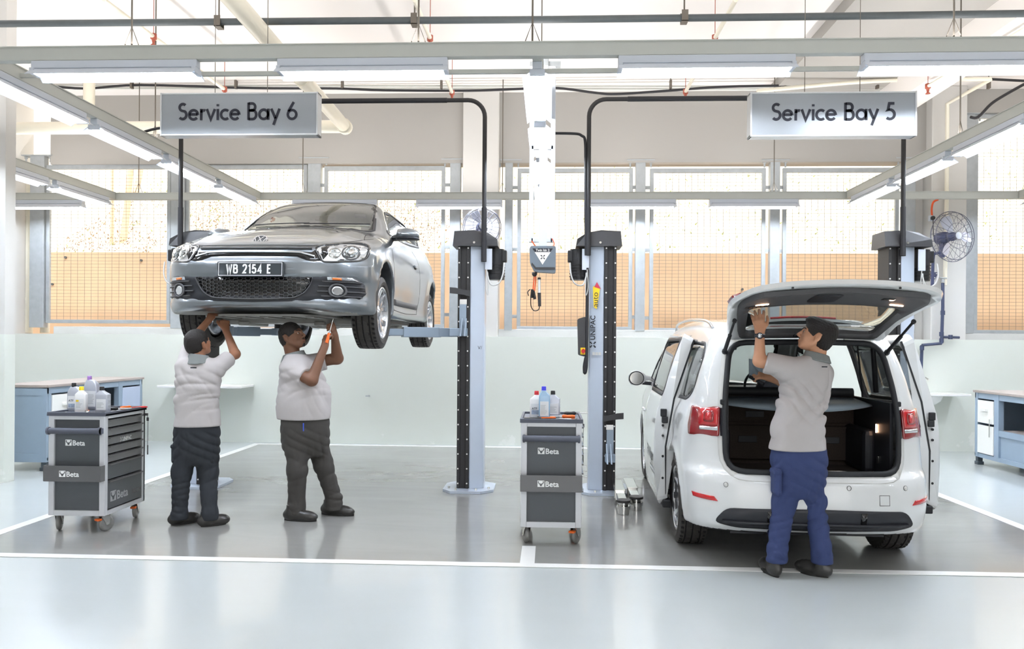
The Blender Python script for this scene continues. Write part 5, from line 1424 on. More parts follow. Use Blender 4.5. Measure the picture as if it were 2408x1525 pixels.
# number plate and round emblem
pz = .543; tilt = .05
PM = facing((0, -.034, pz), (1, 0, 0), (0, tilt, 1))
pl = empty('number_plate', (0, 0, 0)); pl.parent = grey
m = MB(); m.prism(roundpoly([(-.275, -.062), (.275, -.062), (.275, .062), (-.275, .062)], .008), -.02, 0, M=PM); m.build('plate', 'plate_black', pl, fixn=True)
m = MB(); ribbon(m, [(-.263, -.052), (.263, -.052), (.263, .052), (-.263, .052), (-.263, -.052)], .004, .0016, PM)
CH = {'W': [[(0, 1), (.2, 0), (.4, .8), (.6, 0), (.8, 1)]], 'B': [[(0, .07), (0, 1)], [(0, .93), (.36, .93), (.46, .85), (.46, .62), (.36, .54), (0, .54)], [(0, .07), (.38, .07), (.5, .15), (.5, .44), (.38, .54)]],
 '2': [[(.0, .74), (.05, .88), (.16, .94), (.34, .94), (.46, .86), (.48, .68), (.4, .5), (.04, .08), (.5, .08)]], '1': [[(.0, .76), (.18, .93), (.2, 0)]],
 '5': [[(.46, .93), (.08, .93), (.05, .54), (.32, .6), (.46, .5), (.48, .24), (.38, .1), (.22, .06), (.05, .12), (.0, .26)]], '4': [[(.38, 0), (.38, .93), (.0, .28), (.54, .28)]], 'E': [[(.42, .93), (.0, .93), (.0, .07), (.42, .07)], [(0, .52), (.38, .52)]]}
CW = {'W': .8, 'B': .5, '2': .5, '1': .22, '5': .5, '4': .54, 'E': .42}
x_ = -.195; hh = .075
for ch in 'WB 2154 E':
    if ch == ' ': x_ += .030; continue
    sc = .056 if ch != 'W' else .05
    for st in CH[ch]: ribbon(m, [(x_+p[0]*sc, -.036+p[1]*hh) for p in st], .0125, .0018, PM)
    x_ += CW[ch]*sc+.019
m.build('lettering', 'decal_white', pl)
em = empty('emblem', (0, 0, 0)); em.parent = grey
h_, nn, _, _ = G_bvh.ray_cast(Vector((0, .185, 3)), Vector((0, 0, -1)), 5)
nn = (nn+Vector((0, -.5, 0))).normalized(); EM = facing(h_+nn*.004, (1, 0, 0), nn.cross(Vector((1, 0, 0))))
m = MB(); m.cyl((0, 0, -.012), (0, 0, .001), .060, 32, M=EM); m.build('disc', 'trim_grey', em)
m = MB(); ribbon(m, [(.057*math.cos(2*PI*k/40), .057*math.sin(2*PI*k/40)) for k in range(41)], .009, .005, EM)
ribbon(m, [(-.027, .048), (0, .006), (.027, .048)], .009, .005, EM); ribbon(m, [(-.050, .022), (-.024, -.044), (0, .004), (.024, -.044), (.050, .022)], .009, .005, EM)
m.build('letters', 'alloy', em, fixn=True)
# shut lines
seam([(0, .752), (.25, .752), (.50, .757), (.62, .79), (.75, .84), (.80, .90)], FR, grey, G_bvh)
seam([(.78, .60), (.70, 1.0), (.72, 1.30)], TOP, grey, G_bvh)
seam([(1.33, .98), (1.30, .80), (1.31, .45), (1.36, .27)], SR, grey, G_bvh)
seam([(2.62, .98), (2.72, .80), (2.66, .45), (2.60, .27)], SR, grey, G_bvh)
seam([(1.36, .27), (2.0, .255), (2.60, .27)], SR, grey, G_bvh)
seam([(.80, .64), (.62, .62), (.56, .50), (.50, .40)][:2], SR, grey, G_bvh)
both(strip([(1.30+k*.14, .345) for k in range(10)], .055), SR, 'side_moulding', 'trim_grey', grey, .012, .012, 1)
# handles, mirrors, wipers
for s in (1, -1):
    m = MB(); m.box((s*.897, 2.48, .795), (.03, .17, .03), bev=.012); m.build('door_handle', 'paint_grey', grey)
    m = MB(); m.box((s*.885, 2.48, .785), (.012, .12, .05), bev=.005); m.build('handle_recess', 'arch_black', grey)
    rg = []
    for t, xx, zc, hz_, hy, yc in ((0, .80, 1.015, .02, .03, 1.66), (.2, .86, 1.015, .03, .04, 1.63), (.25, .875, 1.035, .06, .07, 1.60), (.5, .96, 1.04, .066, .085, 1.58), (.8, 1.04, 1.035, .058, .075, 1.59), (.95, 1.075, 1.03, .045, .055, 1.61), (1, 1.09, 1.028, .02, .03, 1.62)):
        rg.append([(s*xx, yc+hy*math.cos(a)*(1 if math.cos(a) < 0 else .8), zc+hz_*math.sin(a)*(1 if math.sin(a) > 0 else .8)) for a in [2*PI*k/20 for k in range(20)]])
    m = MB(); m.loft(rg); mr = m.build('door_mirror', 'paint_grey', grey, fixn=True)
    m = MB(); m.loft([[(p[0], p[1]+.0, 1.01+(p[2]-1.035)*.45-.012) for p in r_] for r_ in rg]); m.build('mirror_underside', 'trim_black', mr, fixn=True)
    m = MB(); m.tube([(s*(.93+.13*t), 1.497+.05*t**2+.0, 1.035) for t in (0, .3, .6, 1)], .008, 6); m.build('mirror_indicator', 'lamp_reflector', mr)
m = MB()
for x0, x1 in ((-.55, .05), (-.0, .60)):
    p_ = []
    for t in range(7):
        x = x0+(x1-x0)*t/6; h_, nn, _, _ = G_bvh.ray_cast(Vector((x, 1.32+.2*(x/.6)**2+.02*t/6, 3)), Vector((0, 0, -1)), 5); p_.append(h_+nn*.012)
    m.tube(p_, .005, 6)
o = m.build('wipers', 'trim_black', grey)
# roof aerial strip, tax disc
m = patch(G_bvh, roundpoly([(.42, 1.62), (.53, 1.66), (.51, 1.74), (.405, 1.70)], .01, 3), TOP, -.008, .002, .05); o = m.build('windscreen_sticker', 'bench_pale', grey)
# interior
m = MB(); m.bx(-.70, .70, 1.34, 1.75, .70, 1.02, bev=.06); m.build('dashboard', 'trim_black', grey)
for s in (-1, 1):
    m = MB(); m.bx(s*.36-.24, s*.36+.24, 2.0, 2.5, .42, .55, bev=.05); m.box((s*.36, 2.56, .80), (.46, .14, .62), M=None, bev=.06); m.box((s*.36, 2.60, 1.17), (.25, .09, .17), bev=.04); m.build('seat', 'trim_grey', grey)
m = MB(); m.bx(-.6, .6, 3.15, 3.3, .5, 1.02, bev=.05); m.build('rear_seat', 'trim_grey', grey)
m = MB(); m.tube([(.36+.18*math.cos(2*PI*k/28), 1.80+.05*math.sin(2*PI*k/28), .93+.17*math.sin(2*PI*k/28)) for k in range(28)], .014, 8, closed=True); m.tube([(.36, 1.83, .93), (.36, 1.70, .88)], .03, 8); m.tube([(.2, 1.8, .93), (.52, 1.8, .93)], .014, 8); m.build('steering_wheel', 'trim_black', grey)
m = MB(); m.box((0, 2.02, 1.27), (.22, .03, .06), bev=.015); m.tube([(0, 2.03, 1.29), (0, 2.08, 1.36)], .01, 6); m.build('rear_view_mirror', 'trim_black', grey)
# underside
m = MB()
m.prism(roundpoly([(-.36, .20), (.36, .20), (.52, .5), (.52, 1.15), (-.52, 1.15), (-.52, .5)], .08), .168, .186); ut = m.build('engine_undertray', 'under_grey', grey, fixn=True)
m = MB()
for k in range(5): m.bx(-.45+k*.2, -.37+k*.2, .3, 1.0, .158, .168, bev=.004)
m.build('tray_rib', 'under_grey', ut)['kind'] = 'stuff'
m = MB(); m.prism(roundpoly([(-.42, .72), (.42, .72), (.46, 1.12), (-.46, 1.12)], .06), .12, .17); m.bx(-.40, -.30, .7, 1.2, .10, .14, bev=.01); m.bx(.30, .40, .7, 1.2, .10, .14, bev=.01); m.build('subframe', 'under_grey', grey, fixn=True)
m = MB(); m.tube(bez([(.05, .8, .18), (.05, 1.2, .14), (.0, 1.6, .14), (.02, 2.6, .14), (.3, 3.2, .16), (.35, 4.1, .18)], 6), .028, 10); m.box((.02, 2.0, .14), (.22, .5, .09), bev=.04); m.box((.2, 3.85, .17), (.5, .28, .13), bev=.05); m.build('exhaust_pipe', 'under_grey', grey)
m = MB(); m.prism(roundpoly([(-.75, 1.3), (-.12, 1.3), (-.12, 2.9), (-.75, 2.9)], .05), .15, .19); m.prism(roundpoly([(.12, 1.3), (.75, 1.3), (.75, 2.9), (.12, 2.9)], .05), .15, .19); m.build('floor_panel', 'trim_black', grey, fixn=True)
for s in (-1, 1):
    m = MB(); m.tube([(s*.40, .90, .16), (s*.70, .885, .14)], [.05, .03], 8); m.tube([(s*.38, 1.12, .15), (s*.70, .90, .14)], [.04, .025], 8); m.tube([(s*.3, .88, .27), (s*.7, .885, .24)], .02, 8); m.tube([(s*.62, .93, .2), (s*.60, .95, .7)], .035, 10); m.build('suspension_arm', 'under_grey', grey)
    m = MB(); m.tube([(s*.35, 3.2, .2), (s*.68, 3.46, .22)], .04, 8); m.tube([(s*.2, 3.6, .18), (s*.68, 3.47, .2)], .03, 8); m.build('rear_arm', 'under_grey', grey)
DR = .225   # wheels hang at full droop
for s in (-1, 1):
    wheel(grey, (s*.782, GFA, DR), s, .332, .225, .232, .2+.3*s, steer=0)
    wheel(grey, (s*.787, GRA, DR), s, .332, .225, .232, .5)
# ================================================================ the white people carrier (local y = 0 at the rear bumper, growing toward its nose)
YV, XV, RV = 5.36, 1.755, R(-2.0)
V_ZC = pchip([-.3, .05, .20, .35, .6, 1.0, 1.6, 2.3, 2.8, 3.1, 3.45, 3.9, 4.05, 4.3, 4.6, 4.75, 5.1], [1.20, 1.46, 1.585, 1.625, 1.66, 1.69, 1.715, 1.72, 1.70, 1.655, 1.50, 1.18, 1.09, 1.00, .86, .76, .5])
V_WP = pchip([-.3, 0, .15, .4, .8, 1.4, 2.5, 3.8, 4.3, 4.6, 4.9], [.79, .825, .86, .885, .903, .91, .91, .90, .87, .82, .68])
V_IN = pchip([0, .2, .28, .40, .6, .85, .98, 1.04, 1.10, 1.3, 1.5, 1.62, 1.9], [.10, .06, .03, .012, .0, .010, .030, .050, .075, .135, .21, .27, .45])
V_RV = pchip([-.1, .18, .24, .30, .42, .56, .615, .66, .72, .9, 1.06, 1.2, 1.4, 1.6], [.16, .14, .10, .035, .0, .012, .03, .085, .105, .125, .15, .19, .27, .40])
V_FV = pchip([0, .2, .35, .6, .75, .9], [.12, .04, .0, .02, .08, .2])
VRA, VFA = .80, 3.72
def f_van(x, y, z):
    ax = np.abs(x); u = ax/.93
    rf = np.sqrt((y-VFA)**2+(z-.335)**2); rr = np.sqrt((y-VRA)**2+(z-.335)**2)
    flare = .012*np.exp(-((rf-.39)/.05)**2)+.014*np.exp(-((rr-.39)/.05)**2)
    Wd = V_WP(y)-V_IN(z)+flare-.010*np.exp(-((z-.36)/.05)**2)*np.exp(-((y-2.3)/.9)**4)
    side = (ax-Wd)*.95
    yy = y-(.14*(ax/.7)**2)*np.clip((4.6-y)/.5, 0, 1)*np.clip((y-2.6)/.5, 0, 1)*-1
    zt = V_ZC(yy)-(.035*u**2+.02*u**6)
    top = (z-zt)/np.sqrt(1+V_ZC.d(yy)**2)
    re = (.05*u**2+.30*u**6+V_RV(z)-y)*.85
    fr = (y-(4.85-.10*u**2-.42*u**5-V_FV(z)))*.85
    bot = .235-z
    d = smax(side, top, .11); d = smax(d, re, .09); d = smax(d, fr, .1); d = smax(d, bot, .03)
    wf = np.maximum(rf-.375, .56-ax); wr = np.maximum(rr-.375, .56-ax)
    return np.maximum(np.maximum(d, -wf), -wr)
hv2 = .019
vp, vq = field_mesh(f_van, (-1.03, -.06, .12), (1.03, 4.93, 1.8), hv2, 2)
V_bvh = bvh_of(vp, vq)
cen = vp[vq].mean(1)
rf = np.hypot(cen[:, 1]-VFA, cen[:, 2]-.335); rr = np.hypot(cen[:, 1]-VRA, cen[:, 2]-.335)
vmi = np.zeros(len(vq), int)
vmi[((rf < .374) | (rr < .374)) & (np.abs(cen[:, 0]) < .92)] = 1
vmi[(cen[:, 2] < .25) & (np.abs(cen[:, 0]) < .84) & (vmi == 0)] = 1

# openings
OPN = roundpoly([(-.545, 1.505), (0, 1.515), (.545, 1.505), (.60, 1.15), (.61, .90), (.60, .645), (0, .640), (-.60, .645), (-.61, .90), (-.60, 1.15)], [.12, .3, .12, .1, .1, .15, .3, .15, .1, .1], 5)
QWN = roundpoly([(.50, 1.14), (.62, 1.10), (1.32, 1.085), (1.32, 1.53), (.58, 1.50), (.47, 1.42), (.45, 1.22)], .05, 4)
SDR = roundpoly([(1.42, .31), (2.47, .31), (2.47, 1.555), (1.42, 1.57)], .05, 4)
SWI = roundpoly([(1.50, 1.105), (2.40, 1.105), (2.40, 1.53), (1.50, 1.535)], .05, 4)
FWN = roundpoly([(2.56, 1.105), (3.52, 1.11), (3.28, 1.30), (2.98, 1.47), (2.56, 1.53)], .04, 4)
VWS = [(-.70, 3.98), (-.35, 4.08), (0, 4.10), (.35, 4.08), (.70, 3.98), (.58, 3.26), (.3, 3.33), (0, 3.35), (-.3, 3.33), (-.58, 3.26)]
SKY = [(-.3, 1.3), (.3, 1.3), (.3, 2.5), (-.3, 2.5)]
vp, vq, vmi = cut_hole(vp, vq, vmi, 1, OPN, lambda c: c[:, 1] < .6, hv2)
vp, vq, vmi = cut_hole(vp, vq, vmi, 2, VWS, lambda c: c[:, 2] > .95, hv2)
for pl_ in (QWN, SDR, FWN):
    vp, vq, vmi = cut_hole(vp, vq, vmi, 0, pl_, lambda c: c[:, 0] > .5, hv2)
    vp, vq, vmi = cut_hole(vp, vq, vmi, 0, pl_, lambda c: c[:, 0] < -.5, hv2)
van = empty('car', (XV, YV, 0), RV, 'white people carrier with open tailgate in the right bay', 'car')
van.scale = (.93, 1, 1)
body = mesh_obj('body', vp, vq, ['paint_white', 'arch_black'], van, vmi)
md = body.modifiers.new('s', 'SOLIDIFY'); md.thickness = .02; md.offset = -1
def vboth(o, M, nm, m_, par, off=.003, thick=.004, grid=.05, **k): return both(o, M, nm, m_, par, off, thick, grid, bvh=V_bvh, **k)
patch(V_bvh, densify(VWS), TOP, -.002, .004, .08).build('windscreen', 'glass_tint', van)
vboth(QWN, SR, 'side_window', 'glass_tint', van, -.002, .004, .08)
vboth(FWN, SR, 'side_window', 'glass_tint', van, -.002, .004, .08)
for q in (QWN, FWN): vboth(frame_of(q, .014), SR, 'window_seal', 'trim_black', van, .002, .004, 1.0, holes=[shrink(q, .010)])
vboth(strip([(3.05, 1.105), (3.05, 1.3), (3.04, 1.45)], .03), SR, 'window_pillar', 'trim_black', van, .002, .006, 1)
# seal round the tailgate opening
def on_rear(x, z, off=0.0):
    h_, nn, _, _ = V_bvh.ray_cast(Vector((x, -1, z)), Vector((0, 1, 0)), 3)
    return Vector((x, .3, z)) if h_ is None else h_+(nn if nn.y < 0 else -nn)*off
m = MB(); m.tube([on_rear(x, z, .008) for x, z in OPN], .021, 8, closed=True); m.build('boot_seal', 'seal', van)
fr_ = densify(frame_of(OPN, .05), 1)
patch(V_bvh, fr_, FR, .003, .004, 1.0, holes=[shrink(OPN, .004)]).build('opening_flange', 'inner_white', van)
# rear lamps, lower bumper, reflectors, sensors
TL = roundpoly([(.635, .872), (.82, .872), (.84, .93), (.815, 1.065), (.645, 1.068)], .015, 3)
for sgn in (1, -1):
    DG = Vector((-.55, 1, 0)).normalized()      # seen from the rear corner
    MD = facing((1.1, -1.0, 0), (DG.y, -DG.x, 0), (0, 0, 1)); MD = Matrix(((DG.y, 0, DG.x, 1.0), (-DG.x, 0, DG.y, -.7), (0, 1, 0, 0), (0, 0, 0, 1)))
    ub = .02
    # outline given as distance along the corner u (0 at the inner end)
    p_in = on_rear(.64, .97); u0 = (p_in-Vector((1.0, -.7, 0))).dot(Vector((DG.y, -DG.x, 0)))
    def corner(o_, nm, m_, par, off, th, g=.04, **k):
        a = patch(V_bvh, [(u0+p[0], p[1]) for p in o_], MD, off, th, g, **k); a = a if sgn > 0 else mirx(a); return a.build(nm, m_, par)
    tl = corner(roundpoly([(0, .872), (.25, .868), (.258, .93), (.235, 1.066), (.005, 1.070)], .015, 3), 'tail_lamp', 'tail_dark_red', van, .012, .014)
    corner(roundpoly([(.012, .945), (.155, .945), (.165, 1.058), (.015, 1.060)], .012, 3), 'brake_lens', 'tail_red', tl, .017, .006)
    corner(roundpoly([(.04, .965), (.12, .965), (.115, 1.04), (.045, 1.042)], .02, 3), 'inner_lens', 'tail_dark_red', tl, .021, .005)
    corner(roundpoly([(.055, .975), (.105, .975), (.10, 1.03), (.06, 1.03)], .015, 3), 'inner_lens', 'tail_red', tl, .025, .005)
    corner(roundpoly([(.012, .910), (.150, .910), (.150, .935), (.012, .935)], .006, 3), 'reverse_lens', 'lamp_reflector', tl, .017, .006)
    rr_ = corner(densify([(-.03, .452), (.17, .462), (.185, .492), (.0, .482)], 8), 'reflector_lamp', 'tail_red', van, .007, .008, .012)
    def vm(o_, nm, m_, off, th, g=.05, **k):
        a = patch(V_bvh, o_, FR, off, th, g, **k); a = a if sgn > 0 else mirx(a); return a.build(nm, m_, van)
    vm(roundpoly([(.592, .875), (.64, .875), (.645, 1.065), (.598, 1.065)], .006, 3), 'lamp_recess', 'trim_black', .004, .006)
    vm(frame_of(ell(.62, .565, .013, .014), 0), 'parking_sensor', 'inner_white', .004, .006, 1)
    vm(frame_of(ell(.62, .565, .014, .015), .0015), 'sensor_ring', 'trim_grey', .003, .003, 1, holes=[ell(.62, .565, .0125, .0135)])
for x in (.22, -.22):
    patch(V_bvh, frame_of(ell(x, .565, .014, .015), .0015), FR, .003, .003, 1, holes=[ell(x, .565, .0125, .0135)]).build('sensor_ring', 'trim_grey', van)
q = [(.43, .455), (.50, .455), (.50, .52), (.43, .52), (.43, .455)]
patch(V_bvh, strip(q, .004), FR, .0015, .002, 1).build('tow_cover', 'trim_grey', van)
BB = roundpoly([(-.70, .312), (-.62, .415), (0, .425), (.62, .415), (.70, .312), (.55, .285), (0, .275), (-.55, .285)], .05, 4)
bb = patch(V_bvh, densify(BB, 2), FR, .008, .012, .05).build('bumper_insert', 'trim_black', van)
patch(V_bvh, strip([(-.64+k*.08, .325) for k in range(17)], .02), FR, .022, .018, 1).build('insert_rib', 'trim_black', bb)
for (a, b_) in (((.30, .335), (.34, .405)), ((-.34, .335), (-.30, .405))):
    patch(V_bvh, [(a[0], a[1]), (b_[0], a[1]), (b_[0], b_[1]), (a[0], b_[1])], FR, .014, .01, 1).build('insert_step', 'gloss_black', bb)
m = MB(); m.tube([(-.3, .6, .22), (-.3, .12, .24), (-.3, .06, .25)], .03, 12); m.build('tail_pipe', 'chrome', van)
for s in (1, -1):
    h_ = on_rear(s*.585, 1.10); m = MB(); m.box((s*.625, h_.y-.004, 1.105), (.03, .03, .035), bev=.008); m.build('rubber_buffer', 'seal', van)
# sliding doors, open, slid to the rear
for s, dx in ((-1, .125), (1, .38)):
    # s = -1 : the door nearer to the camera side
    dr = empty('sliding_door', (0, 0, 0)); dr.parent = van
    sh = Matrix.Translation((dx, -.45, 0))
    def dp(o_, nm, m_, off, th, g, par=None, **k):
        a = patch(V_bvh, o_, SR, off, th, g, **k); xform(a, sh); a = a if s > 0 else mirx(a); return a.build(nm, m_, par or dr)
    S2 = roundpoly([(1.43, .24), (2.45, .24), (2.45, 1.575), (1.43, 1.585)], .06, 4)
    dp(densify(S2, 1), 'door_skin', 'paint_white', .001, .085, .06, holes=[shrink(SWI, -.0)])
    dp(densify(roundpoly([(1.47, .34), (2.42, .34), (2.42, 1.06), (1.47, 1.06)], .08, 4), 2), 'inner_panel', 'inner_white', -.082, .02, .08)
    for k in range(5):
        zz = (.45, .62, .78, .86, .98)[k]
        a = MB(); xx = .90+dx-.06; a.cyl((xx, 1.43-.45-.002+.0, zz), (xx, 1.43-.45+.03, zz), .010, 10); a = a if s > 0 else mirx(a); a.build('edge_plug', 'seal', dr)
    dp(SWI, 'door_window', 'glass_tint', -.003, .004, .1)
    dp(frame_of(SWI, .02), 'window_seal', 'trim_black', .004, .006, 1.0, holes=[shrink(SWI, .012)])
    dp(strip([(1.437, .24), (1.437, .7), (1.437, 1.1), (1.437, 1.57)], .02), 'edge_seal', 'seal', -.084, .014, 1)
    a = MB(); a.bx(.86+dx-.05, .86+dx+.0, 1.43-.45-.01, 1.43-.45+.05, .93, .99, bev=.006); a.bx(.80, .86+dx-.03, 1.0, 1.03, .95, .975); a.bx(.86+dx-.06, .86+dx-.01, 1.43-.45-.015, 1.43-.45+.02, .88, .93, bev=.006); a = a if s > 0 else mirx(a); a.build('roller_arm', 'seal', dr)
    a = MB(); a.bx(.80, .87+dx-.03, 1.1, 1.16, .30, .33); a.bx(.87+dx-.10, .87+dx-.03, .96, 1.16, .22, .28, bev=.01); a = a if s > 0 else mirx(a); a.build('lower_arm', 'seal', dr)
    a = MB(); a.box((.925+dx, 2.28-.45, .92), (.03, .17, .03), bev=.012); a = a if s > 0 else mirx(a); a.build('door_handle', 'paint_white', dr)
    if s < 0:
        for (t_, zz, sz, of) in (('F.A.Wagen', .56, .13, .0025), ('a service car', .49, .05, .0)):
            if t_ != 'F.A.Wagen':
                a = MB()
                for q in range(2):
                    for w_ in range(7): a.bx(0, .001, 1.62-w_*.055, 1.58-w_*.055, .505-q*.035, .52-q*.035)
                for i, v in enumerate(a.v):
                    h_, nn, _, _ = V_bvh.ray_cast(Vector((3, v[1]+.2, v[2])), Vector((-1, 0, 0)), 5); a.v[i] = (-(h_.x+dx+.0015+v[0]), v[1]-.25, v[2])
                a.build('small_print', 'decal_grey', dr); continue
            vs, fs = text_mesh(t_, sz, 0.0, .001, .95, shear=.25)
            out = []
            for v in vs:
                yy = 2.08-v.x; h_, nn, _, _ = V_bvh.ray_cast(Vector((3, yy, zz+v.y)), Vector((-1, 0, 0)), 5); out.append((-(h_.x+dx+.003), yy-.45, zz+v.y))
            a = MB(); a.add(out, fs, 0, False); a.build('lettering', 'ink_dark', dr)
# dark wheel-arch side and roof rails, mirrors
for s in (1, -1):
    m = MB(); m.tube(bez([(s*.61, .68, 1.62), (s*.615, .85, 1.665), (s*.62, 1.2, 1.69), (s*.62, 2.0, 1.71), (s*.61, 2.8, 1.69), (s*.60, 3.0, 1.62)], 6), .013, 8); m.build('roof_rail', 'alloy', van)
    rg = []
    for t, xx, hz_, hy in ((0, .84, .02, .02), (.1, .90, .025, .03), (.15, .93, .06, .05), (.5, 1.0, .078, .06), (.85, 1.07, .07, .05), (1, 1.10, .03, .02)):
        rg.append([(s*xx, 3.30+hy*math.cos(a)*(.35 if math.cos(a) < 0 else 1.2), 1.13+hz_*math.sin(a)) for a in [2*PI*k/20 for k in range(20)]])
    m = MB(); m.loft(rg); mr = m.build('door_mirror', 'paint_white', van, fixn=True)
    m = MB(); m.prism([(s*(x_), z_) for x_, z_ in ell(1.01, 1.13, .086, .076)], 3.268, 3.285, 'XZ'); m.build('mirror_rim', 'trim_black', mr, fixn=True)
    m = MB(); m.prism([(s*(x_), z_) for x_, z_ in ell(1.01, 1.13, .076, .066)], 3.262, 3.272, 'XZ'); m.build('mirror_glass', 'chrome', mr, fixn=True)
    m = MB(); m.tube([(s*.80, 3.32, 1.07), (s*.94, 3.31, 1.08)], .02, 8); m.build('mirror_foot', 'trim_black', mr)
    seam([(2.50, .30), (2.50, .8), (2.51, 1.1), (2.50, 1.55)], SR, van, V_bvh, False) if s > 0 else None
    m = MB(); m.box((s*.902, 2.72, .93), (.03, .17, .03), bev=.012); m.build('door_handle', 'paint_white', van)
# boot
m = MB(); m.bx(-.60, .60, .16, 3.4, .55, .585); m.build('boot_floor', 'carpet_dark', van)
for s in (1, -1):
    m = MB(); m.bx(s*.575, s*.60, .22, 1.3, .585, 1.11); m.bx(s*.50, s*.60, .50, 1.1, .585, .90, bev=.04); m.build('boot_side_trim', 'trim_black', van)
m = MB(); m.bx(-.58, .58, .94, 1.0, .58, 1.12); m.bx(-.57, .57, .9, .945, .62, .88, bev=.01); m.bx(-.57, .57, .915, .99, .90, 1.10, bev=.02)
m.build('seat_back', 'carpet_dark', van)
for (x0, z0) in ((-.30, .97), (.18, .97), (-.36, .78), (.30, .78)):
    m = MB(); m.bx(x0, x0+.15, .893 if z0 < .9 else .91, .90 if z0 < .9 else .925, z0-.03, z0+.02, bev=.004); m.build('latch_recess', 'trim_black', van)
m = MB(); m.cyl((-.57, .95, 1.135), (.57, .95, 1.135), .035, 14); m.build('cover_roller', 'seal', van)
pts_ = [(-.565, 1.10, .95), (-.565, 1.08, .50), (-.3, 1.045, .33), (0, 1.03, .29), (.3, 1.045, .33), (.565, 1.08, .50), (.565, 1.10, .95)]
m = MB(); vs = []; nx = 24
for i in range(nx+1):
    u = -1+2*i/nx; x = u*.565; yf = .30+.22*abs(u)**2.2
    for (y_, z_) in ((yf, 1.035+.03*u*u), (yf+.005, 1.075), (yf+.15, 1.085), (.95, 1.10)): vs.append((x, y_, z_))
m.add(vs, [(i*4+j, (i+1)*4+j, (i+1)*4+j+1, i*4+j+1) for i in range(nx) for j in range(3)], 0, True); o = m.build('luggage_cover', 'cover_grey', van)
md = o.modifiers.new('s', 'SOLIDIFY'); md.thickness = .006
m = MB(); m.bx(.565, .573, .45, .458, .885, .945, bev=.002); m.build('boot_lamp', 'lamp_warm', van)
for s in (-1, 1):
    m = MB(); m.tube(bez([(s*.10, .30, .588), (s*.12, .30, .625), (s*.32, .30, .625), (s*.34, .30, .588)], 5), .008, 6); m.build('floor_rail', 'chrome', van)
    m = MB(); m.prism(roundpoly([(s*.06, .22), (s*.40, .22), (s*.40, .5), (s*.06, .5)], .08), .586, .60); m.build('floor_mat', 'trim_black', van, fixn=True)
m = MB(); m.box((.571, .42, .70), (.01, .03, .05), bev=.003); m.build('lashing_eye', 'chrome', van)
# cabin
def seat(x, y, head=True, w=.48):
    m = MB(); m.bx(x-w/2, x+w/2, y, y+.5, .60, .74, bev=.05); m.box((x, y-.02, .93 if head else .86), (w, .15, .46), bev=.06)
    if head: m.box((x, y-.03, 1.27), (.24, .10, .15), bev=.045); m.cyl((x-.06, y-.03, 1.1), (x-.06, y-.03, 1.25), .008, 6); m.cyl((x+.06, y-.03, 1.1), (x+.06, y-.03, 1.25), .008, 6)
    m.build('seat', 'trim_grey' if y < 2 else 'trim_black', van)
for x in (-.40, .40): seat(x, 2.55)
for x in (-.42, 0, .42): seat(x, 1.62, False, .40)
m = MB(); m.bx(-.70, .70, 3.45, 3.95, .75, 1.04, bev=.06); m.build('dashboard', 'trim_black', van)
m = MB(); m.tube([(.38+.18*math.cos(2*PI*k/28), 3.25+.06*math.sin(2*PI*k/28), 1.05+.17*math.sin(2*PI*k/28)) for k in range(28)], .014, 8, closed=True); m.tube([(.38, 3.25, 1.05), (.38, 3.4, 1.0)], .03, 8); m.build('steering_wheel', 'trim_black', van)
m = MB(); m.box((-.02, 3.10, 1.47), (.20, .03, .06), bev=.015); m.tube([(-.02, 3.12, 1.48), (-.02, 3.3, 1.54)], .01, 6); m.build('rear_view_mirror', 'trim_grey', van)
m = MB(); m.bx(-.45, .45, .42, 2.9, 1.615, 1.63, bev=.005); m.build('headlining', 'trim_grey', van)
for s in (1, -1):
    m = MB(); m.tube([(s*.655, .75, 1.5), (s*.70, .80, 1.15)], .022, 6); m.tube([(s*.62, 1.0, 1.52), (s*.66, 1.0, 1.2), (s*.66, .98, 1.1)], .008, 6); m.build('belt', 'trim_black', van)
for s in (-1, 1):
    wheel(van, (s*.775, VRA, .335), s, .335, .225, .235, .2, spokes=5)
    wheel(van, (s*.775, VFA, .335), s, .335, .225, .235, .5, spokes=5)
m = MB(); m.bx(-.55, .55, .25, 3.3, .20, .26); m.tube([(-.55, .8, .3), (.55, .8, .3)], .05, 10); m.tube([(-.3, 3.2, .2), (-.3, .9, .2), (-.3, .5, .22)], .03, 8); m.build('underbody', 'trim_black', van)
# ---- tailgate : taken from the rear skin, then swung up about its hinge
gt = empty('tailgate', (0, 0, 0)); gt.parent = van
HG = Vector((0, .36, 1.585))
GM = Matrix.Translation(HG) @ Matrix.Rotation(R(-91), 4, 'X') @ Matrix.Translation(-HG)
GO = roundpoly([(-.56, 1.56), (0, 1.575), (.56, 1.56), (.615, 1.30), (.655, 1.06), (.66, .86), (.60, .70), (.30, .672), (0, .665), (-.30, .672), (-.60, .70), (-.66, .86), (-.655, 1.06), (-.615, 1.30)], [.05, .2, .05, .1, .1, .1, .08, .1, .1, .1, .08, .1, .1, .1], 3)
GW = roundpoly([(-.49, 1.52), (0, 1.53), (.49, 1.52), (.55, 1.08), (0, 1.045), (-.55, 1.08)], [.05, .3, .05, .06, .3, .06], 4)
def gp_(o_, nm, m_, off, th, g=.06, par=None, **k):
    a = patch(V_bvh, o_, FR, off, th, g, **k); xform(a, GM); return a.build(nm, m_, par or gt)
gp_(densify(GO, 1), 'gate_skin', 'paint_white', .012, .03, holes=[GW])
GI = roundpoly([(-.50, 1.53), (0, 1.545), (.50, 1.53), (.565, 1.25), (.605, 1.05), (.60, .88), (.55, .745), (0, .715), (-.55, .745), (-.60, .88), (-.60, 1.05), (-.565, 1.25)], .05, 3)
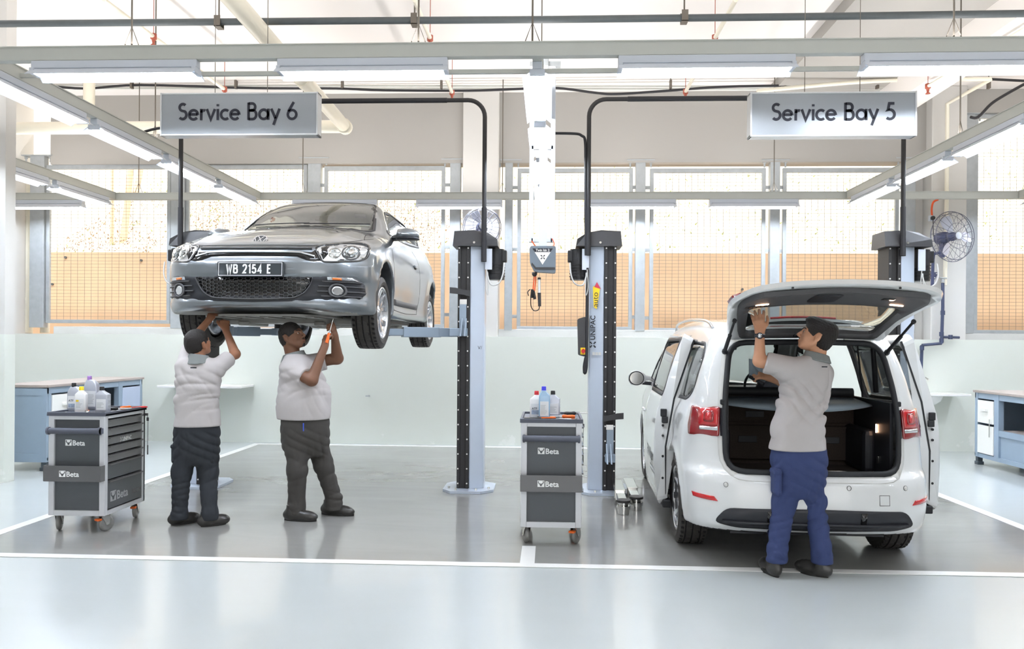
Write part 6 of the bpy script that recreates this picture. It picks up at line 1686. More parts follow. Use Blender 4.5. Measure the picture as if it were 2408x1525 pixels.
GWi = roundpoly([(-.46, 1.49), (0, 1.50), (.46, 1.49), (.52, 1.10), (0, 1.065), (-.52, 1.10)], [.05, .3, .05, .06, .3, .06], 4)
tr = gp_(densify(GI, 1), 'gate_trim', 'trim_grey', -.018, .03, holes=[GWi])
gp_(shrink(GW, -.01), 'rear_glass', 'glass_tint', .012, .004, .12)
gp_(roundpoly([(-.16, .76), (.02, .76), (.02, 1.0), (-.16, 1.0)], .04, 3), 'lock_cover', 'trim_black', -.045, .008, .1, tr)
gp_(roundpoly([(-.56, 1.02), (-.40, 1.02), (-.40, 1.07), (-.56, 1.07)], .01, 3), 'grab_recess', 'gloss_black', -.045, .006, 1, tr)
gp_(roundpoly([(.40, 1.01), (.49, 1.01), (.49, 1.03), (.40, 1.03)], .006, 3), 'gate_lamp', 'lamp_warm', -.046, .006, 1, tr)
gp_(roundpoly([(-.49, 1.01), (-.40, 1.01), (-.40, 1.03), (-.49, 1.03)], .006, 3), 'gate_lamp', 'lamp_warm', -.046, .006, 1, tr)
gp_(roundpoly([(.30, .86), (.38, .86), (.38, .92), (.30, .92)], .01, 3), 'gate_button', 'gloss_black', -.045, .006, 1, tr)
for s in (1, -1):
    gp_(roundpoly([(s*.60, .88), (s*.657, .88), (s*.655, 1.05), (s*.60, 1.05)], .01, 3), 'gate_tail_lamp', 'tail_dark_red', .028, .016, 1)
    gp_(ell(s*.33, .69, .008, .008, 10), 'gate_plug', 'gloss_black', -.021, .006, 1)
# spoiler with the high brake lamp
rg = []
for i in range(13):
    u = -1+i/6; x = u*.55; yb = .37-.0*u; yf = .255+.06*abs(u)**2.2; zt_ = 1.632-.035*u*u
    rg.append([(x, yb, zt_-.012), (x, yf+.02, zt_-.035), (x, yf, zt_-.03), (x, yf, zt_-.012), (x, yf+.05, zt_+.01), (x, yb, zt_+.012)])
m = MB(); m.loft(rg, smooth=False); xform(m, GM); sp = m.build('spoiler', 'paint_white', gt, fixn=True)
m = MB()
for i in range(12):
    a = rg[i]; b_ = rg[i+1]; m.add([Vector(a[0])-Vector((0, 0, .003)), Vector(a[1])-Vector((0, 0, .003)), Vector(b_[1])-Vector((0, 0, .003)), Vector(b_[0])-Vector((0, 0, .003))], [(0, 1, 2, 3)])
xform(m, GM); m.build('spoiler_underside', 'trim_black', sp)
m = MB(); m.tube([(x, .250+.06*abs(x/.55)**2.2, 1.608-.035*(x/.55)**2) for x in (-.24, -.12, 0, .12, .24)], .010, 6); xform(m, GM); m.build('high_brake_lamp', 'tail_red', sp)
for x in (-.32, .32):
    m = MB(); m.box((x, .37, 1.56), (.06, .08, .06), bev=.008); m.box((x, .35, 1.53), (.02, .03, .06)); m.build('hinge', 'inner_white', gt)
m = MB(); m.bx(-.10, .22, .25, .34, 1.55, 1.575, bev=.01); m.build('wiper_motor_cover', 'gloss_black', gt)
m = MB(); m.tube([GM @ on_rear(x, 1.10+.0*x, .045) for x in (-.05, .15, .38)], .009, 6); m.build('rear_wiper', 'gloss_black', gt)
for s in (1, -1):
    a = on_rear(s*.585, 1.44, .01); b_ = GM @ Vector((s*.60, .30, 1.12)); mid = a.lerp(b_, .55)
    m = MB(); m.tube([a, mid], .014, 10); m.tube([mid, b_], .009, 8); m.tube([a, a+(mid-a)*.08], .02, 8); m.tube([b_+(mid-b_)*.06, b_], .016, 8); m.build('gas_strut', 'seal', gt)
# ================================================================ people : signed fields, one continuous body each
mat('skin_mid', (150, 104, 78), 0.5, var=0.06, scale=20)
mat('skin_dark', (118, 82, 62), 0.5, var=0.06, scale=20)
mat('skin_light', (204, 152, 120), 0.5, var=0.06, scale=20)
mat('hair_black', (30, 26, 25), 0.55, var=0.35, scale=120, bump=0.6, bscale=160)
mat('eye_white', (196, 188, 178), 0.3); mat('eye_dark', (30, 22, 18), 0.2)
mat('lip', (140, 86, 74), 0.5, var=0.05)
mat('shirt_grey', (184, 179, 178), 0.85, var=0.02, scale=30, bump=0.15, bscale=500)
mat('collar_grey', (126, 130, 130), 0.85, var=0.05)
mat('trouser_black', (46, 50, 56), 0.85, var=0.12, scale=6, bump=0.2, bscale=400)
mat('trouser_brown', (66, 64, 62), 0.85, var=0.12, scale=6, bump=0.2, bscale=400)
mat('trouser_blue', (54, 66, 108), 0.85, var=0.12, scale=6, bump=0.2, bscale=400)
mat('shoe_black', (50, 49, 48), 0.35, coat=0.3, var=0.2, scale=30)
mat('sole_black', (36, 36, 36), 0.7)
mat('watch_black', (40, 42, 52), 0.3, coat=0.4)
mat('pen_blue', (60, 90, 200), 0.3)

class Field:
    def __init__(s, lo, hi, h):
        s.h = h; s.lo = np.array(lo, float); s.n = np.ceil((np.array(hi)-s.lo)/h).astype(int)+1
        s.ax = [s.lo[i]+h*np.arange(s.n[i]) for i in range(3)]; s.D = np.full(s.n, .5, np.float32)
    def reg(s, lo, hi, m=.035):
        sl = []; g = []
        for i in range(3):
            a = int(np.clip(np.floor((lo[i]-m-s.lo[i])/s.h), 0, s.n[i])); b = int(np.clip(np.ceil((hi[i]+m-s.lo[i])/s.h)+1, 0, s.n[i])); sl.append(slice(a, b))
            sh = [1, 1, 1]; sh[i] = -1; g.append(s.ax[i][a:b].reshape(sh))
        return tuple(sl), g
    def comb(s, sl, d, k, op):
        if op == 'u': s.D[sl] = smin(s.D[sl], d, k)
        elif op == 's': s.D[sl] = smax(s.D[sl], -d, k)
        elif op == 'i': s.D[sl] = smax(s.D[sl], d, k)
    def cap(s, a, b, ra, rb=None, k=.015, op='u'):
        a = np.array(a, float); b = np.array(b, float); rb = ra if rb is None else rb; R_ = max(ra, rb)
        sl, (x, y, z) = s.reg(np.minimum(a, b)-R_, np.maximum(a, b)+R_)
        v = b-a; L2 = max(v@v, 1e-9)
        t = np.clip(((x-a[0])*v[0]+(y-a[1])*v[1]+(z-a[2])*v[2])/L2, 0, 1)
        d = np.sqrt((x-a[0]-t*v[0])**2+(y-a[1]-t*v[1])**2+(z-a[2]-t*v[2])**2)-(ra+(rb-ra)*t)
        s.comb(sl, d, k, op)
    def ell(s, c, rad, ax=None, k=.015, op='u'):
        c = np.array(c, float); A = np.eye(3) if ax is None else np.array([list(q) for q in ax], float); R_ = max(rad)
        sl, (x, y, z) = s.reg(c-R_, c+R_)
        x = x-c[0]; y = y-c[1]; z = z-c[2]
        q = [(A[i][0]*x+A[i][1]*y+A[i][2]*z) for i in range(3)]
        k0 = np.sqrt(sum((q[i]/rad[i])**2 for i in range(3))); k1 = np.sqrt(sum((q[i]/rad[i]**2)**2 for i in range(3)))
        s.comb(sl, k0*(k0-1)/np.maximum(k1, 1e-6), k, op)
    def sect(s, secs, yaw, k=.02, op='u', pw=2.3):
        """secs: (cx, cy, z, half width, half depth) bottom to top"""
        A = np.array(secs, float); o_ = A[:, 2].argsort(); A = A[o_]
        lo = (A[:, :3]-A[:, 3:4]).min(0); hi = (A[:, :3]+A[:, 3:4]).max(0); lo[2] = A[0, 2]; hi[2] = A[-1, 2]
        sl, (x, y, z) = s.reg(lo, hi)
        f = [pchip(A[:, 2], A[:, j], 300) for j in (0, 1, 3, 4)]; zc = np.clip(z, A[0, 2], A[-1, 2])
        cx, cy, w, dd = [g(zc) for g in f]
        ca, sa = math.cos(yaw), math.sin(yaw); X = (x-cx)*ca+(y-cy)*sa; Y = -(x-cx)*sa+(y-cy)*ca
        q = (np.abs(X/w)**pw+np.abs(Y/dd)**pw)**(1/pw)
        d = (q-1)*np.minimum(w, dd)*1.0
        d = smax(d, np.maximum(A[0, 2]-z, z-A[-1, 2]), .02)
        s.comb(sl, d, k, op)
    def plane(s, p, nrm, k=.004, lo=None, hi=None):
        """keep the side against the normal"""
        n_ = np.array(nrm, float); n_ /= np.linalg.norm(n_)
        if lo is None: lo, hi = s.lo, s.lo+s.n*s.h
        sl, (x, y, z) = s.reg(lo, hi, 0)
        s.comb(sl, (x-p[0])*n_[0]+(y-p[1])*n_[1]+(z-p[2])*n_[2], k, 'i')
    def folds(s, waves, lo=None, hi=None):
        if lo is None: lo, hi = s.lo, s.lo+s.n*s.h
        sl, (x, y, z) = s.reg(lo, hi, 0)
        dd = 0
        for (vx, vy, vz, ph, am, (z0, z1)) in waves:
            m_ = np.clip((z-z0)/.06, 0, 1)*np.clip((z1-z)/.06, 0, 1)
            w_ = np.sin(.62*(vx*x+vy*y+vz*z)+ph+1.6*np.sin(6*x+9*z+ph)+.8*np.sin(11*z-8*x+4*y+ph*2))
            mk = np.clip(.5+.9*np.sin(9*x+6*z+3*ph+np.sin(7*y+5*z))*np.sin(8*z-5*x+ph), 0, 1)
            dd = dd+am*1.5*m_*(1-np.abs(w_))**1.6*mk
        s.D[sl] += dd.astype(np.float32)
    def sleeve(s, a, b, c, ra, rb, k=.045):
        """sleeve from a through b, cut square at b (c = elbow)"""
        T = Field(s.lo, s.lo+s.h, s.h); T.n = s.n; T.ax = s.ax; T.D = np.full(s.n, .5, np.float32)
        T.cap(a, b+(c-b)*.5, ra, rb, .01); T.plane(b, c-a, .004)
        s.D = smin(s.D, T.D, k).astype(np.float32)
    def mesh(s, name, m_, parent, smooth=2, mi=None):
        g = vdb.FloatGrid(background=float(3*s.h)); g.copyFromArray(np.ascontiguousarray(np.clip(s.D, -3*s.h, 3*s.h).astype(np.float32)))
        p, q = g.convertToQuads(0.0); p = p*s.h+s.lo
        a = p[q[:, 0]]; b = p[q[:, 1]]; c = p[q[:, 2]]
        if np.einsum('ij,ij->i', a, np.cross(b, c)).sum() < 0: q = q[:, ::-1]
        for _ in range(smooth):
            S_ = np.zeros_like(p); C_ = np.zeros(len(p))
            for i in range(4):
                np.add.at(S_, q[:, i], p[q[:, (i+1) % 4]]+p[q[:, i-1]]); np.add.at(C_, q[:, i], 2)
            p = p*.5+.5*S_/C_[:, None]
        return mesh_obj(name, p, q, m_, parent, mi(p[q].mean(1)) if mi else None)

def V3(v): return np.array([v[0], v[1], v[2]], float)
def nrm(v): v = np.array(v, float); return v/np.linalg.norm(v)
def hand(F, wrist, d, back, side, curl, spread=.12, sc=1.0, thumb_curl=.3, thumb_out=.6):
    """d: wrist to knuckles; back: normal of the back of the hand; side: +1/-1 thumb toward d x back"""
    d = nrm(d); back = nrm(back-d*np.dot(back, d)); s_ = np.cross(d, back)*side; w = V3(wrist)
    K = []
    for i, o in enumerate((.031, .011, -.010, -.030)):
        kn = w+d*(.086-.004*abs(i-1))*sc+s_*o*sc; K.append(kn)
        F.cap(w+s_*o*.55*sc+d*.012, kn, .0135*sc, .0115*sc, k=.016)
    F.cap(w-d*.02, w+d*.02, .022*sc, .023*sc, k=.02)
    for i, (kn, L_) in enumerate(zip(K, (.070, .079, .073, .056))):
        a = (1.5-i)*spread; fd = nrm(d*math.cos(a)+s_*math.sin(a)); c = curl[i] if hasattr(curl, '__len__') else curl
        p = kn; ang = 0
        for j, (fr, r0, r1) in enumerate(((.46, .0108, .0100), (.30, .0100, .0094), (.24, .0094, .0082))):
            ang += c*(.8, 1.1, .8)[j]
            dd = fd*math.cos(ang)-back*math.sin(ang); q = p+dd*L_*fr*sc; F.cap(p, q, r0*sc, r1*sc, k=.006); p = q
    b = w+d*.022*sc+s_*.022*sc; t1 = nrm(d*.75+s_*thumb_out-back*.25*thumb_curl*2); p = b+t1*.042*sc; F.cap(b, p, .0145*sc, .0115*sc, k=.014)
    t2 = nrm(d*(.95-.3*thumb_curl)+s_*thumb_out*.4-back*thumb_curl); q = p+t2*.034*sc; F.cap(p, q, .0112*sc, .010*sc, k=.006)
    t3 = nrm(d-back*thumb_curl*1.2-s_*.05); F.cap(q, q+t3*.024*sc, .010*sc, .0078*sc, k=.006)
    return K
def head(F, c, f, u, sc=1.0, chin=1.0, beard=False):
    """c skull centre, f facing, u up"""
    f = nrm(f); u = nrm(u-f*np.dot(u, f)); r = np.cross(f, u); c = V3(c); A = (r, f, u)
    def at(x, y, z): return c+(r*x+f*y+u*z)*sc
    def E(x, y, z, a, b, g, k=.015, op='u'): F.ell(at(x, y, z), (a*sc, b*sc, g*sc), A, k, op)
    E(0, -.012, .022, .077, .095, .088, .01); E(0, .018, -.03, .064, .072, .078, .03)
    E(0, .046, -.072, .040, .036, .030, .03); E(0, .066, -.092, .020, .020, .015, .02)            # jaw and chin
    for s in (-1, 1):
        E(s*.042, .052, -.030, .026, .024, .026, .02)    # cheeks
        F.cap(at(s*.060, .0, -.045), at(s*.028, .058, -.082), .018*sc, .018*sc, .025)
        E(s*.031, .086, .006, .016, .014, .011, .010, 's')   # sockets
        F.cap(at(s*.014, .085, .021), at(s*.050, .068, .022), .008*sc, .006*sc, .012)  # brows
        E(s*.031, .070, .003, .0135, .0135, .0125, .004)       # eyeballs and lids
        F.ell(at(s*.083, -.014, -.008), (.010*sc, .020*sc, .033*sc), A, .006); F.ell(at(s*.094, -.008, -.004), (.007*sc, .010*sc, .019*sc), A, .004, 's'); F.cap(at(s*.088, -.030, .014), at(s*.082, -.004, -.036), .006*sc, .008*sc, .006)
        E(s*.009, .100, -.034, .008, .010, .007, .006)
    F.cap(at(0, .086, .014), at(0, .112, -.026), .0075*sc, .0105*sc, .010)    # nose
    F.ell(at(0, .082, -.058), (.026*sc, .014*sc, .018*sc), A, .012); F.cap(at(-.017, .091, -.0565), at(.017, .091, -.0565), .0055*sc, .0055*sc, .005); F.cap(at(-.013, .0915, -.067), at(.013, .0915, -.067), .006*sc, .006*sc, .005); F.cap(at(-.022, .098, -.062), at(.022, .098, -.062), .0022*sc, .0022*sc, .003, 's')
    return at, A
def hair(F, at, A, sc, style=0):
    F.ell(at(0, -.016, .028), (.085*sc, .104*sc, .096*sc), A, .01)
    F.ell(at(0, -.045, -.018), (.078*sc, .070*sc, .075*sc), A, .02)
    if style == 1: F.ell(at(0, .035, .090), (.062*sc, .065*sc, .035*sc), A, .02); F.ell(at(0, -.07, .05), (.07*sc, .06*sc, .07*sc), A, .02)
    # clear the face, the ears and the nape
    r, f, u = A
    F.ell(at(0, .118, -.038), (.110*sc, .066*sc, .094*sc), A, .008, 's')
    for s in (-1, 1): F.ell(at(s*.090, -.012, -.016), (.022*sc, .024*sc, .036*sc), A, .004, 's'); F.ell(at(s*.085, .022, -.075), (.034*sc, .040*sc, .055*sc), A, .008, 's')
    p = at(0, -.06, -.078); F.plane(p, -u+f*.25, .01)
    F.folds([(260, 90, 60, 0, .0028, (-9, 9)), (-70, 240, 130, 2, .0026, (-9, 9)), (130, -60, 260, 4, .0022, (-9, 9))])
def face_bits(par, at, A, sc, beard, goatee=True):
    r, f, u = [Vector(q) for q in A]
    for s in (-1, 1):
        c = Vector(at(s*.031, .0805, .003)); 
        m = MB(); bm = bmesh.new(); bmesh.ops.create_uvsphere(bm, u_segments=16, v_segments=10, radius=1)
        Mx = Matrix((r, f, u)).transposed().to_4x4(); Mx.translation = c
        m.bm(bm, Mx @ Matrix.Diagonal((.0112*sc, .0048*sc, .0048*sc, 1))); bm.free(); o = m.build('eye', 'eye_white', par)
        m = MB(); bm = bmesh.new(); bmesh.ops.create_uvsphere(bm, u_segments=12, v_segments=8, radius=1); Mx.translation = c+f*.004*sc; m.bm(bm, Mx @ Matrix.Diagonal((.0052*sc, .0038*sc, .0050*sc, 1))); bm.free(); m.build('iris', 'eye_dark', o)
        m = MB(); pts_ = [Vector(at(s*x, y, z)) for x, y, z in ((.014, .0965, .019), (.028, .0915, .026), (.042, .082, .026), (.052, .072, .020))]
        m.tube(bez(pts_, 4), [.003*sc]*5+[.0035*sc]*5+[.002*sc]*3, 6); m.build('eyebrow', 'hair_black', par)
    m = MB(); m.tube([Vector(at(x, .0965-.9*x*x*12, z)) for x, z in ((-.020, -.062), (-.010, -.0615), (0, -.0625), (.010, -.0615), (.020, -.062))], [.0015, .0042, .0045, .0042, .0015], 8); m.build('lips', 'lip', par)
    if beard:
        m = MB(); m.tube([Vector(at(x, y, z)) for x, y, z in ((-.026, .082, -.058), (-.016, .093, -.048), (0, .0965, -.047), (.016, .093, -.048), (.026, .082, -.058))], [.002, .0035, .004, .0035, .002], 6); m.build('moustache', 'hair_black', par)
        if not goatee: return
        m = MB(); bm = bmesh.new(); bmesh.ops.create_uvsphere(bm, u_segments=16, v_segments=10, radius=1); Mx = Matrix((r, f, u)).transposed().to_4x4(); Mx.translation = Vector(at(0, .076, -.094)); m.bm(bm, Mx @ Matrix.Diagonal((.021*sc, .015*sc, .020*sc, 1))); bm.free(); m.build('goatee', 'hair_black', par)
def shoe(par, heel, toe, name='shoe', h=.10):
    heel = V3(heel); toe = V3(toe); d = nrm((toe-heel)*np.array([1, 1, 0])); s_ = np.array([-d[1], d[0], 0]); L_ = np.linalg.norm((toe-heel)[:2])
    heel = heel.copy(); heel[2] = 0; lo = np.minimum(heel, toe)-.09; hi = np.maximum(heel, toe)+.09; lo[2] = -.02; hi[2] = .17
    F = Field(lo, hi, .005); A = (d, s_, np.array([0, 0, 1.]))
    def at(a, b, z): return heel+d*a*L_+s_*b+np.array([0, 0, z])
    F.ell(at(.20, 0, .05), (.075, .038, .052), A, .02); F.ell(at(.55, 0, .045), (.11, .040, .048), A, .03); F.ell(at(.80, .0, .038), (.072, .046, .036), A, .03)
    F.cap(at(.22, 0, .06), at(.20, 0, .125), .041, .042, .03)
    F.plane((0, 0, .004), (0, 0, -1)); F.plane((0, 0, .135), (0, 0, 1))
    F.folds([(200*d[0], 200*d[1], 60, 0, .002, (.03, .11))])
    o = F.mesh(name, 'shoe_black', par, 1)
    m = MB(); out = []
    for k in range(28):
        a = 2*PI*k/28; ca, sa = math.cos(a), math.sin(a); wd = .044 if ca > 0 else .038
        q = at(.5+ca*.535, 0, 0)+s_*sa*wd*(1-.25*max(0, -ca)**2)*(1.05 if abs(ca) < .8 else 1); out.append((q[0], q[1]))
    m.prism(out, 0.0, .024, smooth=True); m.build('sole', 'sole_black', o, fixn=True)
    m = MB()
    for k in range(4):
        p = at(.42+.08*k, 0, .098-.013*k); m.tube([tuple(p-s_*.022), tuple(p+np.array([0, 0, .006])), tuple(p+s_*.022)], .0028, 5)
    m.build('laces', 'sole_black', o)
    return o

def person(px0, YP_, feetpx, label, spec):
    o0 = PF(*feetpx); org = Vector((o0.x, o0.y, 0))
    e = empty('person', org, 0, label, 'person')
    def J(x, y, dy=0.0):
        return V3(P(x, y, org.y+dy)-org)
    spec(e, J, org)
    return e
def torso_shirt(F, secs, yaw): F.sect(secs, yaw, .02)

# ---------------------------------------------------------------- mechanic 1 : back view, black trousers
def man1(e, J, org):
    sk = 'skin_mid'
    hc = J(466, 806, .05); f = nrm((.42, .82, .28)); u = nrm((-.05, -.25, 1))
    shL, shR = J(430, 852, .02), J(511, 858, .06); nk = J(466, 842, .03)
    elL, haL = J(452, 800, .26), J(494, 748, .40)
    elR, haR = J(553, 832, .26), J(531, 775, .42)
    F = Field((-.36, -.3, .70), (.42, .66, 1.80), .005)
    at, A = head(F, hc, f, u, .98)
    F.cap(nk-[0, 0, .06], hc+[-.0, -.02, -.05], .056, .052, .02)
    yaw = .32
    c0 = J(464, 1000, .05)
    F.sect([(c0[0], c0[1], .80, .10, .06), (c0[0], c0[1]-.005, 1.0, .10, .06), (nk[0]-.0, .03, 1.2, .12, .06), (nk[0], .03, 1.32, .11, .05), (nk[0], .03, 1.38, .06, .045)], yaw)
    F.cap(shL, elL, .034, .040, .03); F.cap(elL, haL, .040, .026, .02)
    F.cap(shR, elR, .032, .041, .03); F.cap(elR, haR, .041, .026, .02)
    hand(F, haL, J(500, 735, .44)-haL, np.array([.2, -1, .2]), 1, 1.0, .05)
    hand(F, haR, J(528, 752, .46)-haR, np.array([.5, -.8, .2]), -1, 1.05, .05)
    F.mesh('body', sk, e, 1)
    H = Field(hc-.17, hc+.17, .005); hair(H, at, A, .98); H.mesh('hair', 'hair_black', e, 1)
    face_bits(e, at, A, .98, False)
    # shirt
    S_ = Field((-.42, -.3, .62), (.46, .5, 1.52), .0075)
    zh = J(460, 1003)[2]
    S_.sect([(c0[0]+.0, c0[1], zh-.03, .185, .135), (c0[0], c0[1], zh+.10, .178, .132), (c0[0]-.005, .045, 1.0, .178, .130), (nk[0], .04, 1.12, .182, .128), (nk[0]+.0, .04, 1.22, .185, .12), (nk[0], .04, 1.30, .165, .10), (nk[0], .035, 1.345, .11, .08), (nk[0], .03, 1.375, .066, .06)], yaw)
    sl = shL+(elL-shL)*.62; sr = shR+(elR-shR)*.66
    S_.sleeve(shL+[.02, 0, -.02], sl, elL, .070, .064); S_.sleeve(shR+[-.02, 0, -.03], sr, elR, .072, .066)
    S_.folds([(28, 10, 40, 0, .008, (zh+.05, 1.30)), (-24, 8, 52, 1.7, .008, (zh+.05, 1.25)), (48, 10, 14, 3.1, .005, (zh, 1.3)), (10, 0, 75, .5, .006, (.9, 1.12))])
    S_.plane((0, 0, zh), (0, 0, -1))
    S_.mesh('polo_shirt', 'shirt_grey', e, 2)
    C_ = Field(nk-.14, nk+.14, .005); C_.cap(nk+[0, 0, -.045], nk+[.004, .0, .035], .108, .072, .01); C_.cap(nk+[0, 0, -.02], nk+[.004, .006, .09], .066, .064, .006, 's'); C_.plane(nk+[0, 0, .032], (.1, .1, 1)); C_.plane(nk+[0, 0, -.022], (0, .25, -1))
    C_.mesh('collar', 'collar_grey', e, 1)
    m = MB(); q = J(455, 864, -.105); m.box(tuple(q), (.05, .003, .010), bev=.001); m.build('back_print', 'ink_dark', e)
    legs(e, J, 'trouser_black', zh, [(438, 1005, .03), (427, 1108, .04), (422, 1205, .02)], [(488, 1005, .09), (490, 1108, .10), (493, 1208, .02)], .090, .078, .062, yaw, cargo=True, hipw=(.172, .13))
    shoe(e, J(404, 1236, .02), J(462, 1236, .16)); shoe(e, J(474, 1240, -.02), J(530, 1240, .10))
def legs(e, J, m_, zh, L_, R_, r0, r1, r2, yaw, cargo=False, hipw=(.17, .13), fold=1.0, hem=.052, drop=.32, lw=.84):
    T = Field((-.5, -.45, 0.0), (.5, .5, zh+.12), .0075)
    a = [J(*q) for q in L_]; b = [J(*q) for q in R_]
    cx, cy, _ = (a[0]+b[0])/2
    T.sect([(cx, cy, zh-drop, hipw[0]*lw, hipw[1]*.62), (cx, cy, zh-drop*.6, hipw[0]*.98, hipw[1]*.92), (cx, cy, zh-.10, hipw[0]*1.0, hipw[1]), (cx, cy, zh-.06, hipw[0]*1.0, hipw[1]), (cx, cy, zh+.08, hipw[0]*.9, hipw[1]*.9)], yaw, .03)
    for q in (a, b):
        h_, kn, an = q; h2 = h_.copy(); h2[2] = min(h2[2], zh-.06)
        T.cap(h2, kn, r0, r1, .045); T.cap(kn, an, r1, r2, .04); bt = an.copy(); bt[2] = .05; T.cap(an, bt, r2*1.05, r2*1.12, .03)
    f_ = fold
    T.folds([(30, 6, 40, 0, .007*f_, (.45, zh)), (-48, 9, 30, 2, .007*f_, (.1, zh)), (18, 12, 95, 1, .007*f_, (.05, .26)), (-34, 10, 70, 4, .006*f_, (.05, .42)), (80, 20, 10, 5, .005*f_, (.1, zh))])
    T.plane((0, 0, hem), (0, 0, -1)); T.plane((0, 0, zh+.04), (0, 0, 1))
    o = T.mesh('trousers', m_, e, 2)
    if cargo:
        for q, sx in ((a, -1), (b, 1)):
            c = q[0]*.35+q[1]*.65; m = MB(); m.box((c[0]+sx*.050, c[1]-.01, c[2]+.02), (.055, .12, .15), bev=.026); m.box((c[0]+sx*.053, c[1]-.01, c[2]+.085), (.056, .125, .04), bev=.018); m.build('cargo_pocket', m_, o)
    return o
person(0, 0, (466, 1237), 'man in grey polo and black cargo trousers, back turned, arms up under the grey car', man1)

# ---------------------------------------------------------------- mechanic 2 : heavier, seen from the side, looking up to the right
def man2(e, J, org):
    sk = 'skin_dark'
    hc = J(688, 790, .0); f = nrm((.93, -.28, .30)); u = nrm((-.18, 0, 1))
    nk = J(694, 834, .02); s1 = J(688, 872, -.14); s2 = J(736, 852, .16)
    e1, w1 = J(733, 893, -.20), J(764, 812, -.10)
    e2, w2 = J(793, 842, .18), J(787, 790, .02)
    F = Field((-.42, -.45, .72), (.46, .42, 1.80), .005)
    at, A = head(F, hc, f, u, 1.03)
    F.cap(nk-[0, 0, .06], hc+[-.025, 0, -.05], .066, .06, .02)
    F.sect([(0, .0, .85, .10, .12), (0, .0, 1.1, .10, .12), (-.04, .0, 1.28, .08, .10), (nk[0], nk[1], 1.36, .07, .07)], 0)
    F.cap(s1+(e1-s1)*.3, e1, .050, .050, .02); F.cap(s1, s1+(e1-s1)*.3, .035, .05, .02); F.cap(e1, w1, .050, .030, .02)
    F.cap(s2+(e2-s2)*.3, e2, .050, .050, .02); F.cap(s2, s2+(e2-s2)*.3, .035, .05, .02); F.cap(e2, w2, .052, .030, .02)
    hand(F, w1, J(768, 794, -.08)-w1, np.array([-.6, -.8, .1]), -1, 1.15, .04, 1.0)
    hand(F, w2, J(783, 768, -.04)-w2, np.array([.9, -.3, .2]), 1, 1.0, .05, 1.0)
    F.mesh('body', sk, e, 1)
    H = Field(hc-.18, hc+.18, .005); hair(H, at, A, 1.03); H.mesh('hair', 'hair_black', e, 1)
    face_bits(e, at, A, 1.03, True)
    zh = J(715, 984)[2]
    cx = J(714, 984)[0]
    S_ = Field((-.46, -.42, .68), (.5, .44, 1.50), .0075)
    S_.sect([(cx+.0, .0, zh-.03, .218, .185), (cx+.0, .0, zh+.12, .232, .20), (cx+.005, .0, zh+.25, .222, .195), (cx-.01, .0, 1.17, .20, .18), (cx-.035, .0, 1.26, .175, .18), (cx-.055, .01, 1.34, .12, .15), (nk[0], nk[1], 1.40, .075, .08)], 0.0, .02, 'u', 2.1)
    a1 = s1+(e1-s1)*.66; a2 = s2+(e2-s2)*.52
    S_.sleeve(s1+[-.03, .03, .0], a1, e1, .092, .074); S_.sleeve(s2+[-.05, -.03, -.02], a2, e2, .088, .076)
    S_.folds([(30, 10, 42, 0, .008, (zh+.05, 1.30)), (-30, 16, 48, 1.7, .007, (zh+.15, 1.3)), (50, 6, 18, 3.1, .004, (zh, 1.3))])
    S_.plane((0, 0, zh), (0, 0, -1))
    S_.mesh('polo_shirt', 'shirt_grey', e, 2)
    C_ = Field(nk-.15, nk+.15, .005); C_.cap(nk+[0, 0, -.055], nk+[-.008, .0, .025], .120, .084, .01); C_.cap(nk+[0, 0, -.03], nk+[-.012, 0, .09], .078, .072, .006, 's'); C_.plane(nk+[0, 0, .024], (-.3, 0, 1)); C_.plane(nk+[0, 0, -.05], (.25, 0, -1))
    C_.mesh('collar', 'collar_grey', e, 1)
    o = legs(e, J, 'trouser_brown', zh, [(698, 1000, -.07), (699, 1105, -.09), (697, 1188, -.08)], [(737, 1000, .09), (760, 1090, .08), (785, 1172, .12)], .108, .082, .070, 0, hipw=(.205, .175), fold=.6)
    q = J(714, 1000, -.19); m = MB(); m.cyl((q[0], q[1]-.005, q[2]-.045), (q[0], q[1]-.008, q[2]+.02), .005, 8); m.build('pen', 'pen_blue', e)
    shoe(e, J(671, 1222, -.10), J(742, 1222, -.13)); shoe(e, J(758, 1205, .16), J(830, 1205, .10))
    # driver held up between both hands
    t = empty('screwdriver', (0, 0, 0), 0, 'screwdriver with orange handle held up by the bearded mechanic', 'tool'); t.location = org
    a, b_ = J(768, 806, -.12), J(779, 765, -.06); m = MB(); m.cyl(tuple(a), tuple(a+(b_-a)*.55), .013, 12); m.build('handle', 'orange_plastic', t); m = MB(); m.cyl(tuple(a+(b_-a)*.5), tuple(b_+(b_-a)*.4), .004, 8); m.build('blade', 'chrome', t)
person(0, 0, (712, 1217), 'bearded heavy man in grey polo and dark trousers working beside the hanging wheel', man2)

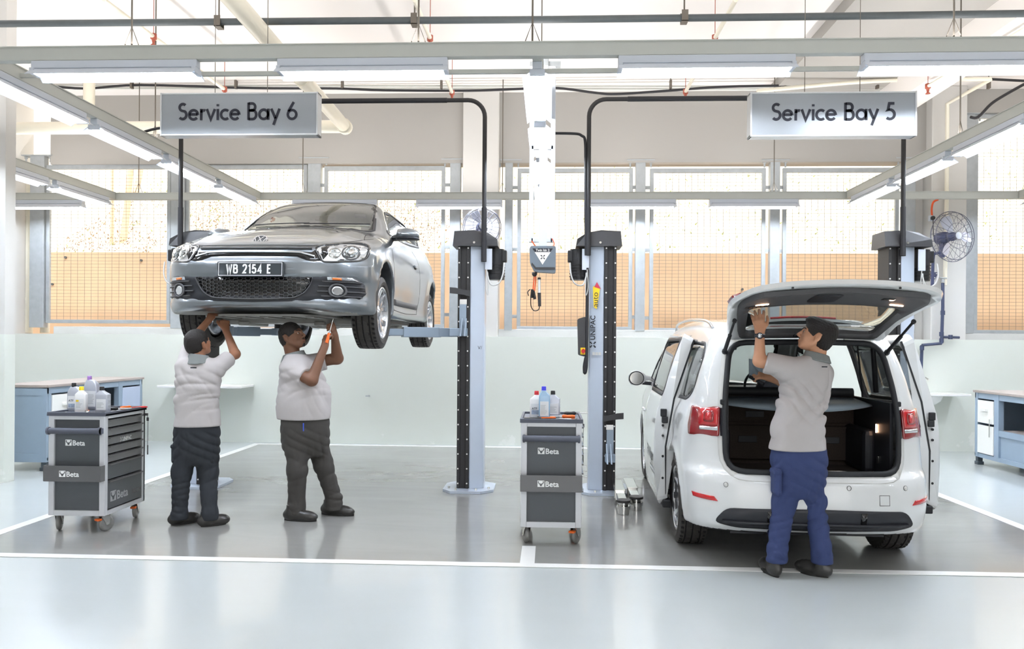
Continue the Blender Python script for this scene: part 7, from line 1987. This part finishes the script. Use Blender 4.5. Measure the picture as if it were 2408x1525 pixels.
# ---------------------------------------------------------------- mechanic 3 : back three-quarter view, blue trousers, reaching to the tailgate
def man3(e, J, org):
    sk = 'skin_light'
    hc = J(1919, 790, .0); f = nrm((-.93, .30, .34)); u = nrm((.22, 0, 1))
    nk = J(1918, 834, .0)
    s1 = J(1848, 866, -.02); s2 = J(1932, 868, .12)
    e1, w1 = J(1786, 848, .02), J(1787, 782, .03)
    e2, w2 = J(1872, 912, .33), J(1812, 888, .40)
    F = Field((-.42, -.30, .80), (.34, .62, 1.88), .005)
    at, A = head(F, hc, f, u, .97)
    F.cap(nk-[0, 0, .06], hc+[.02, 0, -.045], .056, .054, .02)
    F.sect([(.02, .03, .95, .09, .07), (.03, .03, 1.15, .09, .07), (.05, .03, 1.30, .10, .06), (nk[0], nk[1], 1.38, .06, .05)], .25)
    F.cap(s1, e1, .046, .040, .03); F.cap(e1, w1, .041, .027, .02)
    F.cap(s2, e2, .046, .040, .03); F.cap(e2, w2, .040, .026, .02)
    hand(F, w1, J(1783, 748, .04)-w1, np.array([-.12, -1, .1]), 1, [.22, .2, .2, .24], .13, .98, .15, .75)
    hand(F, w2, J(1796, 884, .40)-w2, np.array([-.2, -.5, .8]), 1, .8, .05, .98)
    F.mesh('body', sk, e, 1)
    H = Field(hc-.19, hc+.19, .005); hair(H, at, A, .99, 1); H.mesh('hair', 'hair_black', e, 1)
    face_bits(e, at, A, .97, True, False)
    zh = J(1880, 1058)[2]
    cx = J(1878, 1058)[0]
    S_ = Field((-.46, -.30, .74), (.38, .52, 1.56), .0075)
    S_.sect([(cx, .03, zh-.03, .188, .135), (cx+.0, .03, zh+.12, .180, .135), (cx+.025, .03, zh+.28, .172, .132), (cx+.045, .03, 1.22, .172, .128), (cx+.05, .03, 1.32, .172, .12), (cx+.06, .02, 1.38, .14, .10), (nk[0], nk[1], 1.435, .070, .065)], .22)
    a1 = s1+(e1-s1)*.78; a2 = s2+(e2-s2)*.6
    S_.sleeve(s1+[.05, 0, -.01], a1, e1, .085, .070); S_.sleeve(s2+[-.01, -.02, -.03], a2, e2, .078, .068)
    S_.folds([(34, 10, -36, 0, .012, (zh+.03, 1.36)), (40, 12, 44, 1.7, .010, (zh+.1, 1.3)), (60, 6, -8, 3.1, .009, (zh, 1.25)), (-30, 8, 50, .6, .008, (.95, 1.25))])
    S_.plane((0, 0, zh), (0, 0, -1))
    S_.mesh('polo_shirt', 'shirt_grey', e, 2)
    C_ = Field(nk-.14, nk+.14, .005); C_.cap(nk+[0, 0, -.05], nk+[.006, .0, .02], .098, .072, .01); C_.cap(nk+[0, 0, -.03], nk+[.01, .0, .09], .066, .062, .006, 's'); C_.plane(nk+[0, 0, .016], (.28, 0, 1)); C_.plane(nk+[0, 0, -.04], (-.2, 0, -1))
    C_.mesh('collar', 'collar_grey', e, 1)
    m = MB(); q = J(1939, 862, -.118); m.box(tuple(q), (.035, .003, .008), bev=.001); m.build('back_print', 'ink_dark', e)
    legs(e, J, 'trouser_blue', zh, [(1851, 1072, .02), (1842, 1180, .04), (1827, 1300, -.03)], [(1906, 1072, .06), (1915, 1180, .06), (1933, 1295, -.03)], .098, .080, .064, .2, cargo=False, hipw=(.176, .135), hem=.085)
    c = J(1822, 1135, -.02); m = MB(); m.box((c[0]+.010, c[1], c[2]), (.05, .13, .16), bev=.024); m.box((c[0]+.006, c[1], c[2]+.075), (.055, .135, .05), bev=.02); m.build('cargo_pocket', 'trouser_blue', e)
    shoe(e, J(1828, 1356, -.08), J(1796, 1338, .14)); shoe(e, J(1945, 1350, -.06), J(1880, 1335, .08))
    # watch
    wd = nrm(w1-e1); c = w1-wd*.02; m = MB()
    MM = facing(Vector(c), Vector(np.cross(wd, [0, 1, 0])), Vector(np.cross(wd, np.cross(wd, [0, 1, 0]))))
    m.lathe([(.029, -.012), (.033, -.012), (.034, .012), (.029, .012), (.029, -.012)], (0, 0, 0), 'Z', 24, M=MM); w_ = m.build('watch_strap', 'watch_black', e)
    q = Vector(c)+Vector((-.010, -.034, 0)); m = MB(); m.lathe([(0, -.008), (.021, -.008), (.021, .004), (.017, .007), (0, .007)], q, 'Y', 20); m.build('watch_case', 'watch_black', w_)
    m = MB(); m.lathe([(0, -.0095), (.014, -.0095), (.014, -.008), (0, -.008)], q, 'Y', 20); m.build('watch_dial', 'lamp_reflector', w_)
    # grey trim panel held in the other hand
    t = empty('trim_panel', org, 0, 'grey plastic trim panel held by the man in blue trousers', 'panel')
    pa = [J(1762, 843, .42), J(1800, 850, .40), J(1803, 893, .40), J(1795, 902, .36), J(1762, 885, .44)]
    m = MB(); m.v = [tuple(p) for p in pa]+[tuple(p+np.array([0, .012, 0])) for p in pa]; m.f = [(0, 1, 2, 3, 4), (9, 8, 7, 6, 5)]+[(i, 5+i, 5+(i+1) % 5, (i+1) % 5) for i in range(5)]; m.mi = [0]*7; m.sm = [False]*7; m.build('panel', 'cover_grey', t, fixn=True)
    m = MB(); m.tube([tuple(pa[4]+np.array([0, -.01, 0])), tuple(pa[3]+np.array([0, -.01, 0]))], .012, 8); m.build('edge_lip', 'trim_black', t)
person(0, 0, (1880, 1350), 'man in grey polo and blue trousers holding up the open tailgate', man3)
